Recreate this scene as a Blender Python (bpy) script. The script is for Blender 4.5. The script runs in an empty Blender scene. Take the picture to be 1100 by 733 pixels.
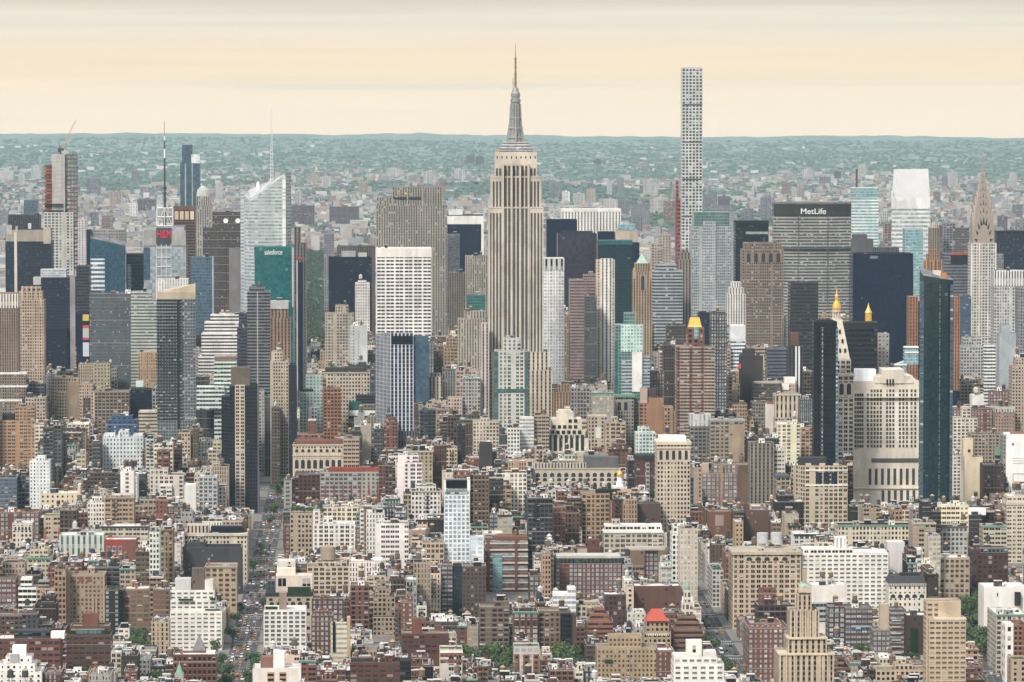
import bpy, math, random
from mathutils import Vector
R = math.radians
random.seed(7)
SC = bpy.context.scene
COL = SC.collection

# ---------------------------------------------------------------- camera, sky, sun, exposure
F = 4714.0                     # focal length in pixels of an 1100 px wide frame
CAMZ = 386.0
TH = math.atan(263.5 / F)
cam = bpy.data.cameras.new('camera'); cam.sensor_width = 36.0; cam.lens = 36.0 * F / 1100.0
cam.clip_start = 5.0; cam.clip_end = 90000.0
camo = bpy.data.objects.new('camera', cam); COL.objects.link(camo)
camo.location = (0, 0, CAMZ); camo.rotation_euler = (math.pi / 2 - TH, 0, 0)
SC.camera = camo
SUN_EL, SUN_AZ = 43.0, 206.0   # azimuth clockwise from +Y (down the avenues)
W = bpy.data.worlds.new('World'); SC.world = W; W.use_nodes = True
SC.view_settings.view_transform = 'Standard'; SC.view_settings.look = 'None'
SC.view_settings.exposure = 0.68; SC.view_settings.gamma = 1.0
SC.view_settings.use_curve_mapping = False
SC.cycles.use_denoising = True
SC.cycles.max_bounces = 5; SC.cycles.diffuse_bounces = 2; SC.cycles.glossy_bounces = 2
SC.cycles.volume_bounces = 0; SC.cycles.transparent_max_bounces = 4
HAZE_DENSITY = 1.5e-5
HAZE_COL = (0.60, 0.87, 1.0)


class NT:
    """small helper for wiring nodes"""
    def __init__(s, tree):
        s.t = tree; tree.nodes.clear()

    def n(s, kind, **kw):
        n = s.t.nodes.new(kind)
        for k, v in kw.items(): setattr(n, k, v)
        return n

    def put(s, sock, v):
        if v is None: return
        if isinstance(v, bpy.types.NodeSocket): s.t.links.new(v, sock)
        elif isinstance(v, (tuple, list)) and len(v) == 3 and sock.type == 'RGBA': sock.default_value = (*v, 1)
        else: sock.default_value = v

    def m(s, op, a, b=None, c=None):
        n = s.n('ShaderNodeMath', operation=op)
        for i, v in enumerate((a, b, c)): s.put(n.inputs[i], v)
        return n.outputs[0]

    def mix(s, f, a, b, blend='MIX'):
        n = s.n('ShaderNodeMix', data_type='RGBA', blend_type=blend)
        s.put(n.inputs[0], f); s.put(n.inputs[6], a); s.put(n.inputs[7], b)
        return n.outputs[2]

    def noise(s, vec, scale, detail=3, rough=.55):
        n = s.n('ShaderNodeTexNoise'); n.inputs['Scale'].default_value = scale
        n.inputs['Detail'].default_value = detail; n.inputs['Roughness'].default_value = rough
        s.put(n.inputs['Vector'], vec); return n.outputs['Fac']

    def rng(s, v, a, b, c, d):
        n = s.n('ShaderNodeMapRange')
        for i, x in enumerate((v, a, b, c, d)): s.put(n.inputs[i], x)
        return n.outputs[0]

    def scale(s, vec, xyz):
        n = s.n('ShaderNodeMapping'); s.put(n.inputs['Vector'], vec); n.inputs['Scale'].default_value = xyz
        return n.outputs[0]

    def ramp(s, f, stops):
        n = s.n('ShaderNodeValToRGB'); s.put(n.inputs[0], f); e = n.color_ramp.elements
        while len(e) < len(stops): e.new(0.5)
        for el, (p, c) in zip(e, stops): el.position = p; el.color = (*c, 1)
        return n.outputs[0]


AIR = (.43, .60, .66)           # the brightness of the air in front of the sky, as displayed


def sky_stops():
    """colour of the overcast behind the haze for each height above the horizon"""
    look = [(-.0095, (.99, .87, .70)), (-.005, (.99, .87, .69)), (0, (1.0, .86, .67)), (.002, (1.0, .85, .65)), (.0023, (1.0, .85, .65)), (.0026, (1.0, .85, .65)), (.003, (1.0, .85, .65)), (.0035, (1.0, .85, .65)), (.0042, (1.0, .85, .645)), (.0052, (1.0, .85, .645)), (.007, (1.0, .85, .645)), (.0115, (.99, .85, .66)), (.0145, (.94, .86, .73)), (.0165, (.88, .82, .72)), (.0185, (.93, .86, .75)), (.021, (.80, .73, .64)), (.027, (.76, .70, .63))]
    ex = 2 ** SC.view_settings.exposure * SKYK; out = []
    for z, c in look:
        T = math.exp(-HAZE_DENSITY * (41000 if z <= .0021 else 84 / z))
        out.append(((z + .012) / .042, tuple(max(.01, (q - A * (1 - T)) / T / ex) for q, A in zip(c, AIR))))
    return out


SKYK = .66


def world():
    t = NT(W.node_tree)
    sky = t.n('ShaderNodeTexSky'); sky.sky_type = 'NISHITA'; sky.sun_disc = False
    sky.sun_elevation = R(SUN_EL); sky.sun_rotation = R(SUN_AZ)
    g = t.n('ShaderNodeTexCoord').outputs['Generated']
    sx = t.n('ShaderNodeSeparateXYZ'); t.put(sx.inputs[0], g)
    z = sx.outputs[2]
    cl = t.noise(t.scale(g, (5, 5, 190)), 1.0, 4, .5)          # long flat cloud sheets
    cl2 = t.noise(t.scale(g, (16, 16, 620)), 1.0, 4, .6)
    zz = t.m('ADD', z, t.m('MULTIPLY', t.m('SUBTRACT', cl, .5), .007))
    low = t.ramp(t.rng(zz, -.012, .03, 0, 1), sky_stops())
    low = t.mix(.4, low, t.ramp(cl2, [(.3, (.93, .93, .94)), (.62, (1.04, 1.02, 1.0))]), 'MULTIPLY')
    hi = t.ramp(t.rng(z, 0, 1, 0, 1), [(0, (.74, .70, .68)), (.12, (.80, .78, .78)), (.5, (1.0, 1.01, 1.05)), (1, (1.12, 1.15, 1.22))])
    colr = t.mix(t.rng(z, .024, .08, 0, 1), low, hi)
    b1 = t.n('ShaderNodeBackground'); t.put(b1.inputs[0], colr); b1.inputs[1].default_value = .66
    b2 = t.n('ShaderNodeBackground'); t.put(b2.inputs[0], sky.outputs[0])
    b2.inputs[1].default_value = .05
    ms = t.n('ShaderNodeMixShader'); ms.inputs[0].default_value = .12   # thin blue getting through the overcast
    a = t.n('ShaderNodeAddShader')
    t.put(ms.inputs[1], b1.outputs[0]); t.put(ms.inputs[2], b2.outputs[0])
    o = t.n('ShaderNodeOutputWorld'); t.put(o.inputs[0], ms.outputs[0])


world()
sun = bpy.data.lights.new('sun', 'SUN'); sun.energy = 2.6; sun.angle = R(10); sun.color = (1, .94, .85)
suno = bpy.data.objects.new('sun', sun); COL.objects.link(suno)
_d = Vector((math.sin(R(SUN_AZ)) * math.cos(R(SUN_EL)), math.cos(R(SUN_AZ)) * math.cos(R(SUN_EL)), math.sin(R(SUN_EL))))
suno.rotation_euler = _d.to_track_quat('Z', 'Y').to_euler()

# ---------------------------------------------------------------- picture <-> place
ST, CT = math.sin(TH), math.cos(TH)


def at(px, py, Y):
    dx, dy = (px - 550) / F, -(py - 366.5) / F
    t = Y / (dy * ST + CT)
    return dx * t, CAMZ + (dy * CT - ST) * t


def proj(X, Y, Z):
    h = Z - CAMZ
    dep = Y * CT - h * ST; up = Y * ST + h * CT
    return 550 + F * X / dep, 366.5 - F * up / dep


def ground(px, py):
    dx, dy = (px - 550) / F, -(py - 366.5) / F
    t = -CAMZ / (dy * CT - ST)
    return dx * t, t * (dy * ST + CT)


PHI = R(1.7)                    # the street grid is turned a little from the line of sight
CP, SP = math.cos(PHI), math.sin(PHI)


def grid2w(s, t): return s * CP - t * SP, s * SP + t * CP
def w2grid(X, Y): return X * CP + Y * SP, -X * SP + Y * CP


# ---------------------------------------------------------------- colours (real base colours)
WH = (.70, .67, .62); CR = (.56, .48, .37); BE = (.42, .34, .25); TA = (.36, .25, .16); OR = (.40, .20, .10)
RD = (.26, .088, .056); RB = (.20, .092, .064); BR = (.175, .115, .082); DB = (.085, .062, .052); GY = (.30, .29, .28)
DG = (.11, .11, .115); BK = (.035, .035, .04); PG = (.50, .57, .51); PK = (.56, .42, .35); BL = (.07, .13, .27)
NV = (.02, .025, .055); SI = (.50, .52, .53); CO = (.34, .33, .31); LS = (.40, .345, .275)
GLASS = {'k': (.009, .010, .014), 'n': (.008, .011, .030), 't': (.012, .085, .09), 'g': (.06, .105, .10),
         'b': (.04, .075, .11), 's': (.22, .25, .27), 'w': (.42, .47, .48), 'd': (.008, .022, .028), 'm': (.022, .034, .042),
         'y': (.018, .055, .085), 'u': (.03, .022, .04), 'c': (.13, .23, .25)}
# u0,u1,v0,v1,split,prob,spandrel,blinds
STYLE = {'P': (.22, .78, .24, .80, 1, 1, 0, .14), 'S': (.31, .69, .28, .75, 1, 1, 0, .15), 'L': (.12, .88, .24, .84, 3, 1, 0, .16),
         'R': (-1, 2, .36, .82, 5, 1, 0, .12), 'V': (.32, .72, -1, 2, 1, 1, .36, .12), 'C': (.04, .96, .07, .93, 1, 1, 0, .006), 'Q': (.12, .88, .26, .79, 2, 1, 0, .15), 'Y': (.31, .70, .16, .85, 1, 1, 0, .12),
         'G': (.17, .83, .17, .83, 1, 1, 0, .2), 'B': (.08, .92, .3, .82, 2, 1, 0, .3), 'W': (.34, .66, .3, .74, 1, .13, 0, .2),
         'T': (.30, .70, -1, 2, 1, 1, .5, .05), 'X': (.14, .86, .32, .78, 2, 1, 0, .14), 'F': (.15, .80, -1, 2, 1, 1, .2, .04), 'Z': (-1, 2, -1, 2, 2, 1, .38, .14), 'E': (.06, .94, .32, .80, 2, 1, 0, .12), 'H': (.03, .97, .28, .80, 1, 1, 0, .1), 'D': (.15, .85, .2, .83, 2, 1, 0, .16)}
MATS = {}


def mat(name):
    m = bpy.data.materials.new(name); m.use_nodes = True
    return m, NT(m.node_tree)


def finish(t, col, rough, spec=.5, bump=None, metal=0.0):
    p = t.n('ShaderNodeBsdfPrincipled')
    t.put(p.inputs['Base Color'], col); t.put(p.inputs['Roughness'], rough); t.put(p.inputs['Metallic'], metal)
    t.put(p.inputs['Specular IOR Level'], spec)
    if bump is not None: t.put(p.inputs['Normal'], bump)
    o = t.n('ShaderNodeOutputMaterial'); t.put(o.inputs[0], p.outputs[0])


def wall_colour(t):
    oi = t.n('ShaderNodeObjectInfo'); tc = t.n('ShaderNodeTexCoord').outputs['Object']
    stain = t.rng(t.noise(t.scale(tc, (1, 1, .22)), .11, 5, .6), .3, .7, .78, 1.14)      # weathering streaks
    fine = t.rng(t.noise(tc, 1.7, 2), .3, .7, .90, 1.1)
    vo = t.n('ShaderNodeTexVoronoi'); vo.inputs['Scale'].default_value = .075; t.put(vo.inputs['Vector'], t.scale(tc, (1, 1, .8)))
    vs = t.n('ShaderNodeSeparateColor'); t.put(vs.inputs[0], vo.outputs['Color'])
    k = t.m('MULTIPLY', t.m('MULTIPLY', stain, fine), t.rng(vs.outputs[0], 0, 1, .88, 1.1))      # patched brick and old paint
    return t.mix(1.0, oi.outputs['Color'], k, 'MULTIPLY'), oi


def facade(st, gl='k'):
    key = ('facade', st, gl)
    if key in MATS: return MATS[key]
    m, t = mat('facade_' + st + gl); MATS[key] = m
    wall, oi = wall_colour(t)
    if st == 'N':
        finish(t, wall, .88, .14); return m
    u0, u1, v0, v1, split, prob, span, blind = STYLE[st]
    uv = t.n('ShaderNodeSeparateXYZ'); t.put(uv.inputs[0], t.n('ShaderNodeUVMap').outputs[0])
    u, v = uv.outputs[0], uv.outputs[1]
    fu, fv = t.m('FRACT', u), t.m('FRACT', v)
    cxx = t.n('ShaderNodeCombineXYZ'); t.put(cxx.inputs[0], t.m('FLOOR', u)); t.put(cxx.inputs[2], t.m('MULTIPLY', oi.outputs['Random'], 57.0))
    wc = t.n('ShaderNodeTexWhiteNoise', noise_dimensions='3D'); t.put(wc.inputs[0], cxx.outputs[0]); rc = wc.outputs['Value']
    mk = None
    if u0 > 0 and st in 'PSDLBWXQY':                     # some bays are narrower, a few are blank
        hw = t.m('MULTIPLY', (u1 - u0) / 2, t.m('SUBTRACT', 1.0, t.m('MULTIPLY', t.m('LESS_THAN', rc, .22), .42)))
        mk = t.m('MULTIPLY', t.m('LESS_THAN', t.m('ABSOLUTE', t.m('SUBTRACT', fu, (u0 + u1) / 2)), hw), t.m('LESS_THAN', rc, .955))
        cond = (None, None)
    else: cond = ((u0 > 0) and t.m('GREATER_THAN', fu, u0), (u1 < 1) and t.m('LESS_THAN', fu, u1))
    for c in (*cond, (v0 > 0) and t.m('GREATER_THAN', fv, v0), (v1 < 1) and t.m('LESS_THAN', fv, v1)):
        if c: mk = c if mk is None else t.m('MULTIPLY', mk, c)
    cx = t.n('ShaderNodeCombineXYZ'); t.put(cx.inputs[0], t.m('FLOOR', u)); t.put(cx.inputs[1], t.m('FLOOR', v))
    t.put(cx.inputs[2], t.m('MULTIPLY', oi.outputs['Random'], 97.0))
    wn = t.n('ShaderNodeTexWhiteNoise', noise_dimensions='3D'); t.put(wn.inputs[0], cx.outputs[0])
    sc = t.n('ShaderNodeSeparateColor'); t.put(sc.inputs[0], wn.outputs['Color'])
    r1, r2, r3 = sc.outputs
    if st in 'PSDLBXQY':                                  # stone courses every few storeys, pale sills under the windows
        per = t.m('ADD', 3.0, t.m('FLOOR', t.m('MULTIPLY', oi.outputs['Random'], 5.0)))
        band = t.m('MULTIPLY', t.m('LESS_THAN', t.m('FRACT', t.m('DIVIDE', t.m('ADD', t.m('FLOOR', v), 400.5), per)), t.m('DIVIDE', 1.0, per)), t.m('LESS_THAN', fv, .13))
        sill = t.m('MULTIPLY', t.m('MULTIPLY', t.m('GREATER_THAN', fv, v0 - .07), t.m('LESS_THAN', fv, v0)), t.m('MULTIPLY', t.m('LESS_THAN', t.m('ABSOLUTE', t.m('SUBTRACT', fu, (u0 + u1) / 2)), (u1 - u0) * .55), t.m('GREATER_THAN', oi.outputs['Random'], .45)))
        wall = t.mix(t.m('MULTIPLY', t.m('MAXIMUM', band, sill), .5), wall, (.46, .41, .34))
    if prob < 1: mk = t.m('MULTIPLY', mk, t.m('LESS_THAN', wn.outputs['Value'], prob))
    if split > 1:
        a, b = max(u0, 0), min(u1, 1)
        fs = t.m('FRACT', t.m('MULTIPLY', t.m('SUBTRACT', fu, a), split / (b - a)))
        mk = t.m('MULTIPLY', mk, t.m('GREATER_THAN', fs, .13))
    g = GLASS[gl]
    glass = t.mix(t.m('MULTIPLY', r3, .75), tuple(min(1, c * 1.5) for c in g), tuple(c * .55 for c in g))
    vb = max(v0, 0); vt = min(v1, 1)
    bl = t.m('MULTIPLY', t.m('GREATER_THAN', r1, 1 - blind), t.m('GREATER_THAN', fv, t.m('SUBTRACT', vt, t.m('MULTIPLY', r2, vt - vb))))
    blc = tuple(.32 + c * .8 for c in g) if (gl not in 'nutdk' or st in 'PSDLBQY') and st != 'C' else tuple(.06 + c * 1.6 for c in g)
    glass = t.mix(bl, glass, blc)
    rough = t.m('ADD', .08, t.m('MULTIPLY', bl, .4))
    if span:
        sp = t.m('LESS_THAN', fv, span)
        dark = t.mix(.62, wall, tuple(.02 + c for c in g))
        glass = t.mix(sp, glass, dark); rough = t.m('MAXIMUM', rough, t.m('MULTIPLY', sp, .6))
    col = t.mix(mk, wall, glass)
    ro = t.m('ADD', t.m('MULTIPLY', t.m('SUBTRACT', 1.0, mk), .86), t.m('MULTIPLY', mk, rough))
    finish(t, col, ro, t.m('ADD', .14, t.m('MULTIPLY', mk, .2 if st in 'CRHTGF' and gl not in 'kn' else -.02)))
    return m


def plain(name, col, rough=.8, var=.18, scale=.4, metal=0.0, use_obj=False, spec=.2):
    key = ('plain', name)
    if key in MATS: return MATS[key]
    m, t = mat(name); MATS[key] = m
    tc = t.n('ShaderNodeTexCoord').outputs['Object']
    base = t.n('ShaderNodeObjectInfo').outputs['Color'] if use_obj else col
    k = t.m('MULTIPLY', t.rng(t.noise(tc, scale, 4), .3, .7, 1 - var, 1 + var), t.rng(t.noise(tc, scale * 9, 2), .3, .7, 1 - var * .5, 1 + var * .5))
    finish(t, t.mix(1.0, base, k, 'MULTIPLY'), rough, spec, None, metal)
    return m


def roofmat():
    """tar, silver paint and gravel in patches, tinted by the object's colour"""
    if 'roof' in MATS: return MATS['roof']
    m, t = mat('roofing'); MATS['roof'] = m
    oi = t.n('ShaderNodeObjectInfo'); tc = t.n('ShaderNodeTexCoord').outputs['Object']
    v = t.n('ShaderNodeTexVoronoi'); v.inputs['Scale'].default_value = .16; t.put(v.inputs['Vector'], tc)
    sc = t.n('ShaderNodeSeparateColor'); t.put(sc.inputs[0], v.outputs['Color'])
    patch = t.rng(sc.outputs[0], 0, 1, .7, 1.2)
    st = t.rng(t.noise(tc, .5, 4), .3, .7, .75, 1.15)
    finish(t, t.mix(1.0, oi.outputs['Color'], t.m('MULTIPLY', patch, st), 'MULTIPLY'), .8, .1)
    return m


# ---------------------------------------------------------------- mesh tools
class MB:
    def __init__(s): s.v = []; s.f = []; s.uv = []; s.mi = []

    def face(s, pts, uv=None, mi=0):
        b = len(s.v); s.v += [tuple(p) for p in pts]; s.f.append(tuple(range(b, b + len(pts))))
        s.uv += list(uv) if uv else [(0.01, 0.01)] * len(pts); s.mi.append(mi)

    def wallq(s, a, b, z0, z1a, z1b, bay, fl, mi, top):
        L = math.hypot(b[0] - a[0], b[1] - a[1]); nb = max(1, round(L / bay))
        s.face([(a[0], a[1], z0), (b[0], b[1], z0), (b[0], b[1], z1b), (a[0], a[1], z1a)],
               [(0, (z0 - top) / fl), (nb, (z0 - top) / fl), (nb, (z1b - top) / fl), (0, (z1a - top) / fl)], mi)

    def box(s, x0, x1, y0, y1, z0, z1, mi=0, bot=False):
        p = [(x0, y0), (x1, y0), (x1, y1), (x0, y1)]
        s.prism(p, z0, z1, mi, bot)

    def prism(s, p, z0, z1, mi=0, bot=False, tmi=None):
        n = len(p)
        for i in range(n):
            a, b = p[i], p[(i + 1) % n]
            s.face([(*a, z0), (*b, z0), (*b, z1), (*a, z1)], None, mi)
        s.face([(*q, z1) for q in p], None, mi if tmi is None else tmi)
        if bot: s.face([(*q, z0) for q in reversed(p)], None, mi)

    def lathe(s, prof, n=12, cx=0, cy=0, mi=0, sq=1.0):
        for (r0, z0), (r1, z1) in zip(prof, prof[1:]):
            for i in range(n):
                a, b = 2 * math.pi * i / n, 2 * math.pi * (i + 1) / n
                q = [(cx + r0 * math.cos(a), cy + r0 * math.sin(a), z0), (cx + r0 * math.cos(b), cy + r0 * math.sin(b), z0)]
                if r1 > 1e-4: q += [(cx + r1 * math.cos(b), cy + r1 * math.sin(b), z1), (cx + r1 * math.cos(a), cy + r1 * math.sin(a), z1)]
                else: q += [(cx, cy, z1)]
                if r0 < 1e-4: q = q[1:]
                s.face(q, None, mi)

    def frustum(s, w0, d0, z0, w1, d1, z1, cx=0, cy=0, mi=0, bay=3, fl=3.5, uvs=False):
        a = [(cx - w0, cy - d0, z0), (cx + w0, cy - d0, z0), (cx + w0, cy + d0, z0), (cx - w0, cy + d0, z0)]
        b = [(cx - w1, cy - d1, z1), (cx + w1, cy - d1, z1), (cx + w1, cy + d1, z1), (cx - w1, cy + d1, z1)]
        for i in range(4):
            j = (i + 1) % 4; uv = None
            if uvs:
                L = max(1, round(2 * (w0 if i % 2 == 0 else d0) / bay)); k = (z0 - z1) / fl
                uv = [(0, k), (L, k), (L, 0), (0, 0)]
            s.face([a[i], a[j], b[j], b[i]], uv, mi)
        s.face(b, None, mi)

    def bar(s, p, q, r, mi=0, n=5, r2=None):
        p, q = Vector(p), Vector(q); d = (q - p).normalized(); r2 = r if r2 is None else r2
        e = Vector((0, 0, 1)) if abs(d.z) < .9 else Vector((1, 0, 0))
        x = d.cross(e).normalized(); y = d.cross(x)
        c = lambda o, rr, i: tuple(o + (x * math.cos(2 * math.pi * i / n) + y * math.sin(2 * math.pi * i / n)) * rr)
        for i in range(n): s.face([c(p, r, i + 1), c(p, r, i), c(q, r2, i), c(q, r2, i + 1)], None, mi)

    def mesh(s, name, mats):
        me = bpy.data.meshes.new(name); me.from_pydata(s.v, [], s.f)
        ul = me.uv_layers.new(name='UVMap')
        ul.data.foreach_set('uv', [c for p in s.uv for c in p])
        me.polygons.foreach_set('material_index', s.mi)
        for m in (mats if isinstance(mats, (list, tuple)) else [mats]): me.materials.append(m)
        me.update(); return me


def tone(c):
    l = .3 * c[0] + .6 * c[1] + .1 * c[2]
    k = min(1.1, (max(l, .02) / .46) ** .38)
    if l < .3 and c[0] < .33: c = (c[0], max(c[1], c[0] * .46), max(c[2], c[0] * .33))      # brick is brown before it is maroon
    return tuple(min(.82, q * k) for q in c[:3])


def ob(name, me, parent=None, loc=(0, 0, 0), col=None, scale=None, rz=0):
    o = bpy.data.objects.new(name, me); COL.objects.link(o)
    if parent: o.parent = parent
    o.location = loc
    if rz: o.rotation_euler = (0, 0, rz)
    if scale: o.scale = scale
    if col: o.color = (*tone(col), 1)
    return o


def tag(o, label=None, cat=None, group=None, kind=None):
    for k, v in (('label', label), ('category', cat), ('group', group), ('kind', kind)):
        if v: o[k] = v
    return o


def wall_block(mb, rf, x0, x1, y0, y1, z0, z1, bay, fl, par=1.0, mf=0, ms=1, th=.4):
    """one storeyed block: four walls (front mf, sides/rear ms), coping, parapet inside, roof sheet into rf"""
    c = [(x0, y0), (x1, y0), (x1, y1), (x0, y1)]
    top = z1 - par
    for i in range(4): mb.wallq(c[i], c[(i + 1) % 4], z0, z1, z1, bay, fl, mf if i == 0 else ms, top)
    k = [(x0 + th, y0 + th), (x1 - th, y0 + th), (x1 - th, y1 - th), (x0 + th, y1 - th)]
    for i in range(4):
        j = (i + 1) % 4
        mb.face([(*c[i], z1), (*c[j], z1), (*k[j], z1), (*k[i], z1)], None, 2)
        mb.face([(*k[j], top), (*k[i], top), (*k[i], z1), (*k[j], z1)], None, 3)
    rf.face([(*p, top + .01) for p in k])


def wall_poly(mb, rf, pts, tops, z0, bay, fl, mf=0, ms=1, front=None, top=None, flat=True):
    n = len(pts); zt = max(tops) - 1.0 if top is None else top
    for i in range(n):
        j = (i + 1) % n
        fr = (front is None) or (i in front)
        mb.wallq(pts[i], pts[j], z0, tops[i], tops[j], bay, fl, mf if fr else ms, zt)
    rf.face([(*p, z) for p, z in zip(pts, tops)])

# ---------------------------------------------------------------- ground, pavements, avenues
asphalt = plain('asphalt', (.075, .075, .078), .9, .25, .05)
paving = plain('paving', (.20, .19, .18), .9, .2, .3)
paint = plain('road_paint', (.62, .61, .58), .7, .25, .4)


def terrain_mat():
    m, t = mat('far_ground')
    p = t.n('ShaderNodeNewGeometry').outputs['Position']
    sx = t.n('ShaderNodeSeparateXYZ'); t.put(sx.inputs[0], p)
    wood = t.mix(t.rng(t.noise(t.scale(p, (1, .03, 1)), .006, 8, .7), .34, .66, 0, 1), (.125, .16, .13), (.205, .24, .20))
    town = t.mix(t.noise(t.scale(p, (1, .25, 1)), .012, 5, .75), (.19, .19, .20), (.42, .42, .43))
    k = t.rng(sx.outputs[1], 6500, 22000, .60, .34)            # the far country is mostly wood
    f = t.rng(t.noise(t.scale(p, (1, .38, 1)), .0011, 6, .62), t.m('SUBTRACT', k, .04), t.m('ADD', k, .04), 0, 1)
    near = t.rng(sx.outputs[1], 6400, 6700, 0, 1)
    finish(t, t.mix(near, (.10, .098, .095), t.mix(f, town, wood)), .95, .1)
    return m


far_ground = terrain_mat()
g = MB(); g.face([(-11000, -800, 0), (11000, -800, 0), (11000, 40000, 0), (-11000, 40000, 0)])
tag(ob('ground', g.mesh('ground', far_ground)), kind='structure')

AVES = []                        # centre line in world coordinates, road half-width, corridor half-width


def avenue(pa, pb, half, ya, yb):
    a, b = ground(*pa), ground(*pb)
    k = (b[0] - a[0]) / (b[1] - a[1])
    AVES.append((a[0] - k * a[1], k, half, half + 5.5, ya, yb))


avenue((254, 733), (320, 430), 9.5, 2300, 6600)      # the wide avenue with the traffic
avenue((800, 733), (612, 412), 8.0, 2300, 6400)      # the canyon that runs beside the tall spired tower
avenue((1068, 733), (1034, 640), 8.0, 2300, 3350)    # short street by the square
avenue((-130, 733), (205, 420), 9.0, 2300, 6400)
STREETS = [2440 + 80.5 * k for k in range(53)]        # grid t of the cross streets
road, pav, mk = MB(), MB(), MB()
for c, k, hw, cw, ya, yb in AVES:
    road.face([(c + k * ya - hw, ya, .02), (c + k * ya + hw, ya, .02), (c + k * yb + hw, yb, .02), (c + k * yb - hw, yb, .02)])
    for lane in (-.5, 0, .5):
        y = ya
        while y < yb:
            x = c + k * y + lane * hw
            mk.face([(x - .12, y, .045), (x + .12, y, .045), (x + .12 + k * 3, y + 3, .045), (x - .12 + k * 3, y + 3, .045)]); y += 9
    for tt in STREETS:
        y = tt
        if ya < y < min(yb, 5200):
            for off in (-8, 7):
                for q in range(int(hw * 2 / 1.3)):
                    x = c + k * (y + off) - hw + .4 + q * 1.3
                    mk.face([(x, y + off, .045), (x + .65, y + off, .045), (x + .65, y + off + 3.2, .045), (x, y + off + 3.2, .045)])
for t0 in STREETS[:-1]:
    sp = [-1200.0]
    ta, tb = t0 + 5.5, t0 + 75
    cuts = []
    for c, k, hw, cw, ya, yb in AVES:
        ym = t0
        if ya < ym < yb:
            cuts.append((w2grid(c + k * (ym + 5), ym + 5)[0], w2grid(c + k * (ym + 75), ym + 75)[0], hw))
    cuts.sort()
    la, lb = -1200, -1200
    for ca, cb, hw in cuts + [(1200, 1200, 0)]:
        if ca - hw > la:
            pav.prism([grid2w(la, ta), grid2w(ca - hw, ta), grid2w(cb - hw, tb), grid2w(lb, tb)], 0, .15)
        la, lb = ca + hw, cb + hw
tag(ob('road', road.mesh('road', asphalt)), kind='structure')
tag(ob('pavement', pav.mesh('pavement', paving)), kind='structure')
tag(ob('road_markings', mk.mesh('road_markings', paint)), kind='structure')


def hill_height(x, y):
    from mathutils import noise
    if y < 19000: return 0.0
    a = noise.fractal(Vector((x / 2300, y / 3400, 1.3)), 1.0, 2.0, 5)
    b = noise.fractal(Vector((x / 330, y / 500, 5)), 1.0, 2.0, 3)
    c_ = noise.fractal(Vector((x / 120, y / 260, 9)), 1.0, 2.0, 2)
    ramp_ = max(0, min(1, (y - 19500) / 5500)); far = max(0, min(1, (y - 28500) / 3500))
    return max(-2.5, ramp_ * (22 + 20 * a) + far * (24 + 13 * a - 9 * x / 6500) + ramp_ * (9 * b + 9 * c_))


def hills():
    """low wooded ridges that close the view"""
    mb = MB(); ny, nx = 90, 220
    P = [[((-1 + 2 * i / (nx - 1)) * 6500, 19000 + 18500 * j / (ny - 1)) for i in range(nx)] for j in range(ny)]
    P = [[(x, y, hill_height(x, y)) for x, y in row] for row in P]
    for j in range(ny - 1):
        for i in range(nx - 1):
            mb.face([P[j][i], P[j][i + 1], P[j + 1][i + 1], P[j + 1][i]])
    me = mb.mesh('hills', far_ground)
    tag(ob('hills', me), kind='structure')


hills()

# ---------------------------------------------------------------- shared roof parts
steel = plain('dark_steel', (.05, .05, .052), .7)
wood = plain('tank_wood', (.17, .12, .085), .9, .3, 1.2)
tancone = plain('tank_cone', (.37, .265, .17), .8, .15, 1)
palecone = plain('pale_metal', (.55, .53, .50), .6)
acgrey = plain('ac_metal', (.42, .43, .43), .55)
dark = plain('dark_opening', (.02, .02, .022), .5)
brickm = plain('chimney_brick', (.24, .10, .07), .9)
tint = plain('tinted', (1, 1, 1), .85, .15, .6, use_obj=True)
gold = plain('gilding', (.83, .50, .11), .35, .1, .5, metal=.6)
copper = plain('green_copper', (.20, .36, .28), .75, .2, .4)
leafm = None


def tank_mesh(body, cone):
    m = MB()
    for a in range(4):
        x, y = 1.35 * math.cos(a * math.pi / 2 + .785), 1.35 * math.sin(a * math.pi / 2 + .785)
        m.bar((x, y, 0), (x, y, 2.4), .14, 2, 4)
    m.box(-1.9, 1.9, -1.9, 1.9, 2.4, 2.65, 2, True)
    m.lathe([(1.85, 2.65), (1.95, 4.5), (1.8, 6.4)], 14, mi=0)
    for z in (3.2, 4.1, 5.0, 5.9): m.lathe([(1.93, z), (1.97, z + .06), (1.93, z + .12)], 14, mi=2)
    m.lathe([(2.1, 6.35), (1.1, 7.2), (0, 8.0)], 14, mi=1)
    return m.mesh('water_tank', [body, cone, steel])


TANKS = [tank_mesh(wood, tancone), tank_mesh(wood, wood), tank_mesh(palecone, palecone), tank_mesh(wood, tancone), tank_mesh(steel, tancone), tank_mesh(steel, steel)]


def ac_mesh():
    m = MB(); m.box(-1, 1, -.7, .7, .25, 1.4, 0, True); m.lathe([(.5, 1.4), (.5, 1.52), (.42, 1.52), (.42, 1.42), (0, 1.42)], 10, -.45, 0, 1)
    m.lathe([(.5, 1.4), (.5, 1.52), (.42, 1.52), (.42, 1.42), (0, 1.42)], 10, .5, 0, 1)
    for x in (-.85, .85):
        m.box(x - .08, x + .08, -.6, .6, 0, .25, 1)
    m.box(-.9, .9, -.73, -.7, .4, 1.2, 1)
    return m.mesh('air_conditioner', [acgrey, steel])


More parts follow.
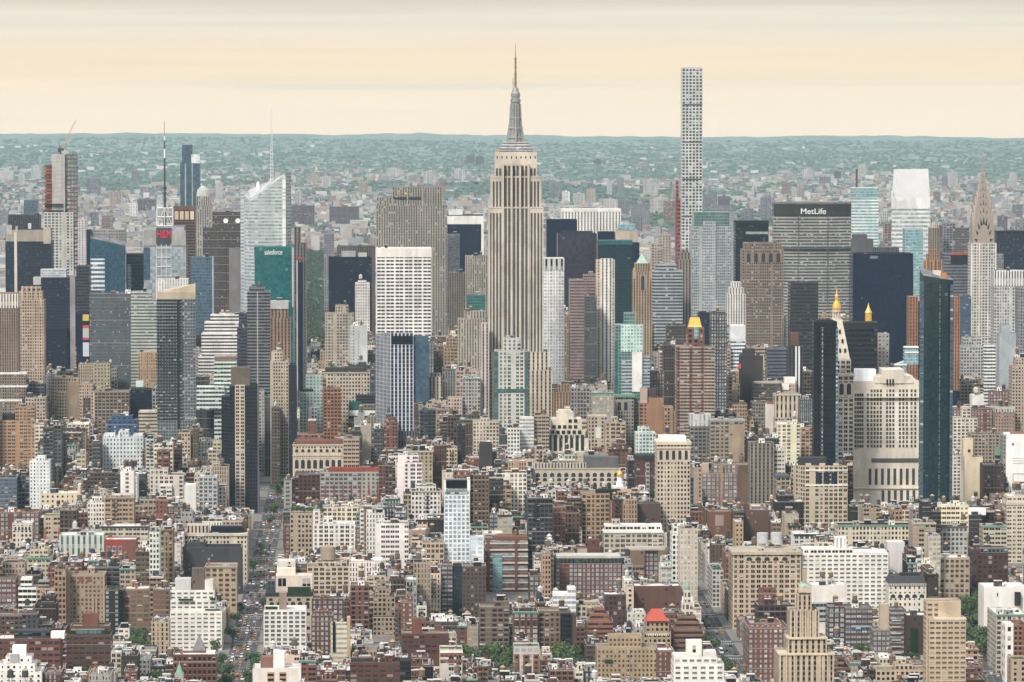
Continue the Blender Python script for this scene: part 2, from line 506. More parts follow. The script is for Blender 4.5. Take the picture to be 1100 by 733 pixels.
def bulk_mesh():
    m = MB(); m.box(-.5, .5, -.5, .5, 0, .94, 0); m.box(-.52, .52, -.52, .52, .94, 1.0, 1, True)
    m.box(-.3, -.1, -.515, -.5, .0, .62, 2); m.box(.1, .36, -.512, -.5, .45, .75, 2)
    return m.mesh('bulkhead', [tint, palecone, dark])


def chim_mesh():
    m = MB(); m.box(-.5, .5, -.35, .35, 0, 2.2, 0); m.box(-.6, .6, -.45, .45, 2.2, 2.4, 1, True)
    for x in (-.25, .25): m.lathe([(.16, 2.4), (.14, 2.9), (0, 2.9)], 8, x, 0, 0)
    return m.mesh('chimney', [brickm, palecone])


def vent_mesh():
    m = MB(); m.lathe([(.25, 0), (.25, 1.2), (.5, 1.25), (.5, 1.6), (.3, 1.85), (0, 1.9)], 8); return m.mesh('vent', [acgrey])


def sky_mesh():
    m = MB(); m.box(-1.5, 1.5, -1, 1, 0, .4, 0)
    a = [(-1.5, -1, .4), (1.5, -1, .4), (1.5, 0, 1.1), (-1.5, 0, 1.1)]; m.face(a, None, 1)
    m.face([(1.5, 1, .4), (-1.5, 1, .4), (-1.5, 0, 1.1), (1.5, 0, 1.1)], None, 1)
    m.face([(1.5, -1, .4), (1.5, 1, .4), (1.5, 0, 1.1)], None, 1); m.face([(-1.5, 1, .4), (-1.5, -1, .4), (-1.5, 0, 1.1)], None, 1)
    return m.mesh('skylight', [palecone, plain('skylight_glass', (.20, .25, .27), .15)])


def escape_mesh(n=5, h=3.3):
    m = MB()
    for i in range(n):
        z = i * h
        m.box(-2.2, 2.2, -1.05, -.05, z, z + .08, 0, True)
        for zz in (.5, 1.0): m.box(-2.2, 2.2, -1.05, -1.0, z + zz, z + zz + .06, 0, True)
        for k in range(12): m.box(-2.2 + k * .39, -2.15 + k * .39, -1.05, -1.0, z + .08, z + 1.0, 0)
        if i < n - 1: m.bar((-1.6, -.55, z + .08), (1.2, -.55, z + h), .16, 0, 4)
    return m.mesh('fire_escape', [plain('iron', (.03, .03, .032), .7)])


def cornice_mesh(mt):
    m = MB(); m.box(-.5, .5, -.6, 0, .62, 1.0, 0, True); m.box(-.5, .5, -.35, 0, .3, .62, 0, True)
    for k in range(24): m.box(-.49 + k * .0415, -.472 + k * .0415, -.5, -.01, .1, .62, 0, True)
    return m.mesh('cornice', [mt])


AC, BULK, CHIM, VENT, SKYL, ESC = ac_mesh(), bulk_mesh(), chim_mesh(), vent_mesh(), sky_mesh(), escape_mesh()
CORN = {'green': cornice_mesh(copper), 'tint': cornice_mesh(tint)}
NAMES_OF = {'T': 'water_tank', 'A': 'air_conditioner', 'B': 'bulkhead', 'C': 'chimney', 'V': 'vent', 'S': 'skylight'}


def leaf_material():
    m, t = mat('leaves')
    oi = t.n('ShaderNodeObjectInfo'); p = t.n('ShaderNodeTexCoord').outputs['Object']
    c = t.mix(t.rng(t.noise(p, .55, 3), .3, .7, 0, 1), (.022, .050, .020), (.075, .125, .045))
    c = t.mix(1.0, c, t.mix(oi.outputs['Random'], (.75, .9, .8), (1.25, 1.1, .9)), 'MULTIPLY')
    pr = t.n('ShaderNodeBsdfPrincipled'); t.put(pr.inputs['Base Color'], c); pr.inputs['Roughness'].default_value = .75
    o = t.n('ShaderNodeOutputMaterial'); t.put(o.inputs[0], pr.outputs[0]); return m


leafm = leaf_material()
bark = plain('bark', (.09, .07, .055), .95)


def crown_mesh(seed, n=520, rx=4.2, rz=3.6, z0=6.4, lobes=9):
    r = random.Random(seed); m = MB()
    cs = []
    for i in range(lobes):
        a = r.uniform(0, 6.28); q = r.uniform(.2, .75)
        cs.append((rx * q * math.cos(a), rx * q * math.sin(a), z0 + rz * r.uniform(-.55, .75), r.uniform(.38, .6) * rx))
    for i in range(n):
        c = r.choice(cs)
        d = Vector((r.gauss(0, 1), r.gauss(0, 1), r.gauss(0, 1))).normalized() * c[3] * r.uniform(.72, 1.04)
        p = Vector(c[:3]) + Vector((d.x, d.y, d.z * .8)); s = r.uniform(.28, .6)
        nrm = (d.normalized() + Vector((r.uniform(-.7, .7), r.uniform(-.7, .7), r.uniform(-.3, .8)))).normalized()
        u = nrm.cross(Vector((0.3, .2, 1))).normalized() * s; v = nrm.cross(u).normalized() * s
        m.face([p + u, p + v * .8, p - u * .9, p - v])
    return m.mesh('crown', [leafm])


def trunk_mesh(seed):
    r = random.Random(seed); m = MB(); m.bar((0, 0, 0), (.1, .05, 4.4), .34, 0, 7, .22)
    for i in range(6):
        a = r.uniform(0, 6.28); m.bar((.08, .04, r.uniform(2.8, 4.2)), (2.4 * math.cos(a), 2.4 * math.sin(a), r.uniform(5.5, 8)), .14, 0, 5, .05)
    return m.mesh('trunk', [bark])


CROWNS = [crown_mesh(i) for i in range(5)]; TRUNKS = [trunk_mesh(i) for i in range(3)]
BUSH = crown_mesh(99, 160, 1.6, .7, .7, 5)


def roof_kit(root, x0, x1, y0, y1, z, rnd, kit, wallcol, keep=None):
    """put the pieces named in kit on one roof without letting them overlap"""
    put = list(keep or [])
    for k in kit:
        if k == 'T': rad, s = 2.2, rnd.uniform(.72, 1.08)
        elif k == 'B': rad, s = 3.0, 1
        elif k == 'G': rad, s = 1.7, 1
        else: rad, s = 1.3, 1
        if x1 - x0 < 2 * rad + 1 or y1 - y0 < 2 * rad + 1: continue
        for _ in range(7):
            x, y = rnd.uniform(x0 + rad, x1 - rad), rnd.uniform(y0 + rad, y1 - rad)
            if all((x - a) ** 2 + (y - b) ** 2 > (rad + c) ** 2 for a, b, c in put): break
        else: continue
        put.append((x, y, rad))
        if k == 'T':
            zb = z
            if rnd.random() < .45:                    # tanks often stand on the stair bulkhead
                h = rnd.uniform(2.6, 4.5)
                ob('bulkhead', BULK, root, (x, y, z), rnd.choice((wallcol, BR, RB, CO, DG, WH)), (4.6, 4.6, h)); zb = z + h
            ob('water_tank', rnd.choice(TANKS), root, (x, y, zb), None, (s, s, s), rnd.uniform(0, 6))
        elif k == 'B':
            ob('bulkhead', BULK, root, (x, y, z), rnd.choice((wallcol, wallcol, WH, BR, DG, GY, RB, BK)), (rnd.uniform(3, 6), rnd.uniform(3, 5.5), rnd.uniform(2.6, 5.2)))
        elif k == 'G':
            ob('roof_garden', BUSH, root, (x, y, z), None, (rnd.uniform(.8, 1.5), 1, rnd.uniform(.6, 1)), rnd.uniform(0, 6))
        else:
            q = rnd.uniform(.8, 1.7)
            ob(NAMES_OF[k], {'A': AC, 'C': CHIM, 'V': VENT, 'S': SKYL}[k], root, (x, y, z), None, (q, q, q * rnd.uniform(.8, 1.3)), rnd.choice((0, 1.57)))


ROOFS = {'white': (.62, .61, .59), 'silver': (.44, .45, .46), 'grey': (.24, .24, .245), 'black': (.045, .045, .05), 'tan': (.30, .25, .20), 'red': (.30, .10, .07), 'green': (.10, .16, .09)}
copem = plain('coping', (.34, .32, .295), .85)
PARW = facade('N')
H = []                           # every building placed by hand: footprint and what of it shows


def root_at(name, cat, label, X, Y, group=None, rz=PHI):
    o = bpy.data.objects.new(name, None); COL.objects.link(o); o.location = (X, Y, 0); o.rotation_euler = (0, 0, rz)
    o.empty_display_size = 5
    ref, _, rest = label.partition('|')
    o['label'] = (ref + ' ' + rest).strip() if len((ref + ' ' + rest).split()) <= 16 else ref; o['category'] = cat
    if group: o['group'] = group
    return o


class Place:
    """turns picture columns and rows, at the building's own distance, into its local metres"""
    def __init__(s, x0, x1, Y):
        s.Y = Y; s.cx = (x0 + x1) / 2
        s.X, _ = at(s.cx, 300, Y)

    def x(s, px, d=0.0):
        wx = at(px, 300, s.Y + d)[0]
        return (wx - s.X) * CP + d * SP if d == 0 else ((wx - s.X) + d * SP) / CP

    def z(s, py, d=0.0): return at(s.cx, py, s.Y + d)[1]


HCOL = {}
YD = [(4570, 56.0), (5330, 34.0), (3840, 26.0), (3990, 30.0), (5250, 55.0), (5300, 46.0), (5500, 42.0), (6300, 50.0), (6430, 28.5), (6600, 40.0), (6380, 24.0), (6000, 18.0), (5250, 26.0), (5900, 42.0), (3890, 60.0), (3790, 16.0), (3660, 26.0), (6460, 30.0), (6550, 34.0), (6480, 20.0), (6700, 24.0), (6250, 30.0), (6000, 30.0), (5700, 30.0), (5500, 24.0), (6300, 30.0), (6000, 24.0), (5600, 26.0), (5500, 26.0), (6050, 30.0), (5750, 30.0), (6150, 20.0), (5700, 34.0), (6150, 26.0), (5700, 40.0), (6500, 20.0), (6000, 30.0), (6500, 30.0), (5900, 30.0), (5900, 30.0), (5600, 30.0), (6000, 30.0), (5700, 20.0), (5150, 30.0), (5250, 26.0), (5700, 36.0), (5500, 36.0), (5550, 26.0), (5300, 34.0), (5420, 26.0), (5150, 40.0), (4980, 34.0), (5650, 34.0), (5800, 30.0), (5100, 20.0), (5260, 34.0), (4700, 22.0), (4620, 22.0), (5100, 22.0), (4760, 30.0), (4960, 26.0), (5300, 30.0), (4920, 24.0), (5150, 24.0), (5350, 30.0), (5420, 22.0), (5300, 36.0), (5100, 40.0), (5150, 30.0), (4900, 30.0), (4626, 26.0), (4519, 20.0), (4700, 30.0), (5000, 24.0), (4604, 22.0), (4544, 8.0), (4348, 24.0), (4900, 22.0), (4880, 28.0), (4268, 26.0), (4552, 15.8), (4800, 30.0), (4476, 24.0), (4247, 30.0), (4420, 24.0), (4750, 24.0), (5000, 22.0), (4720, 20.0), (4511, 24.0), (4600, 24.0), (4850, 24.0), (3925, 22.0), (4420, 20.0), (3972, 15.6), (4700, 30.0), (4820, 28.0), (4850, 34.0), (4780, 26.0), (4950, 24.0), (4200, 26.0), (4900, 34.0), (4700, 24.0), (4350, 26.0), (4050, 26.0), (4501, 26.0), (4700, 26.0), (4348, 40.0), (4320, 34.0), (4483, 15.7), (4445, 24.0), (4331, 15.7), (4420, 8.0), (4366, 24.0), (4290, 22.0), (4210, 34.0), (4105, 30.0), (4110, 26.0), (4088, 15.7), (4262, 52.0), (4426, 34.0), (4408, 15.8), (4244, 15.8), (4882, 24.0), (4531, 22.0), (4360, 24.0), (4248, 18.2), (4150, 22.0), (4000, 20.0), (4276, 34.0), (4250, 15.5), (4258, 15.7), (3993, 40.0), (3824, 16.0), (4136, 22.0), (4426, 24.0), (4401, 22.0), (4459, 15.7), (3708, 30.0), (3851, 26.0), (3750, 26.0), (3690, 15.6), (3476, 26.0), (3343, 24.0), (3293, 26.0), (3371, 18.0), (3402, 26.0), (3300, 18.0), (3213, 24.0), (3218, 18.0), (3216, 22.0), (4387, 30.0), (4158, 26.0), (4315, 22.0), (3825, 20.0), (4590, 28.0), (4630, 26.0), (4422, 24.0), (4793, 30.0), (4719, 24.0), (3892, 24.0), (3910, 24.0), (3421, 22.0), (3447, 24.0), (3519, 24.0), (3594, 22.0), (3546, 22.0), (3621, 24.0), (3774, 24.0), (3963, 24.0), (3970, 24.0), (3949, 22.0), (3843, 18.0), (3611, 24.0), (3459, 40.0), (3386, 26.0), (3238, 26.0), (3040, 30.0), (3137, 26.0), (2877, 24.0), (2825, 26.0), (2710, 26.0), (3086, 22.0), (3093, 24.0), (3160, 20.0), (3149, 18.0), (2953, 20.0), (2790, 9.0), (2772, 15.7), (2681, 9.0), (2980, 26.0), (3076, 30.0), (2685, 24.0), (3608, 26.0), (3680, 22.0), (3268, 26.0), (3278, 18.0), (3060, 14.5), (2954, 20.0), (2872, 20.0), (3127, 22.0), (3125, 26.0), (3052, 20.0), (2857, 22.0), (2704, 24.0), (2769, 18.0), (3001, 22.0), (2952, 22.0), (2957, 22.0), (2965, 20.0), (3052, 22.0), (3101, 18.0), (3118, 24.0), (2903, 20.0), (2796, 26.0), (2754, 20.0), (2550, 26.0), (2779, 18.0), (3090, 18.0), (3053, 8.0), (2914, 22.0), (3160, 40.0), (3300, 46.0), (4008, 28.0), (3980, 24.0), (4201, 26.0), (4229, 15.8), (3720, 50.0), (3640, 24.0), (3600, 22.0), (3500, 28.0), (3165, 28.0), (3386, 14.0), (3482, 22.0), (3275, 24.0), (3108, 22.0), (3612, 28.0), (3317, 24.0), (3572, 22.0), (3495, 22.0), (2620, 22.0), (2600, 34.0), (2869, 40.0), (2978, 26.0), (2982, 22.0), (2979, 22.0), (2877, 18.0), (2954, 20.0), (2938, 22.0), (3108, 22.0), (3082, 30.0), (2921, 44.0), (2852, 26.0), (2695, 20.0), (2694, 18.0), (4041, 24.0), (3897, 24.0), (3993, 20.0), (4316, 22.0), (4372, 22.0), (4330, 15.6), (4526, 15.8), (4067, 24.0), (4547, 20.0), (4738, 24.0), (4438, 28.0), (4493, 15.8), (4501, 15.5), (4451, 30.0), (4450, 8.0)]                          # distance and depth of each hand placed building, near ones clear of those behind


def settle(y, Y):
    """low blocks stand farther back than a first guess of their distance: keep them to believable heights"""
    z = at(550, y, Y)[1]
    if y > 495 and z > 28: z = 28 + (z - 28) * .34
    elif 400 < y <= 495 and z > 50: z = 50 + (z - 50) * .45
    else: return Y
    return (CAMZ - z) * F / (y - 103)


def hero(name, cat, label, x0, x1, yt, yb, Y, d=30, st='P', col=BE, bay=3.2, fl=3.6, gl='k', side=None, roof='grey',
         tiers=(), parts=(), kit='', cap=True, poly=None, scol=None, cor=None, win=False, fix=1):
    if len(H) < len(YD): Y, d = YD[len(H)]
    elif fix: Y = settle(min([yt] + [q[2] for q in tiers]), Y)
    P = Place(x0, x1, Y); root = root_at(name, cat, label, P.X, Y); HCOL[root.name] = col
    rnd = random.Random(hash_s(label)); mb, rf = MB(), MB()
    sd = side or st
    mats = [facade('N' if win else st, gl), facade(sd, gl), copem, PARW]
    w = (P.x(x0), P.x(x1))
    faces = []
    # keep clear of what stands close behind
    sA, tA = w2grid(P.X, Y)
    if poly:
        pts = [(P.x(px, dy), dy) for px, dy, _ in poly]; tops = [P.z(py, dy) for _, dy, py in poly]
        wall_poly(mb, rf, pts, tops, 0, bay, fl)
        zr = min(tops); d = max(p[1] for p in pts)
    else:
        zr = P.z(yt)
        wall_block(mb, rf, w[0], w[1], 0, d, 0, zr, bay, fl)
        faces.append((w[0], w[1], 0, zr, P.z(yb)))
    zs = [(w[0], w[1], 0, d, zr - 1)]
    for tr in tiers:
        a, b, ty = tr[:3]; f0, f1 = tr[3:5] if len(tr) > 4 else (.06, .92)
        z = P.z(ty, d * f0); wall_block(mb, rf, P.x(a), P.x(b), d * f0 + .35, d * f1 - .35, 0, z, bay, fl)
        zs.append((P.x(a), P.x(b), d * f0, d * f1, z - 1))
        faces.append((P.x(a), P.x(b), d * f0 + .35, z, zr if d * f0 + .35 > 0 else 0))
    ob('wall', mb.mesh('wall', mats), root, col=col)
    ob('roof', rf.mesh('roof', [roofmat()]), root, col=ROOFS.get(roof, roof) if isinstance(roof, str) else roof)
    for p in parts: part(root, P, d, col, *p)
    if win:
        u0, u1, v0, v1 = STYLE[st][:4]; u0, u1 = max(u0, .08), min(u1, .92); spots = []
        for a, b, y, zt, zb in faces:
            nb = max(1, round((b - a) / bay)); cw = (b - a) / nb; k = 1
            while zt - 1 - k * fl > zb - fl * .3:
                spots += [(a + (i + .5 * (u0 + u1)) * cw, y, zt - 1 - (k - v0) * fl) for i in range(nb)]; k += 1
            ww = (u1 - u0) * cw
        window_parts(root, spots, ww * .94, (v1 - v0) * fl * .94, tuple(min(.7, c * 1.15) for c in col))
    if cor: cornice(root, w[0] - .4, w[1] + .4, zr, cor)
    if kit:
        top = max(zs, key=lambda q: q[4]) if len(zs) > 1 else zs[0]
        roof_kit(root, top[0] + .6, top[1] - .6, top[2] + 1, top[3] - 1, top[4], rnd, kit, col)
        if len(zs) > 1: roof_kit(root, zs[0][0] + .5, zs[0][1] - .5, zs[0][2] + .5, max(zs[0][2] + 4, zs[1][2] - .5), zs[0][4], rnd, 'AVG', col)
    H.append(dict(root=root, P=P, s0=sA + w[0], s1=sA + w[1], t0=tA, t1=tA + d, x0=x0, x1=x1, yt=min([yt] + [q[2] for q in tiers]), yb=yb, ref=label.split('|')[0], Y=Y))
    return root, P, d


def hash_s(s):
    h = 7
    for c in s: h = (h * 131 + ord(c)) % 1000003
    return h


def cornice(root, a, b, z, kind, col=None):
    o = ob('cornice', CORN['green' if kind == 'green' else 'tint'], root, ((a + b) / 2, .1, z - 1.5), col=kind if isinstance(kind, tuple) else None, scale=(b - a, 1.7, 1.6))


def part(root, P, d, col, name, a, b, ya, yb, da=-.3, db=None, st='N', c=None, bay=3.2, fl=3.6, gl='k', mt=None):
    """one box-like part given by its picture columns and rows; da, db are metres behind the front"""
    db = d * .8 if db is None else db; mb = MB()
    z0 = P.z(yb, max(da, 0)); z1 = P.z(ya, max(da, 0)); q = [(P.x(a), da), (P.x(b), da), (P.x(b), db), (P.x(a), db)]
    for i in range(4): mb.wallq(q[i], q[(i + 1) % 4], z0, z1, z1, bay, fl, 0, z1 - .4)
    mb.face([(*p, z1) for p in q], None, 1)
    mb.face([(*p, z0) for p in reversed(q)], None, 1)
    m0 = mt if mt else facade(st, gl)
    return ob(name, mb.mesh(name, [m0, mt if mt else PARW]), root, col=c or col)


def lettering(root, text, x, y, z, h, m, width=None, name='sign_lettering'):
    cu = bpy.data.curves.new('lettering', 'FONT'); cu.body = text; cu.align_x = 'CENTER'; cu.align_y = 'CENTER'
    cu.size = h * 1.38; cu.extrude = .25; cu.materials.append(m)
    t = bpy.data.objects.new('lettering', cu); COL.objects.link(t); bpy.context.view_layer.update()
    me = bpy.data.meshes.new_from_object(t.evaluated_get(bpy.context.evaluated_depsgraph_get())); wd = t.dimensions.x
    bpy.data.objects.remove(t); bpy.data.curves.remove(cu)
    if not me.materials: me.materials.append(m)
    o = ob(name, me, root, (x, y, z)); o.rotation_euler = (math.pi / 2, 0, 0)
    if width: o.scale = (width / max(wd, .1), 1, 1)
    return o


WINME = {}


def window_parts(root, spots, w, h, frame=(.45, .43, .40), sill=True, name='window'):
    """real windows: pane set in a raised frame with a sill; the first hundred are parts, any more share one part"""
    def build(m, x, y, z, mi):
        m.box(x - w / 2, x + w / 2, y - .05, y + .1, z, z + h, 0, True)
        t = .11
        for a, b, c, e in ((-w / 2 - t, -w / 2, -t, h + t), (w / 2, w / 2 + t, -t, h + t), (-w / 2, w / 2, h, h + t), (-w / 2, w / 2, -t, 0), (-w / 2, w / 2, h * .5 - .04, h * .5 + .04)):
            m.box(x + a, x + b, y - .14, y + .1, z + c, z + e, 1, True)
        if sill: m.box(x - w / 2 - .2, x + w / 2 + .2, y - .3, y + .1, z - t - .16, z - t, 2, True)
    fm = plain('window_frame', (1, 1, 1), .7, .05, 1, 0, True)
    key = (round(w, 2), round(h, 2), sill)
    if key not in WINME:
        WINME[key] = []
        for gcol in ((.02, .024, .032), (.02, .024, .032), (.045, .06, .07), (.30, .29, .26)):
            m = MB(); build(m, 0, 0, 0, 0); WINME[key].append(m.mesh(name, [plain('pane%d' % int(gcol[0] * 1000), gcol, .1, .1), fm, fm]))
    r = random.Random(len(spots) * 7 + int(w * 100))
    for x, y, z in spots[:100]:
        ob(name, WINME[key][r.choice((0, 0, 0, 1, 1, 2, 2, 3))], root, (x, y, z), frame)
    if len(spots) > 100:
        m = MB()
        for x, y, z in spots[100:]: build(m, x, y, z, 0)
        tag(ob(name, m.mesh(name, [plain('pane20', (.02, .024, .032), .1, .1), fm, fm]), root, (0, 0, 0), frame), kind='stuff')

# ---------------------------------------------------------------- landmark towers with shapes of their own
OT, OTC = 'office_tower', 'office tower'
AT, ATC = 'apartment_tower', 'apartment tower'
signwhite = plain('sign_white', (.8, .8, .78), .6, .03)
signred = plain('sign_red', (.65, .02, .05), .5, .03)
lattice_white = plain('white_steel', (.62, .62, .60), .6)
mastgrey = plain('mast_metal', (.29, .29, .285), .45, .15, .3, metal=.3)


def spired_tower():
    L = 'tall limestone tower with tapering mast and thin antenna|the highest point of the skyline'
    r, P, d = hero(OT, OTC, L, 516, 593, 398, 455, 4570, 56, 'V', (.52, .445, .355), 4.4, 3.8, 'k', roof='tan', tiers=[(520, 589.5, 378, .08, .92)])
    P_ = lambda *a, **k: part(r, P, d, (.52, .46, .385), *a, **k)
    P_('shaft', 525.3, 584, 223, 455, 8.2, 48); P_('shaft', 527.6, 582, 190, 224, 11.5, 45); P_('shaft', 532, 577.2, 163.5, 191, 14.9, 42)
    for cx_ in (543.4, 547.3, 552.6, 556.5, 561.8, 565.7):                   # the window strips between the stone piers
        P_('window_strip', cx_ - 1.2, cx_ + 1.2, 178, 190.2, 14.6, 15.6, 'Z', (.17, .155, .14), 3, 3.8, 'k'); P_('window_strip', cx_ - 1.2, cx_ + 1.2, 190.4, 223.2, 11.2, 12.2, 'Z', (.17, .155, .14), 3, 3.8, 'k'); P_('window_strip', cx_ - 1.2, cx_ + 1.2, 223.4, 450, 7.9, 8.9, 'Z', (.17, .155, .14), 3, 3.8, 'k')
    for cx_ in (530.6, 534.2, 537.8, 571.3, 574.9, 578.5):
        if 532 < cx_ < 577: P_('window_strip', cx_ - 1.1, cx_ + 1.1, 181, 189, 14.6, 15.6, 'Z', (.17, .155, .14), 3, 3.8, 'k')
        P_('window_strip', cx_ - .95, cx_ + .95, 195, 223, 11.2, 12.2, 'Z', (.17, .155, .14), 3, 3.8, 'k'); P_('window_strip', cx_ - .95, cx_ + .95, 229, 450, 7.9, 8.9, 'Z', (.17, .155, .14), 3, 3.8, 'k')
    for cx_ in (527.4, 581.8): P_('window_strip', cx_ - .7, cx_ + .7, 229, 450, 7.9, 8.9, 'Z', (.17, .155, .14), 3, 3.8, 'k')
    for a, b in ((540.2, 541.4), (549.2, 550.7), (558.4, 559.9), (567.7, 568.9)): P_('pier', a, b, 176, 397, 7.0, 15)
    P_('stone_course', 525.1, 584.2, 222.6, 224, 7.7, 12); P_('stone_course', 527.4, 582.2, 189.6, 191, 11, 15)
    for a in range(9): P_('window', 534 + a * 5.1, 535.2 + a * 5.1, 168, 170.5, 14.7, 15.2, 'N', BK)
    for i, (a, b, y0, y1) in enumerate(((536.5, 573, 158.8, 163.8), (538.5, 571, 155.6, 158.8), (541, 568.6, 152.6, 155.6))):
        P_('mooring_base', a, b, y0, y1, 17 + i, 39 - i, 'H', (.47, .47, .46), 3, 2.3, 'm')
    m = MB(); cx = P.x(554.6); cy = 28; z = lambda y: P.z(y, 28); k = 4598 / F
    m.lathe([(8.6 * k * .8, z(153)), (6.2 * k * .9, z(140)), (5.0 * k, z(122)), (4.9 * k, z(110))], 8, cx, cy)
    m.lathe([(5.6 * k, z(110)), (5.6 * k, z(107)), (4.6 * k, z(107)), (4.6 * k, z(104.5)), (5.0 * k, z(103)), (5.0 * k, z(100.5)), (4.0 * k, z(99)), (2.9 * k, z(94.5)), (0, z(94))], 16, cx, cy)
    for a in range(4):                                                      # winged buttresses
        an = a * math.pi / 2; u = Vector((math.cos(an), math.sin(an), 0)); n = Vector((-u.y, u.x, 0)) * .8
        o = Vector((cx, cy, 0))
        pr = [(9.6 * k, 152), (9.2 * k, 146), (6.9 * k, 132), (5.8 * k, 112)]
        for (ra, ya), (rb, yb) in zip(pr, pr[1:]):
            q = [o + u * 2 + n, o + u * ra + n, o + u * rb + n, o + u * 2 + n]; zz = [z(ya), z(ya), z(yb), z(yb)]
            m.face([(p.x, p.y, h) for p, h in zip(q, zz)])
            q = [p - n * 2 for p in q]; m.face([(p.x, p.y, h) for p, h in reversed(list(zip(q, zz)))])
            a1, b1 = o + u * ra, o + u * rb
            m.face([(*(a1 + n)[:2], z(ya)), (*(a1 - n)[:2], z(ya)), (*(b1 - n)[:2], z(yb)), (*(b1 + n)[:2], z(yb))])
    for i in range(14):                                                     # fins round the stepped base
        for sy, yy in ((-1, 17.5), (1, 38.5)):
            q = MB(); x = P.x(537.5 + i * 2.65); q.box(x - .35, x + .35, yy - 1, yy + 1, P.z(164), P.z(160.5 - (i % 3 == 0) * 3)); ob('fin', q.mesh('fin', mastgrey), r)
    for a, b in ((533, 536), (573, 576)): part(r, P, d, (.40, .33, .26), 'corner_pinnacle', a, b, 160.5, 164.5, 16, 22)
    mast = ob('mast', m.mesh('mast', mastgrey), r)
    for yy, rr in ((148, 7.6), (138, 6.6), (127, 5.6)):
        q = MB(); q.lathe([(rr * k, z(yy)), (rr * k + .6, z(yy)), (rr * k + .6, z(yy - .8)), (rr * k, z(yy - .8))], 8, cx, cy); ob('mast_ring', q.mesh('mast_ring', plain('crown_ring', (.42, .42, .41), .5)), mast)
    w = MB()
    for a in (-1, 0, 1): w.box(cx + a * 2.4 - .5, cx + a * 2.4 + .5, cy - 5.6 * k, cy - 4.0 * k, z(146), z(112), 0)
    ob('mast_window', w.mesh('mast_window', facade('T', 'm')), mast, col=CO)
    an = MB(); an.bar((cx, cy, z(94.5)), (cx, cy, z(78)), 1.25, 0, 8, 1.05); an.bar((cx, cy, z(78)), (cx, cy, z(62)), .95, 0, 8, .75); an.bar((cx, cy, z(62)), (cx, cy, z(46)), .55, 0, 6, .18)
    for y in (90, 84, 80, 73, 68, 64): an.lathe([(1.3, z(y)), (1.7, z(y) + .5), (1.3, z(y) + 1.2)], 8, cx, cy)
    an.bar((cx - 2.6 * k, cy, z(94)), (cx - 2.6 * k, cy, z(84)), .35, 0, 5)
    ob('antenna', an.mesh('antenna', plain('antenna_rust', (.24, .16, .11), .7)), mast)


def sunburst_tower():
    L = 'pale tower with arched metal crown and needle spire|above the dark navy slab'
    r, P, d = hero(OT, OTC, L, 1041.5, 1071.5, 362, 405, 5330, 34, 'D', (.52, .49, .45), 3.6, 3.6, 'm', roof='tan',
                   tiers=[(1043.2, 1070.3, 261, .05, .95)])
    k = 5347 / F; cx, cy = P.x(1056.8), 17.0; z = lambda y: P.z(y, 17)
    for a, b in ((1043.0, 1044.6), (1068.9, 1070.5), (1051.6, 1052.8), (1061.0, 1062.2)):
        part(r, P, d, (.60, .57, .53), 'pier', a, b, 262, 361, 1.0, 3.0)
    arcs = [(11.6, 262, 228), (10.0, 248, 220), (8.4, 236, 212), (6.7, 225, 205), (5.0, 215, 198), (3.6, 207, 191), (2.3, 199, 185)]
    steelm = plain('crown_steel', (.33, .275, .235), .42, .12, .5, metal=.2)
    m = MB(); wm = []
    for i, (hw, y0, y1) in enumerate(arcs):
        hw *= k * .98; z0, z1 = z(y0), z(y1); n = 12; dep = hw + .4
        pr = [(-hw, z0 - 14)] + [(-hw * math.cos(math.pi * j / n), z0 + (z1 - z0) * math.sin(math.pi * j / n) ** .8) for j in range(n + 1)] + [(hw, z0 - 14)]
        for ax in (0, 1):
            f = (lambda u, v, zz: (cx + u, cy + v, zz)) if ax == 0 else (lambda u, v, zz: (cx - v, cy + u, zz))
            m.face([f(u, -dep, zz) for u, zz in reversed(pr)]); m.face([f(u, dep, zz) for u, zz in pr])
            for (ua, za), (ub, zb) in zip(pr, pr[1:]): m.face([f(ua, -dep, za), f(ub, -dep, zb), f(ub, dep, zb), f(ua, dep, za)])
            if ax == 0 or i < 9:
                nt = (9, 7, 7, 5, 5, 3, 3)[i]
                for j in range(nt):
                    th = math.pi * (j + .5) / nt
                    ca, sa = -math.cos(th), math.sin(th)
                    a_ = (hw * .62 * ca, z0 + (z1 - z0) * .62 * sa); b_ = (hw * .9 * ca, z0 + (z1 - z0) * .9 * sa); wq = hw * .11
                    t_ = [f(a_[0] - wq * sa, -dep - .12, a_[1] + wq * ca * 1.6), f(a_[0] + wq * sa, -dep - .12, a_[1] - wq * ca * 1.6), f(b_[0], -dep - .12, b_[1])]
                    wm.append(t_)
    ob('crown', m.mesh('crown', steelm), r)
    for t_ in wm:
        q = MB(); q.face(t_); ob('window', q.mesh('window', dark), r)
    s = MB(); s.lathe([(2.0 * k, z(193)), (1.35 * k, z(186)), (.8 * k, z(178)), (.35 * k, z(168)), (.0, z(157))], 8, cx, cy)
    ob('spire', s.mesh('spire', steelm), r)


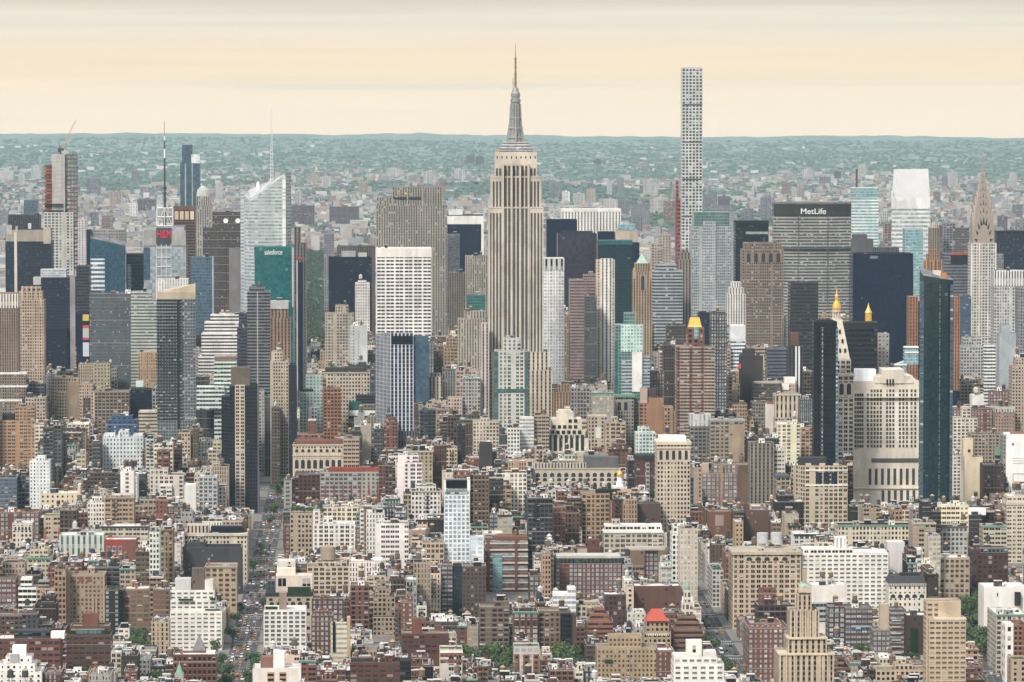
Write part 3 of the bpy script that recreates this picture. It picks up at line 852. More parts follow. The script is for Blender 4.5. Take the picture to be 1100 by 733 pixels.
def clock_tower():
    L = 'cream clock tower with steep pyramid roof and gilded cupola|behind the black glass slab'
    k = 3855 / F
    r, P, d = hero('clock_tower', 'clock tower', L, 883.4, 917.6, 403, 490, 3840, 26, fix=0, st='D', col=(.60, .53, .43), bay=4.3, fl=3.9, gl='k', side='D', roof='tan',
                   tiers=[(886, 914.8, 386, .07, .93)])
    cx, cy = P.x(900.4), 13.0; z = lambda y: P.z(y, 13)
    m = MB(); m.frustum(13.6 * k, 11, z(386.5), 5.4 * k, 5.4 * k, z(343), cx, cy)
    ob('pyramid_roof', m.mesh('pyramid_roof', plain('pale_stone', (.58, .52, .43), .8)), r)
    for row, (y, n) in enumerate(((378, 4), (368, 3), (358, 2))):
        for j in range(n):
            q = MB(); x = cx + (j - (n - 1) / 2) * 4.4; yy = 13 - (11 + (y - 386.5) / (343 - 386.5) * (5.4 * k - 11))
            q.box(x - .8, x + .8, yy - .9, yy + .5, z(y), z(y) + 3.4); ob('dormer', q.mesh('dormer', dark), r)
    m = MB()
    for i in range(8):
        a = i * math.pi / 4 + .39; m.bar((cx + 3.9 * k * math.cos(a), cy + 3.9 * k * math.sin(a), z(343.5)), (cx + 3.9 * k * math.cos(a), cy + 3.9 * k * math.sin(a), z(334.5)), .55, 0, 6)
    m.lathe([(5.4 * k, z(343.4)), (5.4 * k, z(342.2)), (2.4 * k, z(342.2)), (2.4 * k, z(335)), (4.9 * k, z(335)), (4.9 * k, z(333.6)), (0, z(333.4))], 16, cx, cy)
    ob('lantern', m.mesh('lantern', plain('pale_stone', None)), r)
    m = MB(); m.lathe([(4.5 * k, z(334)), (4.7 * k, z(330.5)), (3.6 * k, z(326)), (1.7 * k, z(323)), (1.5 * k, z(319)), (2.0 * k, z(318.5)), (1.0 * k, z(316)), (.5 * k, z(312)), (0, z(308))], 14, cx, cy)
    ob('cupola', m.mesh('cupola', gold), r)
    arcade(r, P, 884.5, 916.5, 412, 424, 4, -.3, .6, 'arched_opening')
    part(r, P, d, (.62, .55, .45), 'cornice', 882.6, 918.4, 402.5, 404.5, -.9, 27); part(r, P, d, (.62, .55, .45), 'cornice', 882.8, 918.2, 425, 426.4, -.7, 27)
    c = MB(); c.lathe([(0, 0), (4.2 * k, 0)], 28); me = c.mesh('clock_face', plain('clock_white', (.55, .57, .53), .6))
    for i, (rx, loc) in enumerate(((math.pi / 2, (cx, -.25, z(448))), )):
        f = ob('clock_face', me, r, loc); f.rotation_euler = (rx, 0, 0)
        rim = MB(); rim.lathe([(4.1 * k, -.15), (4.7 * k, -.15), (4.7 * k, .35), (4.1 * k, .35)], 28); ob('clock_rim', rim.mesh('clock_rim', plain('pale_stone', None)), f)
        hd = MB(); hd.box(-.2, .2, -.3, 2.6, .1, .25); hd.box(-.3, 1.9, -.2, .2, .1, .25)
        ob('clock_hand', hd.mesh('clock_hand', dark), f)


def pyramid_tower():
    L = 'stone tower under a gilded eight sided pyramid|half hidden by the black ribbed box'
    r, P, d = hero('pyramid_topped_tower', 'tower', L, 917, 953, 388, 400, 3990, 30, 'D', BE, 4, 3.8, roof='tan', tiers=[(920, 950.5, 380, .1, .9)])
    k = 4005 / F; cx, cy = P.x(935), 15; z = lambda y: P.z(y, 15)
    m = MB(); m.lathe([(17.5 * k, z(380)), (4.0 * k, z(347)), (3.6 * k, z(346)), (3.4 * k, z(337)), (4.0 * k, z(336)), (1.5 * k, z(331)), (.5 * k, z(327)), (0, z(325))], 8, cx, cy)
    ob('pyramid_roof', m.mesh('pyramid_roof', gold), r)
    for sx in (-1, 1):
        q = MB(); x = cx + sx * 15.2 * k; q.lathe([(1.6 * k, z(392)), (1.6 * k, z(382)), (0, z(375))], 8, x, cy - 12); ob('turret', q.mesh('turret', plain('pale_stone', None)), r)


def crystal_tower():
    L = 'faceted white glass tower with sloping top and tall lattice spire|behind the teal glass block'
    poly = [(262.5, 14, 210), (270, 0, 216), (306.5, 0, 187), (313, 20, 184), (311, 52, 190), (268, 55, 204)]
    r, P, d = hero(OT, OTC, L, 262, 313, 216, 275, 5250, 50, 'H', (.44, .47, .46), 4, 4.1, 's', poly=poly, roof='silver')
    part(r, P, d, (.62, .60, .55), 'chamfer_facet', 303.5, 307.2, 190, 330, -.5, 2, st='H', gl='w', fl=4.2)
    q = MB(); a = [P.x(258.5, 20), P.x(270, 20)]
    pts = [(a[0], 22), (a[1], 22), (a[1], 50), (a[0], 50)]; rf = MB()
    wall_poly(q, rf, pts, [P.z(205, 22), P.z(213, 22), P.z(209, 22), P.z(203, 22)], 0, 4, 4.2)
    q.face([(*p, zz) for p, zz in zip(pts, [P.z(205, 22), P.z(213, 22), P.z(209, 22), P.z(203, 22)])], None, 2)
    ob('shard', q.mesh('shard', [facade('H', 's'), facade('H', 's'), copem]), r, col=(.46, .49, .48))
    sp = MB(); x = P.x(292, 25); z = lambda y: P.z(y, 25)
    for i in range(3):
        an = i * 2.094; sp.bar((x + 2.2 * math.cos(an), 25 + 2.2 * math.sin(an), z(204)), (x + .3 * math.cos(an), 25 + .3 * math.sin(an), z(114)), .42, 0, 5, .2)
    for j in range(22):
        f = j / 22; zz = z(204) + (z(120) - z(204)) * f; rr = 2.2 - 1.9 * f
        sp.lathe([(rr, zz), (rr + .15, zz + .4), (rr, zz + .8)], 6, x, 25)
    ob('spire', sp.mesh('spire', lattice_white), r)
    v = MB(); v.lathe([(2.2, z(212)), (2.6, z(202)), (1.6, z(196.5)), (0, z(195))], 10, P.x(277.5, 30), 30); ob('cooling_tower', v.mesh('cooling_tower', signwhite), r)


def antenna_tower():
    L = 'glass tower with red lettering and a tall banded mast|in front of the domed tower'
    r, P, d = hero(OT, OTC, L, 154.5, 200, 264, 300, 5300, 46, 'C', (.30, .31, .31), 3.4, 4.0, 's', side='C', roof='grey',
                   tiers=[(156.5, 198, 243, .04, .9)])
    sp = lambda *a, **k: part(r, P, d, (.34, .335, .32), *a, **k)
    sp('crown_panel', 154.8, 168, 248, 264, -1.0, 3); sp('crown_panel', 184.5, 199.8, 248, 264, -1.0, 3)
    part(r, P, d, (.10, .11, .12), 'sign_panel', 168, 184.5, 245, 262, -1.2, 3, mt=None)
    for i in range(4): part(r, P, d, (.5, .5, .49), 'mullion_frame', 168 + i * 5.2, 168.8 + i * 5.2, 262, 300, -.7, 1)
    part(r, P, d, (.05, .08, .1), 'glass_wing', 154.4, 161, 266, 300, -1.0, 4, 'C', gl='b')
    for y in (266, 276, 286, 296): part(r, P, d, (.5, .5, .49), 'floor_band', 168, 184.4, y, y + 1.2, -.9, 1)
    lettering(r, 'H&M', P.x(176.6), -1.6, P.z(252), 10.5, signred, (184 - 169) * P.Y / F, 'sign_lettering')
    fr = MB(); a, b = P.x(168.3), P.x(185.2); z0, z1 = P.z(243), P.z(224)
    for x in (a, (a + b) / 2, b):
        for y in (9, 26): fr.bar((x, y, z0), (x, y, z1), .6, 0, 4)
    for zz in (z0, (z0 + z1) / 2, z1):
        for y in (9, 26): fr.bar((a, y, zz), (b, y, zz), .6, 0, 4)
        for x in (a, b): fr.bar((x, 9, zz), (x, 26, zz), .6, 0, 4)
    fr.bar((a, 9, z0), ((a + b) / 2, 9, z1), .35, 0, 4); fr.bar((b, 9, z0), ((a + b) / 2, 9, z1), .35, 0, 4)
    ob('rooftop_frame', fr.mesh('rooftop_frame', lattice_white), r)
    x = P.x(176.6); z = lambda y: P.z(y, 18); ms = MB()
    ms.bar((x, 18, z0), (x, 18, z(205)), 1.8, 0, 8, 1.3); ms.bar((x, 18, z(205)), (x, 18, z(170)), 1.15, 0, 8, 1.0)
    for y in (216, 209, 203): ms.lathe([(1.3, z(y)), (2.2, z(y) + .5), (2.2, z(y) + 2), (1.3, z(y) + 2.5)], 8, x, 18)
    mast = ob('mast', ms.mesh('mast', steel), r)
    for (ya, yb, m_, rr) in ((170, 160, signwhite, .95), (160, 151, steel, .85), (151, 146, signwhite, .7), (146, 130, plain('mast_orange', (.45, .16, .07)), .4)):
        q = MB(); q.bar((x, 18, z(ya)), (x, 18, z(yb)), rr, 0, 8, rr * .8); ob('mast_band', q.mesh('mast_band', m_), mast)
    for sx in (-1, 1):
        q = MB(); q.bar((x + sx * 7, 30, z0), (x + sx * 7, 30, z(232)), .25, 0, 4); ob('whip_aerial', q.mesh('whip_aerial', steel), r)


def slab_with_letters():
    L = 'wide grey slab with angled ends and white lettering under its roof|behind the navy glass block'
    poly = [(830.5, 9, 220), (857.5, 0, 220), (889, 0, 220), (914, 9, 220), (912.5, 32, 220), (888, 42, 220), (858, 42, 220), (829.5, 32, 220)]
    r, P, d = hero(OT, OTC, L, 830, 914, 220, 320, 5500, 40, 'H', (.36, .34, .31), 2.0, 3.9, 'm', poly=poly, roof='black')

    def band(nm, ya, yb, c, e=.7):
        q = MB(); pts = [(P.x(px, dy), dy - (e if dy < 20 else -e)) for px, dy, _ in poly]
        q.prism(pts, P.z(yb), P.z(ya), 0, True); return ob(nm, q.mesh(nm, facade('N')), r, col=c)
    band('sign_band', 219.5, 232, (.075, .072, .07)); band('roof_edge', 217.8, 219.5, (.20, .19, .18), 1.0); band('mechanical_band', 267, 270.2, (.06, .06, .065))
    for px in (857.5, 889): part(r, P, d, (.16, .15, .15), 'corner_rib', px - .5, px + .5, 232, 330, -1.0, 1)
    part(r, P, d, (.30, .29, .28), 'penthouse', 842, 900, 216.6, 219, 14, 30)
    lettering(r, 'MetLife', P.x(873.3), -1.0, P.z(227.4), 7.2, signwhite, 27 * P.Y / F)


def slant_roofed_tower():
    L = 'white banded tower with a steep slanted roof|above the pale turquoise glass block'
    poly = [(957.6, 0, 213), (998.6, 0, 213), (996.6, 50, 181.5), (959.5, 50, 182)]
    r, P, d = hero(OT, OTC, L, 958, 998.5, 213, 300, 6300, 50, 'H', (.56, .56, .55), 3, 6.0, 's', poly=poly, roof=(.44, .44, .435), side='H')
    next(q for q in r.children if q.name.startswith('roof')).data.materials[0] = plain('roof_metal', (.46, .46, .455), .6, .06, .05)
    part(r, P, d, (.58, .58, .57), 'plain_band', 957.3, 998.9, 212.6, 224.5, -.5, 6)
    for i in range(17):
        f = (i + .5) / 17; q = MB()
        a = Vector((P.x(957.6 + 41 * f), 0, P.z(212.6))); b = Vector((P.x(959.5 + 37.1 * f, 50), 50, P.z(181.6, 50)))
        q.bar(a, b, .35, 0, 4); ob('roof_rib', q.mesh('roof_rib', plain('rib_grey', (.46, .46, .455), .6)), r)
    part(r, P, d, (.68, .68, .66), 'roof_cheek', 957.4, 958.6, 205, 213, 0, 12)


def pencil_tower():
    L = 'slender white concrete tower with a regular grid of square windows|right of the spired limestone tower'
    r, P, d = hero(AT, ATC, L, 732.2, 754.2, 73, 275, 6430, 28.5, 'G', (.50, .50, .475), 4.75, 4.75, 'm', roof='grey')
    part(r, P, d, (.50, .49, .46), 'crown_slab', 733.3, 753.1, 72.2, 74.5, 1.5, 26)
    for y in (112, 152, 192, 232): part(r, P, d, (.09, .10, .10), 'open_floor', 732.6, 753.8, y, y + 1.7, -.12, 28.6)


def concrete_frame_tower():
    L = 'unfinished concrete tower with rust red sides and hoist|left end of the skyline'
    r, P, d = hero('unfinished_tower', 'unfinished tower', L, 47.5, 79, 228, 290, 6600, 40, 'D', (.47, .455, .42), 5.5, 4.4, 'm', roof='grey')
    part(r, P, d, (.40, .385, .36), 'concrete_core', 56, 70.5, 166, 228.5, 5, 30)
    for k in range(13): part(r, P, d, (.46, .44, .42), 'pour_line', 55.8, 70.7, 168 + k * 4.6, 168.7 + k * 4.6, 4.6, 6)
    for k in range(15): part(r, P, d, (.38, .10, .05) if k % 3 else (.20, .10, .08), 'netted_floor', 48.3, 56, 177.5 + k * 3.6, 180.0 + k * 3.6, 4, 30)
    part(r, P, d, (.15, .09, .075), 'slab_core', 50, 55.8, 178, 229, 6, 28)
    for k in range(28): part(r, P, d, (.24, .13, .10), 'scaffold_floor', 71.5, 82.2, 166.2 + k * 4.5, 167.4 + k * 4.5, 6, 34)
    for px in (71.8, 75.4, 78.8, 81.8):
        part(r, P, d, (.22, .12, .09), 'scaffold_column', px - .28, px + .28, 165 - (px > 76) * 3, 292, 6.4, 7.2); part(r, P, d, (.20, .12, .09), 'scaffold_column', px - .28, px + .28, 166, 292, 32, 33)
    part(r, P, d, (.42, .40, .37), 'hoist_mast', 68.9, 70.1, 165, 290, -1.0, 2)
    for y in (219, 226): part(r, P, d, (.06, .06, .065), 'work_deck', 47, 72, y, y + 1.2, -.6, 20)
    cr = root_at('tower_crane', 'crane', 'yellow tower crane with raised jib on top of the unfinished concrete tower', at(65.5, 300, 6618)[0], 6618)
    z = lambda y: at(66, y, 6618)[1]; k = 6618 / F; X = lambda px: (px - 65.5) * k
    m = MB(); m.bar((0, 0, z(166) - 3), (0, 0, z(159)), 1.1, 0, 4); ob('crane_mast', m.mesh('crane_mast', steel), cr)
    m = MB(); m.box(X(63.4), X(69.4), -2, 2, z(162), z(159.4), 0, True); m.box(X(63.2), X(65), -2.2, 2.2, z(163.4), z(160), 0, True); ob('crane_cab', m.mesh('crane_cab', steel), cr)
    m = MB()
    for dy in (-.8, .8): m.bar((X(68), dy, z(160)), (X(82.5), dy, z(129.5)), .32, 0, 4)
    m.bar((X(67), 0, z(157.4)), (X(81), 0, z(130.6)), .3, 0, 4)
    for i in range(12): f = i / 12; m.bar((X(68 + 14.5 * f), -.8, z(160 - 30.5 * f)), (X(67.4 + 14.2 * (f + .08)), .8, z(158.4 - 28 * (f + .08))), .2, 0, 3)
    ob('jib', m.mesh('jib', plain('crane_yellow', (.55, .38, .14))), cr)
    m = MB(); m.bar((X(65), 0, z(160)), (X(63.9), 0, z(151.6)), .4, 0, 4); m.bar((X(63.9), 0, z(151.6)), (X(72), 0, z(151)), .15, 0, 3); ob('a_frame', m.mesh('a_frame', steel), cr)


def domed_tower():
    L = 'grey stone tower with a ribbed dome|right of the red lettered glass tower'
    r, P, d = hero(OT, OTC, L, 209.5, 227, 222, 275, 6380, 24, 'V', (.36, .33, .29), 3.6, 3.8, 'm', roof='grey', tiers=[(211, 225.8, 211, .1, .9)])
    k = 6392 / F; m = MB(); cx, cy = P.x(218.2), 12; z = lambda y: P.z(y, 12)
    m.lathe([(6.8 * k, z(211.5)), (6.6 * k, z(208)), (5.6 * k, z(204.3)), (3.6 * k, z(201.2)), (1.2 * k, z(199.8)), (0, z(199.6))], 16, cx, cy)
    o = ob('dome', m.mesh('dome', plain('dome_metal', (.40, .42, .41), .5)), r)
    for i in range(16):
        a = i * math.pi / 8; q = MB(); q.bar((cx + 6.9 * k * math.cos(a), cy + 6.9 * k * math.sin(a), z(211)), (cx + 5.8 * k * math.cos(a), cy + 5.8 * k * math.sin(a), z(204)), .5, 0, 4); q.bar((cx + 5.8 * k * math.cos(a), cy + 5.8 * k * math.sin(a), z(204)), (cx, cy, z(199.4)), .45, 0, 4, .2)
        ob('dome_rib', q.mesh('dome_rib', plain('pale_stone', None)), o)


def twin_crown_tower():
    L = 'tan brick tower with a gothic lace crown|between the slant roofed tower and the sunburst crown'
    r, P, d = hero(OT, OTC, L, 998.5, 1008.6, 245, 275, 6000, 18, 'V', (.30, .25, .20), 3, 3.6, 'k', roof='tan')
    k = 6009 / F; z = lambda y: P.z(y, 9)
    for i in range(5):
        q = MB(); x = P.x(999.3 + i * 2.1, 0); q.bar((x, .6, z(247)), (x, .6, z(238.5 - (i == 2) * 1.4)), .55, 0, 5, .12); ob('pinnacle', q.mesh('pinnacle', plain('pale_stone', None)), r)
    q = MB(); q.lathe([(4.4 * k, z(246)), (3.6 * k, z(241)), (0, z(239))], 8, P.x(1003.5), 9); ob('crown', q.mesh('crown', plain('crown_steel', None)), r)
    L = 'orange brick tower with stepped buttressed top|just left of the pale sunburst crowned tower'
    r, P, d = hero(OT, OTC, L, 992.5, 1013, 290, 310, 5250, 26, 'V', (.42, .24, .13), 2.6, 3.6, 'k', roof='tan', tiers=[(994.5, 1011.5, 281, .06, .94), (996.8, 1009, 273, .16, .84), (999.5, 1007, 268, .25, .75)])
    for i in range(5): part(r, P, d, (.46, .28, .17), 'buttress', 994.6 + i * 4, 995.7 + i * 4, 279, 296, -.6 + .0, 3)


def rockefeller_like_slab():
    L = 'broad grey limestone slab with stepped shoulders and dark vertical window strips|left of the spired limestone tower'
    r, P, d = hero(OT, OTC, L, 404, 480.5, 221, 365, 5900, 42, 'V', (.34, .30, .25), 3.3, 3.7, 'm', roof='grey',
                   tiers=[(404.6, 426, 212.5, .03, .9), (421.5, 475, 201, .06, .95), (448, 452, 198.5, .2, .8)])
    for px in (417.8, 421.8, 438, 454.5, 470, 475): part(r, P, d, (.40, .355, .30), 'pier', px - .55, px + .55, 203 if 421 < px < 475 else 222, 300, .5, 3.5)
    part(r, P, d, (.08, .075, .07), 'terrace_edge', 421, 452, 212, 213.6, 1.0, 3)
    P0 = (P.x(438), P.z(207.5))
    for i, c in enumerate(((.8, .55, .05), (.75, .2, .05), (.6, .05, .1), (.35, .1, .45), (.05, .25, .6), (.1, .45, .15))):
        a = math.pi * (.5 + i) / 6; q = MB(); q.lathe([(0, 0), (1.5, 0)], 10)
        f = ob('sign_petal', q.mesh('sign_petal', plain('petal', (1, 1, 1), .5, .03, 1, 0, True)), r, (P0[0] - 2.6 * math.cos(a), 2.0, P0[1] + 2.4 * math.sin(a) - 1), c); f.rotation_euler = (math.pi / 2, 0, 0)


def stone_office_block():
    L = 'massive cream stepped block with rows of paired dark windows|between the clock tower and the slim teal glass tower'
    r, P, d = hero('office_building', 'office building', L, 917.5, 990.5, 484, 545, 3890, 60, 'N', (.60, .545, .46), 3.2, 3.9, fix=0, roof='white',
                   tiers=[(918.4, 989.4, 409.5, .05, .95), (921.5, 989, 459, .02, .96)], kit='')
    z = lambda y: P.z(y)
    spots = []
    for row in range(14):
        yy = 420.4 + row * 4.55
        for gx in (919.9, 922.5, 925, 927.5, 933.3, 937.2, 940.5, 943.8, 947.2, 954, 957.4, 960.8, 967.8, 971.6, 975.4, 980.4, 984.4):
            if row == 0 and gx < 936: continue
            spots.append((P.x(gx), (.02 * d + .25 if yy > 457 and gx > 922 else .05 * d + .25) if yy < 481 else -.1, P.z(yy + 1.4)))
    window_parts(r, spots, 1.8, 2.5, (.52, .47, .4), False)
    part(r, P, d, (.60, .545, .46), 'upper_block', 949.5, 972.5, 397.5, 412, 2.2, 40)
    part(r, P, d, (.60, .545, .46), 'upper_block', 940.5, 982, 404.5, 412, 2.6, 44)
    for j in range(3): part(r, P, d, BK, 'tall_window', 953 + j * 3.2, 954.8 + j * 3.2, 407.5, 414, 1.9, 2.4)
    part(r, P, d, (.15, .14, .13), 'louvre_band', 937, 990.8, 492.5, 497, -.4, 10)
    for j in range(9): part(r, P, d, (.10, .095, .09), 'tall_window', 934.0 + j * 6.7, 937.0 + j * 6.7, 503.5, 521, -.2, .6)
    for j in range(7): part(r, P, d, (.10, .095, .09), 'tall_window', 948 + j * 6.7, 951 + j * 6.7, 527, 545, -.2, .6)
    part(r, P, d, (.58, .52, .42), 'cornice', 917, 991, 524, 525.4, -1.2, 2); part(r, P, d, (.58, .52, .42), 'cornice', 917.6, 990.2, 426.4, 427.4, .0, 3)
    part(r, P, d, (.66, .68, .68), 'rooftop_screen', 921.5, 943.5, 397, 411, 14, 30)


def dark_glass_slabs():
    L = 'narrow black glass tower with faint lighter window columns|partly covering the cream clock tower'
    r, P, d = hero(AT, ATC, L, 874.5, 899.5, 345.5, 495, 3790, 16, 'C', (.045, .045, .052), 3.0, 3.7, 'k', side='G', roof='black')
    part(r, P, d, (.05, .05, .055), 'bay_column', 882, 885.4, 352, 560, -.8, 3, 'P', gl='s', bay=2.4, fl=3.7)
    part(r, P, d, (.10, .13, .14), 'balcony_stack', 898.2, 900.5, 352, 560, -1.0, 14, 'H', gl='c', fl=3.7)
    part(r, P, d, (.06, .06, .065), 'roof_rail', 877, 896, 343.8, 345.8, 3, 15)
    L = 'slim dark teal glass tower with flared sloping top|right of the massive cream stepped block'
    poly = [(991.5, 0, 296), (1016, -1.5, 300), (1024, 5, 301), (1020, 26, 297), (989.5, 24, 288), (988, 9, 290)]
    r, P, d = hero(AT, ATC, L, 988, 1024, 300, 540, 3660, 24, 'C', (.06, .075, .08), 2.6, 3.8, 'd', poly=poly, roof='grey')
    part(r, P, d, (.02, .03, .04), 'dark_facet', 998, 1018, 304, 620, -2.2, .5, 'C', gl='d', bay=2.4, fl=3.8)
    part(r, P, d, (.03, .05, .06), 'pale_window_column', 1008.6, 1010.4, 304, 620, -2.5, 0, 'P', gl='c', bay=1.5, fl=3.8)  # the thin column has paler window glass than the facet
    part(r, P, d, (.12, .16, .17), 'balcony_stack', 989, 992.5, 302, 620, -.6, 8, 'H', gl='b', fl=3.8)
    part(r, P, d, (.12, .16, .17), 'balcony_stack', 1021.5, 1024.6, 306, 620, 2.6, 14, 'H', gl='b', fl=3.8)
    part(r, P, d, (.55, .52, .48), 'crane_platform', 1004, 1012, 291, 300, 8, 16); part(r, P, d, (.62, .22, .08), 'safety_netting', 1012.5, 1018, 294, 299.5, 6, 14)


def arcade(root, P, x0, x1, yt, yb, n, da=-.12, frac=.62, name='arched_window'):
    bk = MB(); bk.box(P.x(x0 - .6), P.x(x1 + .6), da + .03, da + .6, P.z(yb + .3), P.z(yt - .8), 0, True)
    o = ob('wall_band', bk.mesh('wall_band', PARW), root); o.color = (*tone(HCOL[root.name]), 1)
    q = MB(); wv = (P.x(x1) - P.x(x0)) / n * frac / 2; h = P.z(yt) - P.z(yb); rr = min(wv, h * .6)
    pts = [(-wv, 0), (wv, 0), (wv, h - rr)] + [(wv * math.cos(a * math.pi / 8), h - rr + rr * math.sin(a * math.pi / 8)) for a in range(1, 8)] + [(-wv, h - rr)]
    q.face([(u, 0, v) for u, v in pts])
    for (ua, va), (ub, vb) in zip(pts, pts[1:] + pts[:1]): q.face([(ua, 0, va), (ua, .3, va), (ub, .3, vb), (ub, 0, vb)])
    me = q.mesh(name, plain('window_glass', (.03, .034, .042), .12))
    for i in range(n):
        f = P.x(x0) + (P.x(x1) - P.x(x0)) * (i + .5) / n
        ob(name, me, root, (f, da, P.z(yb)))


for f in (spired_tower, sunburst_tower, clock_tower, pyramid_tower, crystal_tower, antenna_tower, slab_with_letters, slant_roofed_tower,
          pencil_tower, concrete_frame_tower, domed_tower, twin_crown_tower, rockefeller_like_slab, stone_office_block, dark_glass_slabs): f()

# ---------------------------------------------------------------- the other buildings one can point to, far to near
OB, OBC, AB, ABC, LB, LBC = 'office_building', 'office building', 'apartment_building', 'apartment building', 'loft_building', 'loft building'
h = hero
# --- far row
h(OT, OTC, 'dark blue striped glass tower with pale curved cap|left of the ribbed dome', 194, 215, 175, 215, 6460, 30, 'C', (.10, .12, .15), 3, 4, 'b', tiers=[(196, 207, 156, .1, .9)],
  parts=[('pale_corner', 206, 215.3, 166, 175.5, -.4, 8, 'H', (.6, .6, .58), 3, 4, 'w'), ('pale_stripe', 199, 200.4, 176, 240, -.5, 1, 'N', (.35, .38, .4)), ('pale_stripe', 206.4, 207.6, 176, 240, -.5, 1, 'N', (.35, .38, .4)), ('fin', 204.5, 206, 154.6, 160, 4, 8, 'N', GY)])
h(OT, OTC, 'pale slab with white vertical piers and dark strips|right of the spired limestone tower', 603, 667, 225, 256, 6550, 34, 'T', (.62, .60, .56), 4.6, 4, 'k', parts=[('roof_band', 602.8, 667.2, 224.5, 227.5, -.5, 30, 'N', (.62, .6, .56))])
h('unfinished_tower', 'unfinished tower', 'thin rust red tower under construction|hugging the slender white concrete grid tower', 726, 733, 214, 285, 6480, 20, 'H', (.52, .12, .065), 3, 6, 'u', tiers=[(726.2, 728.8, 194, .2, .7)], roof='red', parts=[('hoist_mast', 725.6, 727, 205, 290, -1, 2, 'N', (.25, .13, .1))])
h(OT, OTC, 'small blue grey glass block|left of the unfinished concrete tower', 26, 41, 215, 240, 6700, 24, 'C', (.2, .24, .27), 3, 4, 'b')
h(OT, OTC, 'dark building with ribbed mechanical top|left of the unfinished concrete tower', 9, 43, 231, 250, 6250, 30, 'V', (.09, .09, .10), 3, 4, 'k', roof='black', kit='AAB')
h(OT, OTC, 'dark bronze building with tan framed panels on top|below the dark blue striped tower', 186, 210, 222, 300, 6000, 30, 'R', (.20, .12, .09), 3, 4, 'k', parts=[('roof_frame', 186, 210.2, 222.6, 226, -.6, 20, 'N', (.22, .12, .08))] + [('panel', 188 + i * 5.5, 192 + i * 5.5, 227, 236, -.5, 1, 'N', (.55, .44, .32)) for i in range(4)])
h(OT, OTC, 'brown grey slab with two round white dishes near its top|left of the faceted white tower', 218, 259, 245, 305, 5700, 30, 'S', (.13, .105, .10), 3, 3.6, 'k', roof='grey', tiers=[(228, 259, 228, .3, .95)], kit='AB')
_r, _P, _d = h(OT, OTC, 'small plain grey block|below the brown slab with two round dishes', 246, 258.5, 267, 305, 5500, 24, 'N', (.24, .22, .22), kit='A')
for px in (242.5, 255.5):
    m = MB(); m.lathe([(0, 0), (2.9, .6), (3.2, 1.2), (0, .9)], 18)
    o = ob('dish', m.mesh('dish', signwhite), H[-2]['root'], (H[-2]['P'].x(px), 8.5, H[-2]['P'].z(237.5))); o.rotation_euler = (math.pi / 2, 0, 0)
h(OT, OTC, 'navy slab framed by a white top band and white edge|left of the spired limestone tower', 480, 519, 231, 298, 6300, 30, 'C', (.03, .035, .06), 3, 4, 'n', roof='white',
  parts=[('white_band', 479.5, 519.5, 232, 241, -.6, 30, 'N', (.62, .6, .56)), ('white_edge', 517, 519.6, 241, 310, -.6, 30, 'N', (.62, .6, .56)), ('penthouse', 482, 497, 225, 231, 8, 20, 'N', (.5, .5, .5))])
h(OT, OTC, 'grey glass sliver with pale floor lines|against the navy slab with white edge', 480.5, 494, 252, 300, 6000, 24, 'H', (.34, .34, .34), 3, 3.8, 's', kit='B')
h(OT, OTC, 'tan ribbed stone block|just left of the spired limestone tower', 500, 524, 275, 350, 5600, 26, 'V', (.36, .31, .25), 3, 3.7, 'm', kit='BAT')
h(OT, OTC, 'brown ribbed block lower than its neighbours|left of the tan ribbed stone block', 482.5, 500, 293, 358, 5500, 26, 'V', (.23, .19, .16), 3, 3.7, 'k', kit='BA')
h(OT, OTC, 'flat topped navy glass box|right behind the spired limestone tower', 587, 620, 236, 280, 6050, 30, 'C', (.025, .03, .05), 3, 4, 'n', roof='black')
h(OT, OTC, 'broad dark violet glass slab with faint grid|right of the flat topped navy box', 599, 641, 251, 305, 5750, 30, 'C', (.055, .05, .065), 3, 3.8, 'u', roof='black', parts=[('roof_screen', 603, 637, 248.5, 251, 6, 24, 'N', (.05, .05, .06))])
h(OT, OTC, 'low navy top showing between towers|below the pale slab with white piers', 642, 660, 249, 262, 6150, 20, 'C', (.03, .03, .05), 3, 4, 'n', roof='black')
h(OT, OTC, 'dark teal glass tower with lighter roof edge|right of the dark violet glass slab', 643, 679, 259, 345, 5700, 34, 'C', (.05, .08, .09), 3, 4, 'd', parts=[('roof_edge', 642.6, 679.4, 258.4, 263, -.6, 30, 'C', (.10, .18, .18), 3, 4, 't'), ('dark_wing', 679, 687, 261, 350, 3, 30, 'C', (.03, .035, .05), 3, 4, 'n')])
h(OT, OTC, 'tan tower with sloped pale green glass roof|behind the dark teal glass tower', 661, 685, 249, 270, 6150, 26, 'N', (.48, .38, .30), tiers=[(662.5, 683.5, 246, .1, .9)], parts=[('glass_roof', 664, 682.5, 241, 247.5, 2.5, 16, 'C', (.35, .5, .45), 3, 4, 'c')])
h(OT, OTC, 'light grey gridded tower with green glass crown|right of the slender white concrete tower', 743, 785.5, 243, 345, 5700, 40, 'D', (.36, .37, .36), 2.6, 3.7, 'b', tiers=[(745.5, 783.5, 228, .08, .92)],
  parts=[('glass_crown', 745.3, 783.7, 228, 244, 2.6, 36, 'C', (.22, .34, .30), 3, 4, 'g'), ('bay', 755, 769, 238, 350, -1.2, 4, 'D', (.42, .42, .41), 2.6, 3.7, 'b')])
h(OT, OTC, 'plain grey blue sliver|right of the gridded tower with green glass crown', 784, 791.5, 228, 300, 6500, 20, 'S', (.30, .32, .34), gl='b')
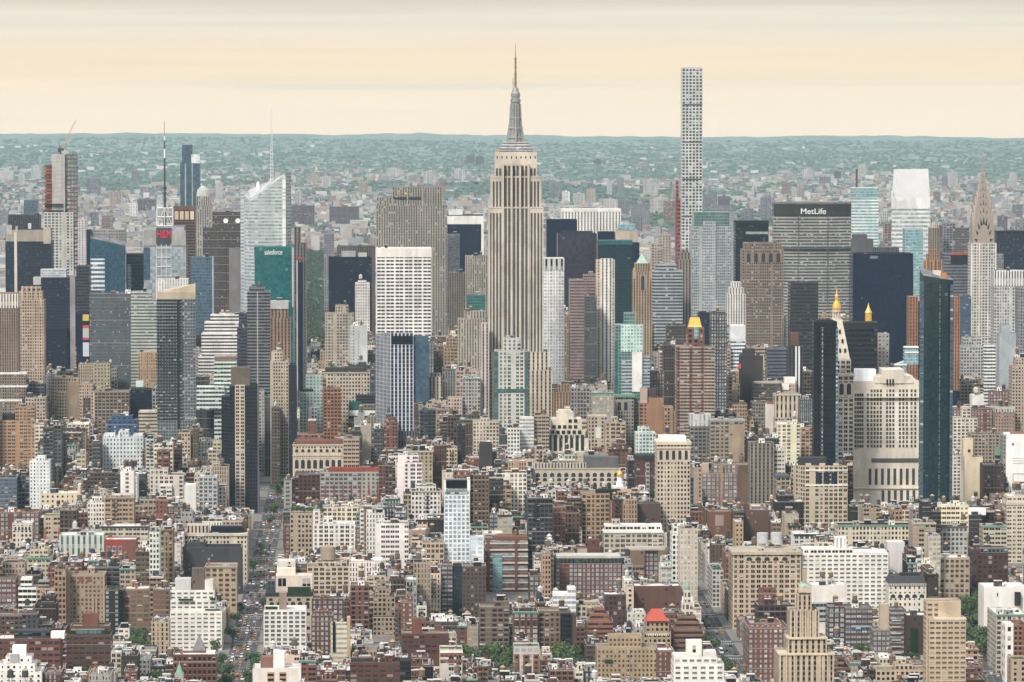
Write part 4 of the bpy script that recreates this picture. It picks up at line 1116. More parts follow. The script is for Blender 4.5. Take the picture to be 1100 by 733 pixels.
h(OT, OTC, 'black glass block with one pale narrow strip|left of the wide slab with angled ends', 790, 825.5, 238, 310, 6000, 30, 'R', (.02, .02, .024), 3, 4, 'k', roof='black', parts=[('pale_wall_strip', 801, 825, 249, 251.6, -.5, 1, 'N', (.30, .36, .34)), ('roof_edge', 789.6, 825.8, 237.4, 240, -.5, 28, 'N', BK)])  # the strip is a plain paler wall colour
h(OT, OTC, 'white banded tower with greenish glass|left of the slant roofed tower', 915, 943.5, 201.5, 275, 6500, 30, 'H', (.56, .60, .56), 3, 4.6, 'c', roof='white', parts=[('glass_top', 914.8, 943.8, 202, 212, -.5, 20, 'C', (.4, .5, .46), 3, 4, 'c'), ('flue', 919.8, 921.6, 182, 203, 10, 14, 'N', (.12, .12, .13))])
h(OT, OTC, 'pale turquoise glass block|in front of the slant roofed tower', 972, 991.5, 246, 310, 5900, 30, 'H', (.30, .42, .41), 3, 3.8, 'c', side='C', parts=[('glass_face', 972.5, 985.5, 246.5, 262, -.6, 2, 'C', (.35, .52, .5), 3, 4, 'c')])
h(OT, OTC, 'dark grey stepped block with ribbed top|right of the wide slab with angled ends', 914, 938, 257, 276, 5900, 30, 'N', (.14, .14, .145), roof='black', tiers=[(917, 932, 252, .2, .8)], parts=[('lower_wing', 937.5, 966, 266, 280, 2, 30, 'V', (.16, .16, .16), 2.5, 4, 'k')])
h(OT, OTC, 'grey banded block with dark red trimmed top|left of the pale sunburst crowned tower', 1014, 1043, 272, 325, 5600, 30, 'R', (.20, .20, .21), 3, 4, 'n', roof='black', parts=[('red_trim', 1021, 1043.3, 271.5, 274, -.6, 10, 'N', (.40, .12, .07)), ('dark_top', 1021, 1043.2, 274, 284, -.4, 8, 'N', BK)])
h(OT, OTC, 'navy glass slab with a fine grid of mullions|right of the pale sunburst crowned tower', 1070, 1104, 249, 300, 6000, 30, 'G', (.05, .055, .075), 2.6, 3.8, 'n', roof='black', parts=[('roof_edge', 1069.8, 1104, 248.4, 250.4, -.5, 26, 'N', BK)])
h(OT, OTC, 'narrow mid grey block|between the sunburst crowned tower and the navy gridded slab', 1070, 1078, 273, 300, 5700, 20, 'S', (.22, .22, .225))
# --- the row of midtown towers
h(OT, OTC, 'white ribbed block|directly below the red lettered glass tower', 167.5, 202, 300, 322, 5150, 30, 'V', (.58, .56, .52), 3.2, 4, 's', kit='AAB')
h(OT, OTC, 'blue grey glass box with pale edge|left of the brown slab with dishes', 205, 229, 276, 340, 5250, 26, 'C', (.20, .24, .28), 2.6, 3.8, 'b', kit='AB', parts=[('pale_edge', 228, 229.4, 276, 345, -.5, 10, 'N', (.4, .42, .43))])
h(OT, OTC, 'dark navy box topped by a tan stone crown with fins|far left of the skyline', 6, 55.5, 259, 312, 5700, 36, 'V', (.05, .05, .065), 2.4, 4, 'n', roof='tan', tiers=[(8, 54, 246, .05, .9)],
  parts=[('stone_crown', 7, 54.5, 247, 259.5, -.8, 30, 'N', (.36, .31, .26)), ('fin', 8, 13, 242, 252, -1.2, 4, 'N', (.46, .41, .35)), ('fin', 17, 19.5, 243, 252, -1.2, 4, 'N', (.42, .37, .31)), ('fin', 47, 54.8, 244, 262, -1.2, 8, 'N', (.42, .37, .31)), ('pale_pier', 15.6, 18.6, 250, 330, -1.6, 2, 'N', (.50, .46, .42)), ('roof_tank', 30, 33, 240, 247, 8, 14, 'N', (.5, .5, .5))])
h(OT, OTC, 'teal glass tower with angled roof and white banded corner|right of the unfinished concrete tower', 96.5, 135, 258, 318, 5500, 36, 'C', (.08, .12, .16), 2.8, 3.9, 'y', poly=[(97, 0, 256), (135, 0, 264), (135, 36, 252), (97, 36, 246)], kit='',
  parts=[('banded_corner', 97.4, 112.5, 278, 312, -.7, 3, 'H', (.55, .58, .58), 3, 5.6, 'b'), ('dark_flank', 93, 97, 247, 320, 2, 30, 'C', (.04, .05, .08), 3, 4, 'n'), ('plant_room', 100, 134.5, 247, 262, 14, 32, 'S', (.27, .26, .25))])
h(OT, OTC, 'navy glass block with pale bands|right of the teal tower with angled roof', 135.5, 155, 273, 330, 5550, 26, 'R', (.06, .07, .10), 3, 4.2, 'n', roof='black', parts=[('pale_glass_band', 137, 141, 284, 320, -.5, 1, 'H', (.3, .4, .4), 3, 4.2, 'c')])  # the bands are paler glass and wall colour
h(OT, OTC, 'navy tower under a slanted metal and glass roof|below the unfinished concrete tower', 44, 80, 298, 400, 5300, 34, 'R', (.045, .05, .07), 3, 3.8, 'n', roof='silver',
  parts=[('slanted_roof', 43.5, 71, 289.5, 302, 1, 22, 'H', (.45, .46, .46), 3, 3, 's'), ('roof_deck', 35.5, 50, 298, 306, 2, 20, 'N', (.42, .42, .42)), ('flank_column', 75, 80.6, 296, 400, -.8, 6, 'N', (.30, .28, .28)), ('lower_block', 49.5, 72.5, 353, 405, -6, 2, 'R', (.03, .035, .06), 3, 3.8, 'n')])
h(OT, OTC, 'dark narrow office slab|between the navy slanted roof tower and the teal tower', 82, 96.5, 286, 340, 5420, 26, 'R', (.09, .09, .10), 3, 3.8, 'k', kit='A')
h(OT, OTC, 'bright teal green glass block with white lettering|in front of the faceted white tower', 273.5, 315, 266, 395, 5150, 40, 'C', (.03, .14, .14), 3.0, 3.8, 't', side='C', kit='', parts=[('teal_crown', 273.2, 315.3, 265.5, 277, -.6, 30, 'C', (.03, .20, .18), 3, 4, 't'), ('pale_pier', 313.6, 315.6, 266, 330, -1, 1, 'N', (.4, .42, .42))])
lettering(H[-1]['root'], 'salesforce', H[-1]['P'].x(293.8), -1.0, H[-1]['P'].z(271.3), 6.0, signwhite, 19 * 5150 / F)
h(OT, OTC, 'tall narrow navy slab with tan edge strips|right of the bright teal green block', 315.5, 329, 262, 400, 4980, 34, 'V', (.22, .19, .17), 3.6, 3.8, 'n', tiers=[(315.8, 323, 244, .2, .8)], roof='black', parts=[('pale_strip', 318.6, 319.8, 280, 420, -.7, 1, 'N', (.45, .42, .38)), ('red_panel', 318.5, 326, 276.5, 278.5, -.7, 1, 'N', (.45, .10, .08)), ('navy_face', 320, 325.5, 282, 420, -.5, 1, 'C', (.02, .025, .05), 3, 4, 'n')])
h(OT, OTC, 'black glass box with faint floor lines|right of the park greenery', 353, 399, 276, 352, 5650, 34, 'R', (.03, .03, .05), 3, 3.9, 'n', roof='black', kit='AAB', parts=[('penthouse', 367, 382, 270, 276, 6, 18, 'N', (.36, .37, .37)), ('penthouse', 385, 394, 272, 276, 6, 18, 'N', (.5, .48, .44))])
h(OT, OTC, 'brown ribbed block|rising behind the black glass box', 362, 403, 264.5, 280, 5800, 30, 'V', (.19, .16, .14), 3, 3.8, 'k', kit='ABA')
h(OT, OTC, 'slim white stone tower|in front of the black glass box', 381.5, 397, 304, 354, 5100, 20, 'P', (.60, .58, .54), 2.6, 3.4, 'k', tiers=[(384.5, 393.5, 301.5, .2, .8)], kit='T')
h(OT, OTC, 'broad white slab of long dark window bands|below the broad grey limestone slab', 404, 463.5, 266.5, 366, 5260, 34, 'E', (.66, .63, .58), 10.4, 4.25, 'n', side='E', roof='white', parts=[('plain_band', 403.8, 463.7, 267, 276.5, -.5, 30, 'N', (.64, .60, .55))], kit='AAB')
STYLE['B'] = (.06, .94, .32, .80, 2, 1, 0, .12)
h(AT, ATC, 'tan banded apartment slab with a raised centre|left of the black glass box', 349, 380, 336.5, 392, 4700, 22, 'D', (.40, .345, .27), 3.0, 3.3, 'm', tiers=[(360, 374, 328, .15, .85)], kit='TA')
h(AT, ATC, 'pale grey block with small dark windows|right of the tan banded apartment slab', 375.5, 394.5, 350, 392, 4620, 22, 'S', (.44, .45, .46), 2.6, 3.3, 'k', kit='TAB', parts=[('blank_panel', 386, 394.6, 351, 395, -.5, 1, 'N', (.46, .47, .48))])
h(OB, OBC, 'small green glass office block|left of the spired limestone tower', 502, 521.5, 317, 338, 5100, 22, 'H', (.10, .20, .18), 3, 3.6, 't', kit='AAB', roof='white')
h(OT, OTC, 'white tower with a fine grid of shallow windows|touching the right flank of the spired limestone tower', 584.3, 606, 277.5, 412, 4760, 30, 'D', (.64, .63, .62), 3.1, 3.6, 's', kit='A', parts=[('cap_band', 584, 606.2, 278, 290, -.5, 26, 'V', (.5, .5, .49), 5, 12, 'k')])
h(AT, ATC, 'tower of white and navy vertical stripes with cream corners|right of the white tower with fine grid', 641, 660.5, 279.5, 412, 4960, 26, 'D', (.52, .44, .33), 4.2, 3.4, 'n', roof='tan',
  parts=[('striped_bay', 645.2, 658, 278, 410, -1.4, 6, 'T', (.66, .63, .58), 4.6, 3.6, 'n'), ('lower_wing', 638.5, 663, 392, 425, 1.0, 20, 'D', (.54, .46, .35), 5, 3.6, 'n')])
h(OT, OTC, 'brown pink slab of thin dark bands|left of the striped tower with cream corners', 612, 641, 300.5, 382, 5300, 30, 'R', (.32, .24, .21), 3, 3.7, 'u', kit='AB', tiers=[(627, 640.5, 295, .3, .8)])
h(OT, OTC, 'dark grey narrow office tower|directly left of the striped tower with cream corners', 628.5, 641, 317.5, 405, 4920, 24, 'S', (.12, .12, .13), 2.6, 3.6, 'k', roof='black', kit='A')
_r, _P, _d = h(OT, OTC, 'tan stone tower with arched top and green pyramid roof|left of the grey silver banded slab', 680, 700.5, 292, 402, 5150, 24, 'V', (.38, .285, .19), 3.2, 3.6, 'k', roof='tan', tiers=[(682, 698.5, 283, .1, .9)],
                parts=[('corner_turret', 680, 682.5, 288, 300, -.6, 4, 'N', (.40, .30, .2)), ('corner_turret', 698, 700.5, 288, 300, -.6, 4, 'N', (.40, .30, .2))])
m = MB(); m.frustum(7.2, 7.2, _P.z(284), .6, .6, _P.z(273.5), _P.x(690.2), 12); m.bar((_P.x(690.2), 12, _P.z(275)), (_P.x(690.2), 12, _P.z(270.5)), .4, 0, 5)
ob('pyramid_roof', m.mesh('pyramid_roof', plain('pale_copper', (.34, .46, .38), .7)), _r)
arcade(_r, _P, 688, 693, 296, 312, 1, -.25, .7)
h(OT, OTC, 'grey silver slab of horizontal bands|left of the gridded tower with green glass crown', 701.5, 733.5, 291, 375, 5350, 30, 'H', (.36, .38, .39), 3, 3.9, 'm', kit='AAB', tiers=[(705, 727, 284, .2, .8)])
h(OT, OTC, 'dark ribbed tower with rounded cream cap|below the slender white concrete tower', 729.5, 742.5, 279, 355, 5420, 22, 'V', (.30, .26, .22), 4, 3.8, 'k', roof='tan', tiers=[(731, 741.5, 271.5, .1, .9), (732.5, 740, 268.5, .2, .8)])
_r, _P, _d = h(OT, OTC, 'brown masonry tower with tall arched windows near its top|left of the wide slab with angled ends', 797.5, 842, 268, 375, 5300, 36, 'P', (.27, .205, .165), 2.6, 3.6, 'k', roof='tan', tiers=[(800, 840, 261, .05, .95)], kit='BTAA')
arcade(_r, _P, 800, 840, 272, 282, 5, -.2, .5)
h(OT, OTC, 'navy glass block filling the gap|in front of the wide slab with angled ends', 916, 981, 272.5, 395, 5100, 40, 'C', (.018, .02, .045), 2.4, 3.8, 'n', roof='black', parts=[('faded_sign', 934.5, 943, 275, 278, -.4, .2, 'N', (.20, .23, .30)), ('dark_rib', 965, 981.2, 285, 400, -.7, 3, 'C', (.012, .014, .035), 2.4, 3.8, 'n')], kit='A')
h(OT, OTC, 'white office slab of crisp square windows with ribbed top|right of the pale sunburst crowned tower', 1068, 1104, 291, 375, 5150, 30, 'D', (.46, .45, .44), 3, 3.7, 'm', kit='AAB', parts=[('ribbed_top', 1067.7, 1104, 291.5, 308, -.5, 26, 'T', (.56, .55, .53), 3.2, 16, 'k')])
h(OT, OTC, 'dark slab of horizontal bands|just left of the cream clock tower top', 849, 879, 303.5, 400, 4900, 30, 'R', (.085, .08, .085), 3, 3.9, 'k', roof='black', kit='AB')
h(OT, OTC, 'low navy office block of glass bands|left of the brick topped slab with white stripes', 824.5, 847.5, 374.5, 412, 4520, 26, 'R', (.16, .17, .20), 3, 3.7, 'n', kit='AAB')
h(OT, OTC, 'dark slab with two white stripes and a brick penthouse|below the dark slab of horizontal bands', 847, 863, 372, 425, 4300, 20, 'V', (.11, .085, .08), 4, 3.5, 'k', roof='black', tiers=[(850, 859, 358, .3, .8)], parts=[('white_stripe', 854.5, 856.3, 372, 430, -.5, 1, 'N', (.6, .6, .6)), ('white_stripe', 857.8, 859.6, 372, 430, -.5, 1, 'N', (.6, .6, .6)), ('brick_penthouse', 850.2, 858.8, 357.8, 371, 5, 15, 'N', (.22, .1, .08))])
h(OT, OTC, 'navy glass tower framed by orange piers|behind the slim dark teal glass tower', 977.5, 1031, 325, 415, 4700, 30, 'C', (.03, .04, .07), 3, 3.8, 'n', roof='black', parts=[('orange_pier', 977, 986.3, 319, 420, -.8, 26, 'T', (.40, .19, .11), 3.2, 3.8, 'k'), ('orange_pier', 1023, 1031.3, 319, 420, -.8, 26, 'T', (.40, .19, .11), 3.2, 3.8, 'k')])
h(OT, OTC, 'blue glass office block|left of the pale sunburst crowned tower base', 1031.5, 1043.5, 318, 365, 5000, 24, 'R', (.10, .13, .18), 3, 3.9, 'b', kit='A')
h(AT, ATC, 'blank grey blue slab with stepped top|near the right edge below the white crisp slab', 1074, 1092, 358, 418, 4600, 22, 'N', (.36, .38, .40), tiers=[(1076.5, 1086, 349.5, .1, .9)], kit='A')
h(OB, OBC, 'small white banded office block|left of the blank grey blue slab', 1058, 1070, 371, 408, 4480, 20, 'H', (.6, .6, .58), 3, 3.5, 'm', kit='AB')
h(AB, ABC, 'beige stepped apartment house|at the right edge below the white crisp slab', 1088, 1104, 393, 435, 4300, 24, 'P', (.42, .345, .27), 3, 3.3, kit='TB', tiers=[(1092, 1104, 384, .1, .9)])
h(OT, OTC, 'grey slab edge with fine windows|at the right edge', 1093.5, 1104, 308.5, 395, 4900, 22, 'P', (.27, .27, .29), 2.6, 3.6)
h(OB, OBC, 'pale grey office annexe with square windows|at the foot of the pale sunburst crowned tower', 1032.5, 1057, 372, 408, 4880, 28, 'D', (.42, .405, .39), 3, 3.6, 'm', tiers=[(1036, 1055, 363, .1, .9)], kit='AB')
_r, _P, _d = h(AT, ATC, 'white framed tower with teal glass corners|in front of the spired limestone tower', 531.5, 567, 377, 452, 4250, 26, 'D', (.47, .47, .43), 4.0, 3.7, 'd', roof='grey', tiers=[(540.5, 560, 363.5, .2, .8)],
                parts=[('teal_corner', 530.5, 535, 378, 465, -.7, 8, 'C', (.07, .13, .13), 3, 3.7, 'g'), ('teal_corner', 563.5, 568, 378, 465, -.7, 8, 'C', (.07, .13, .13), 3, 3.7, 'g'), ('teal_band', 531, 567.5, 418, 421.5, -.8, 8, 'C', (.08, .14, .14), 3, 3.7, 'g')], kit='AB')
h(OB, OBC, 'slim white and pink framed block|left flank of the spired limestone tower', 517, 525.2, 347.5, 402, 4700, 20, 'V', (.52, .44, .42), 3.2, 3.4, 'n')
h(OB, OBC, 'beige setback office block with shaded piers|left of the spired limestone tower', 492, 524, 343, 398, 4800, 30, 'V', (.42, .36, .29), 3, 3.6, 'm', kit='BTA', tiers=[(499, 521, 334.5, .15, .85)])
h(AT, ATC, 'mint glass tower with a blank white panel|left of the red and white striped tower', 661, 691, 349, 426, 4350, 24, 'C', (.28, .40, .36), 3, 3.5, 'g', roof='silver', tiers=[(671, 682.5, 336, .3, .8)],
  parts=[('mint_glass', 667, 690.5, 349, 378, -.8, 4, 'D', (.50, .62, .57), 3, 3.5, 'c'), ('white_panel', 679, 690, 378, 421, -1.0, 4, 'N', (.60, .58, .55)), ('balcony_wing', 689.5, 698.5, 383, 424, 1.0, 16, 'H', (.36, .38, .39), 3, 3.4, 'b'), ('balcony_wing', 668, 679, 387, 424, -1.2, 3, 'H', (.40, .42, .42), 3, 3.4, 'b'), ('teal_edge', 660.6, 663.5, 366, 426, -.6, 5, 'C', (.12, .24, .22), 2, 3.5, 't')])
_r, _P, _d = h(AT, ATC, 'red and white striped apartment tower with gilded cube on top|right of the mint glass tower', 727.5, 768, 372.5, 458, 4150, 30, 'H', (.44, .32, .25), 3.2, 3.2, 'm', roof='grey',
                tiers=[(739, 757.5, 360, .25, .8), (740.5, 755.5, 352, .3, .76)],
                parts=[('brick_bay', 727.2, 730.5, 373, 470, -.7, 10, 'P', (.26, .125, .09), 3, 3.2), ('brick_bay', 740.5, 744, 373, 470, -.7, 2, 'P', (.27, .135, .095), 3, 3.2), ('brick_bay', 753, 756.5, 373, 470, -.7, 2, 'P', (.27, .135, .095), 3, 3.2), ('brick_tower', 739.2, 757.3, 352.5, 372, 7.4, 22, 'P', (.26, .085, .06), 5, 5), ('glass_slot', 746.5, 751, 351, 364, 6.6, 9, 'C', (.4, .5, .46), 2, 4, 'c')])
m = MB(); m.frustum(6.0, 6.0, _P.z(350), 4.4, 4.4, _P.z(342), _P.x(747.5), 15); m.frustum(6.6, 6.6, _P.z(352), 6.0, 6.0, _P.z(350), _P.x(747.5), 15); ob('gilded_roof', m.mesh('gilded_roof', gold), _r)
h(AT, ATC, 'dark brown apartment tower of small pale windows|right behind the red and white striped tower', 764, 781, 336.5, 445, 4420, 24, 'P', (.085, .07, .065), 2.5, 3.3, 's', roof='black', kit='TB')
h(OT, OTC, 'dark blue office block showing its top|left of the dark brown tower of small windows', 751, 764.5, 335.5, 372, 4750, 24, 'R', (.05, .055, .08), 3, 3.7, 'n', roof='black', kit='A')
_r, _P, _d = h(OT, OTC, 'white gothic tower with ribbed crown|in front of the brown masonry tower', 781.5, 801, 316, 352, 5000, 22, 'V', (.60, .57, .53), 3, 3.6, 'k', roof='white', tiers=[(783.5, 799, 309, .1, .9), (786, 796.5, 303, .2, .8)])
h(OB, OBC, 'white slab of dark bands|below the white gothic tower', 785, 800.5, 349.5, 400, 4720, 20, 'H', (.64, .64, .63), 3, 3.9, 'b', roof='white', parts=[('blank_top', 784.8, 800.7, 350, 365, -.5, 16, 'N', (.58, .6, .62))])
h(OT, OTC, 'windowless dark brown block|right of the red and white striped tower', 796, 820, 382, 432, 4320, 24, 'N', (.085, .072, .072), roof='black', tiers=[(799, 812, 375, .2, .8)], kit='A')
m = MB(); _P = H[-1]['P']; m.face([(_P.x(790), -3, _P.z(396)), (_P.x(796), -1, _P.z(396)), (_P.x(796), -1, _P.z(390))]); m.face([(_P.x(790), -3, _P.z(396)), (_P.x(796), -1, _P.z(390)), (_P.x(796), 4, _P.z(394))]); ob('red_canopy', m.mesh('red_canopy', plain('canopy_red', (.62, .10, .06))), H[-1]['root'])
h(OB, OBC, 'dark brown office block with a black flank|left of the red and white striped tower', 713, 727, 370, 445, 4600, 24, 'P', (.115, .085, .075), 2.6, 3.4, 'k', roof='black', kit='TBA')
h(OB, OBC, 'dark brown block lower than the silver slab|behind the mint glass tower', 716.5, 737, 350, 374, 4850, 24, 'P', (.13, .10, .09), 2.6, 3.5, 'k', kit='TA')
h(OT, OTC, 'black ribbed box with thin pale floor lines|between the clock tower and the gilded pyramid', 908, 943, 346.5, 400, 3925, 22, 'H', (.05, .048, .055), 3, 4.4, 'k', roof='black', parts=[('plain_top', 907.8, 943.2, 346.8, 353.5, -.4, 22, 'N', (.05, .05, .055))])
h('glass_annexe', 'glass building', 'stepped crystal glass block with white frames|left of the slim dark teal glass tower', 961, 987, 391, 412, 4420, 20, 'C', (.42, .48, .48), 3, 3.6, 'c', roof='silver', poly=[(961, 0, 393), (974, 0, 388), (974, 20, 386), (961, 20, 391)],
  parts=[('upper_crystal', 972.5, 987, 373, 392, .6, 16, 'C', (.45, .5, .5), 3, 3.6, 'c'), ('white_frame', 961, 974.5, 391, 392.6, -.8, 1, 'N', WH), ('white_frame', 972.2, 987.2, 378, 379.6, -.5, 2, 'N', WH), ('white_frame', 972.2, 987.2, 372.6, 374, -.5, 12, 'N', WH)])
h(OB, OBC, 'mottled grey stone block with a pale corner|right of the gilded eight sided pyramid', 943.5, 955.5, 358.5, 375, 4600, 20, 'S', (.35, .33, .31), kit='A')
# --- left midtown
h(AT, ATC, 'tall brown apartment tower with white crown and white terrace rims|at the left edge', -6, 19, 331, 450, 4700, 30, 'V', (.30, .225, .175), 2.6, 3.3, 'k', roof='white', tiers=[(-6, 18.5, 315, .08, .9)],
  parts=[('white_crown', -6, 19, 316, 331, 1.5, 24, 'V', (.60, .56, .50), 3, 12, 'k')] + [('terrace_rim', -6, xr, y, y + 2.2, -1.5, 16, 'N', (.62, .6, .58)) for xr, y in ((28, 400), (28.5, 414), (29.5, 429))] + [('lower_setback', -6, 27, 402, 465, -1.0, 20, 'P', (.28, .22, .17), 2.6, 3.3)])
h(OT, OTC, 'beige stone tower with crenellated top|right of the tall brown tower with white crown', 18.5, 47, 322, 412, 4820, 28, 'P', (.44, .34, .255), 2.7, 3.4, 'k', roof='tan', tiers=[(20, 45, 313, .06, .94), (22.5, 43, 308.5, .2, .8)], parts=[('buttress', 18.3 + i * 4.9, 19.8 + i * 4.9, 307.5 if 0 < i < 5 else 321, 330, 1.0 if 0 < i < 5 else -.5, 4, 'N', (.48, .38, .29)) for i in range(6)])
h(OT, OTC, 'flat grey office slab with faint bright windows|left of the pale green grey office block', 96, 140, 315.5, 387, 4850, 34, 'P', (.145, .14, .14), 2.3, 3.6, 'b', roof='grey', kit='AABBA', side='P')
h(OB, OBC, 'pale green grey office block|left of the tall dark residential tower', 140.5, 168, 324, 378, 4780, 26, 'R', (.40, .42, .37), 3, 3.5, 'm', roof='silver', tiers=[(140.7, 162.5, 313.5, .08, .92)], kit='AB')
_r, _P, _d = h('billboard_building', 'building', 'block wrapped in bright video billboards|left of the flat grey office slab', 81.5, 96, 335, 388, 4950, 24, 'C', (.03, .04, .08), 3, 3.8, 'n', roof='black')
for i, (ya, yb, c) in enumerate(((338, 344.8, (.9, .62, .12)), (349.5, 352.5, (.8, .1, .14)), (352.7, 365, (.62, .66, .5)), (362.8, 365.4, (.75, .08, .14)), (368, 383, (.75, .76, .78)))):
    m = MB(); m.box(_P.x(88.7), _P.x(95.3), -.9 - (i % 2) * .1, -.2, _P.z(yb), _P.z(ya), 0, True)
    mm, t = mat('lit_screen%d' % i); e = t.n('ShaderNodeEmission'); t.put(e.inputs[0], t.mix(t.noise(t.n('ShaderNodeTexCoord').outputs['Object'], .5, 3), tuple(q * .7 for q in c), c)); e.inputs[1].default_value = .62
    t.put(t.n('ShaderNodeOutputMaterial').inputs[0], e.outputs[0]); ob('video_screen', m.mesh('video_screen', mm), _r)
_r, _P, _d = h(AT, ATC, 'tall dark residential tower of pale balconies under a slanted beige cap|below the white ribbed block', 168.3, 209.8, 320, 452, 4200, 26, 'D', (.22, .235, .235), 2.7, 3.15, 'm', side='D', roof='tan', poly=[(168.3, 0, 321), (209.8, 0, 321), (209.8, 26, 319), (168.3, 26, 319)],
                parts=[('balcony_rail', 168, 196, 322 + i * 3.45, 322.9 + i * 3.45, -.9, .3, 'N', (.05, .06, .06)) for i in range(38)] + [('cap_base', 168.6, 209.6, 314, 321, 1.0, 22, 'N', (.44, .37, .28)), ('slit_column', 190, 192.4, 322, 460, -.8, 1, 'N', (.04, .05, .05))])
m = MB(); wall_poly(m, m, [(_P.x(176), 2), (_P.x(209.6), 2), (_P.x(209.6), 20), (_P.x(176), 20)], [_P.z(313.5), _P.z(305.5), _P.z(305.5), _P.z(312)], _P.z(314.4), 50, 50); ob('slanted_cap', m.mesh('slanted_cap', facade('N')), _r, col=(.50, .42, .31))
h(OB, OBC, 'white tiered office block|right of the tall dark residential tower', 212.5, 258, 383, 405, 4900, 34, 'H', (.62, .58, .55), 3, 3.7, 'm', roof='white', side='D', tiers=[(216, 258, 358, .1, .95), (219, 258, 346, .2, .95), (225.5, 258.5, 338, .3, .9)], kit='BTA')
h(OB, OBC, 'dark building top with pale penthouse|right of the white tiered office block', 254.5, 267, 352, 405, 4700, 24, 'R', (.10, .10, .12), 3, 3.7, 'k', kit='BA', tiers=[(256, 267, 336, .3, .9)])
h(OB, OBC, 'mint green banded office block|right of the tall dark residential tower', 229.5, 253.5, 388.5, 432, 4350, 26, 'H', (.50, .56, .50), 3, 4.1, 'm', roof='tan', tiers=[(230, 253, 382.5, .2, .9)], parts=[('lower_wing', 211, 241, 414.5, 440, -8, 4, 'H', (.54, .60, .54), 3, 4.1, 'm'), ('brown_penthouse', 230, 253.3, 383, 388.6, 4.5, 22, 'N', (.24, .18, .15))])
h(AT, ATC, 'dark glass tower with a beige window stripe and blank brown penthouse|beside the wide avenue', 246, 276.5, 414.5, 552, 4050, 26, 'C', (.085, .085, .095), 2.7, 3.3, 'k', fix=0, side='C', roof='black',
  parts=[('brown_penthouse', 247.5, 268, 395, 414.6, 4, 20, 'N', (.185, .15, .125)), ('left_wing', 237.2, 246.5, 426, 562, 2, 24, 'C', (.085, .085, .095), 2.7, 3.3, 'k'), ('beige_stripe', 252, 262.4, 413.6, 562, -.9, 3, 'D', (.52, .42, .34), 4.2, 3.3, 'k'), ('roof_garden_bed', 268.5, 274, 411, 414.6, 6, 12, 'N', (.03, .06, .03)), ('steel_edge', 276, 277.2, 416, 562, -.4, 20, 'N', (.18, .18, .19))])
h(AT, ATC, 'dark grey tower of fine horizontal ribs|left of the bright teal green block', 265.5, 290, 313, 428, 4500, 26, 'H', (.22, .22, .23), 3, 3.3, 'k', roof='grey', side='H', kit='TAB', tiers=[(267, 284, 309, .2, .8)], parts=[('pale_line', 276, 276.9, 313, 430, -.5, 1, 'N', (.42, .42, .42))])
h(OB, OBC, 'orange brown tower with dark window strips and grey cap|right of the dark ribbed grey tower', 290, 312, 342, 385, 4700, 26, 'V', (.33, .215, .145), 3.6, 3.6, 'k', tiers=[(290.3, 309.5, 331.5, .1, .9), (291, 308, 323.5, .15, .85)], kit='AB', parts=[('grey_cap', 290.2, 309.6, 323.6, 332, 2, 22, 'N', (.42, .42, .41))])
h(OB, OBC, 'beige masonry office tower with close windows|along the left side of the wide avenue', 290, 309.5, 388, 472, 4250, 40, 'P', (.46, .385, .305), 2.5, 3.4, 'k', side='P', kit='TAB', tiers=[(291, 303, 378, .2, .8)])
h(OB, OBC, 'thin black office slab|right of the beige masonry tower on the avenue', 310, 318, 392, 458, 4320, 34, 'V', (.05, .05, .06), 2.6, 3.6, 'n', side='V', roof='black')
h(AB, ABC, 'narrow grey stone block with pale flank|right of the dark glass tower with beige stripe', 277.5, 283.5, 420, 560, 3860, 22, 'P', (.40, .375, .34), 2.6, 3.3, side='P', kit='A')
h(OB, OBC, 'tall thin dark block edged with white|beside the narrow grey stone block', 283.8, 290.5, 427, 550, 3900, 24, 'V', (.16, .15, .155), 2.6, 3.3, 'k', side='V', parts=[('white_edge', 289.6, 290.8, 427, 560, -.4, 16, 'N', (.5, .5, .5))])
h(LB, LBC, 'brown loft along the avenue|behind the tall thin dark block', 291.2, 300, 438, 500, 4060, 34, 'P', (.20, .15, .12), 2.6, 3.6, side='P', kit='T')
h(AT, ATC, 'teal and white glass tower with cream top block|right of the wide avenue', 321.5, 347, 421, 468, 4420, 24, 'D', (.34, .42, .41), 3.4, 3.4, 'g', fix=0, roof='tan', tiers=[(328, 347, 403, .15, .9)], parts=[('cream_top', 328, 346.8, 403.6, 420.5, 3, 18, 'N', (.58, .51, .42)), ('white_grid', 331, 340.5, 437, 470, -.8, 1, 'D', (.62, .62, .60), 3.4, 4, 'g'), ('roof_hedge', 322, 336, 418, 421.5, 1, 3, 'N', (.04, .08, .04))])
h(LB, LBC, 'orange brick loft block|right of the teal and white glass tower', 347.2, 366, 417, 475, 4380, 24, 'D', (.36, .165, .085), 3.3, 3.6, 'k', fix=0, kit='T', tiers=[(346, 350, 407, .3, .8)])
h(LB, LBC, 'red brick block with a square brick tower|in front of the teal and white glass tower', 320, 347.5, 466, 476, 4290, 22, 'P', (.30, .10, .075), 3, 3.6, fix=0, kit='AV', parts=[('brick_tower', 330, 339.5, 452, 467, 4, 12, 'S', (.28, .095, .07)), ('pale_cap', 330.5, 339, 450.8, 452.2, 3.6, 12.4, 'N', CR)])
_r, _P, _d = h(OB, OBC, 'cream palazzo office block with rows of arched windows|right of the wide avenue below the orange brick loft', 314, 368, 478, 512, 4210, 34, fix=0, st='P', col=(.54, .46, .36), bay=2.8, fl=3.8, gl='k', roof='red', side='P', parts=[('red_roof', 316, 385, 473.5, 478, 8, 30, 'N', (.26, .11, .09))])
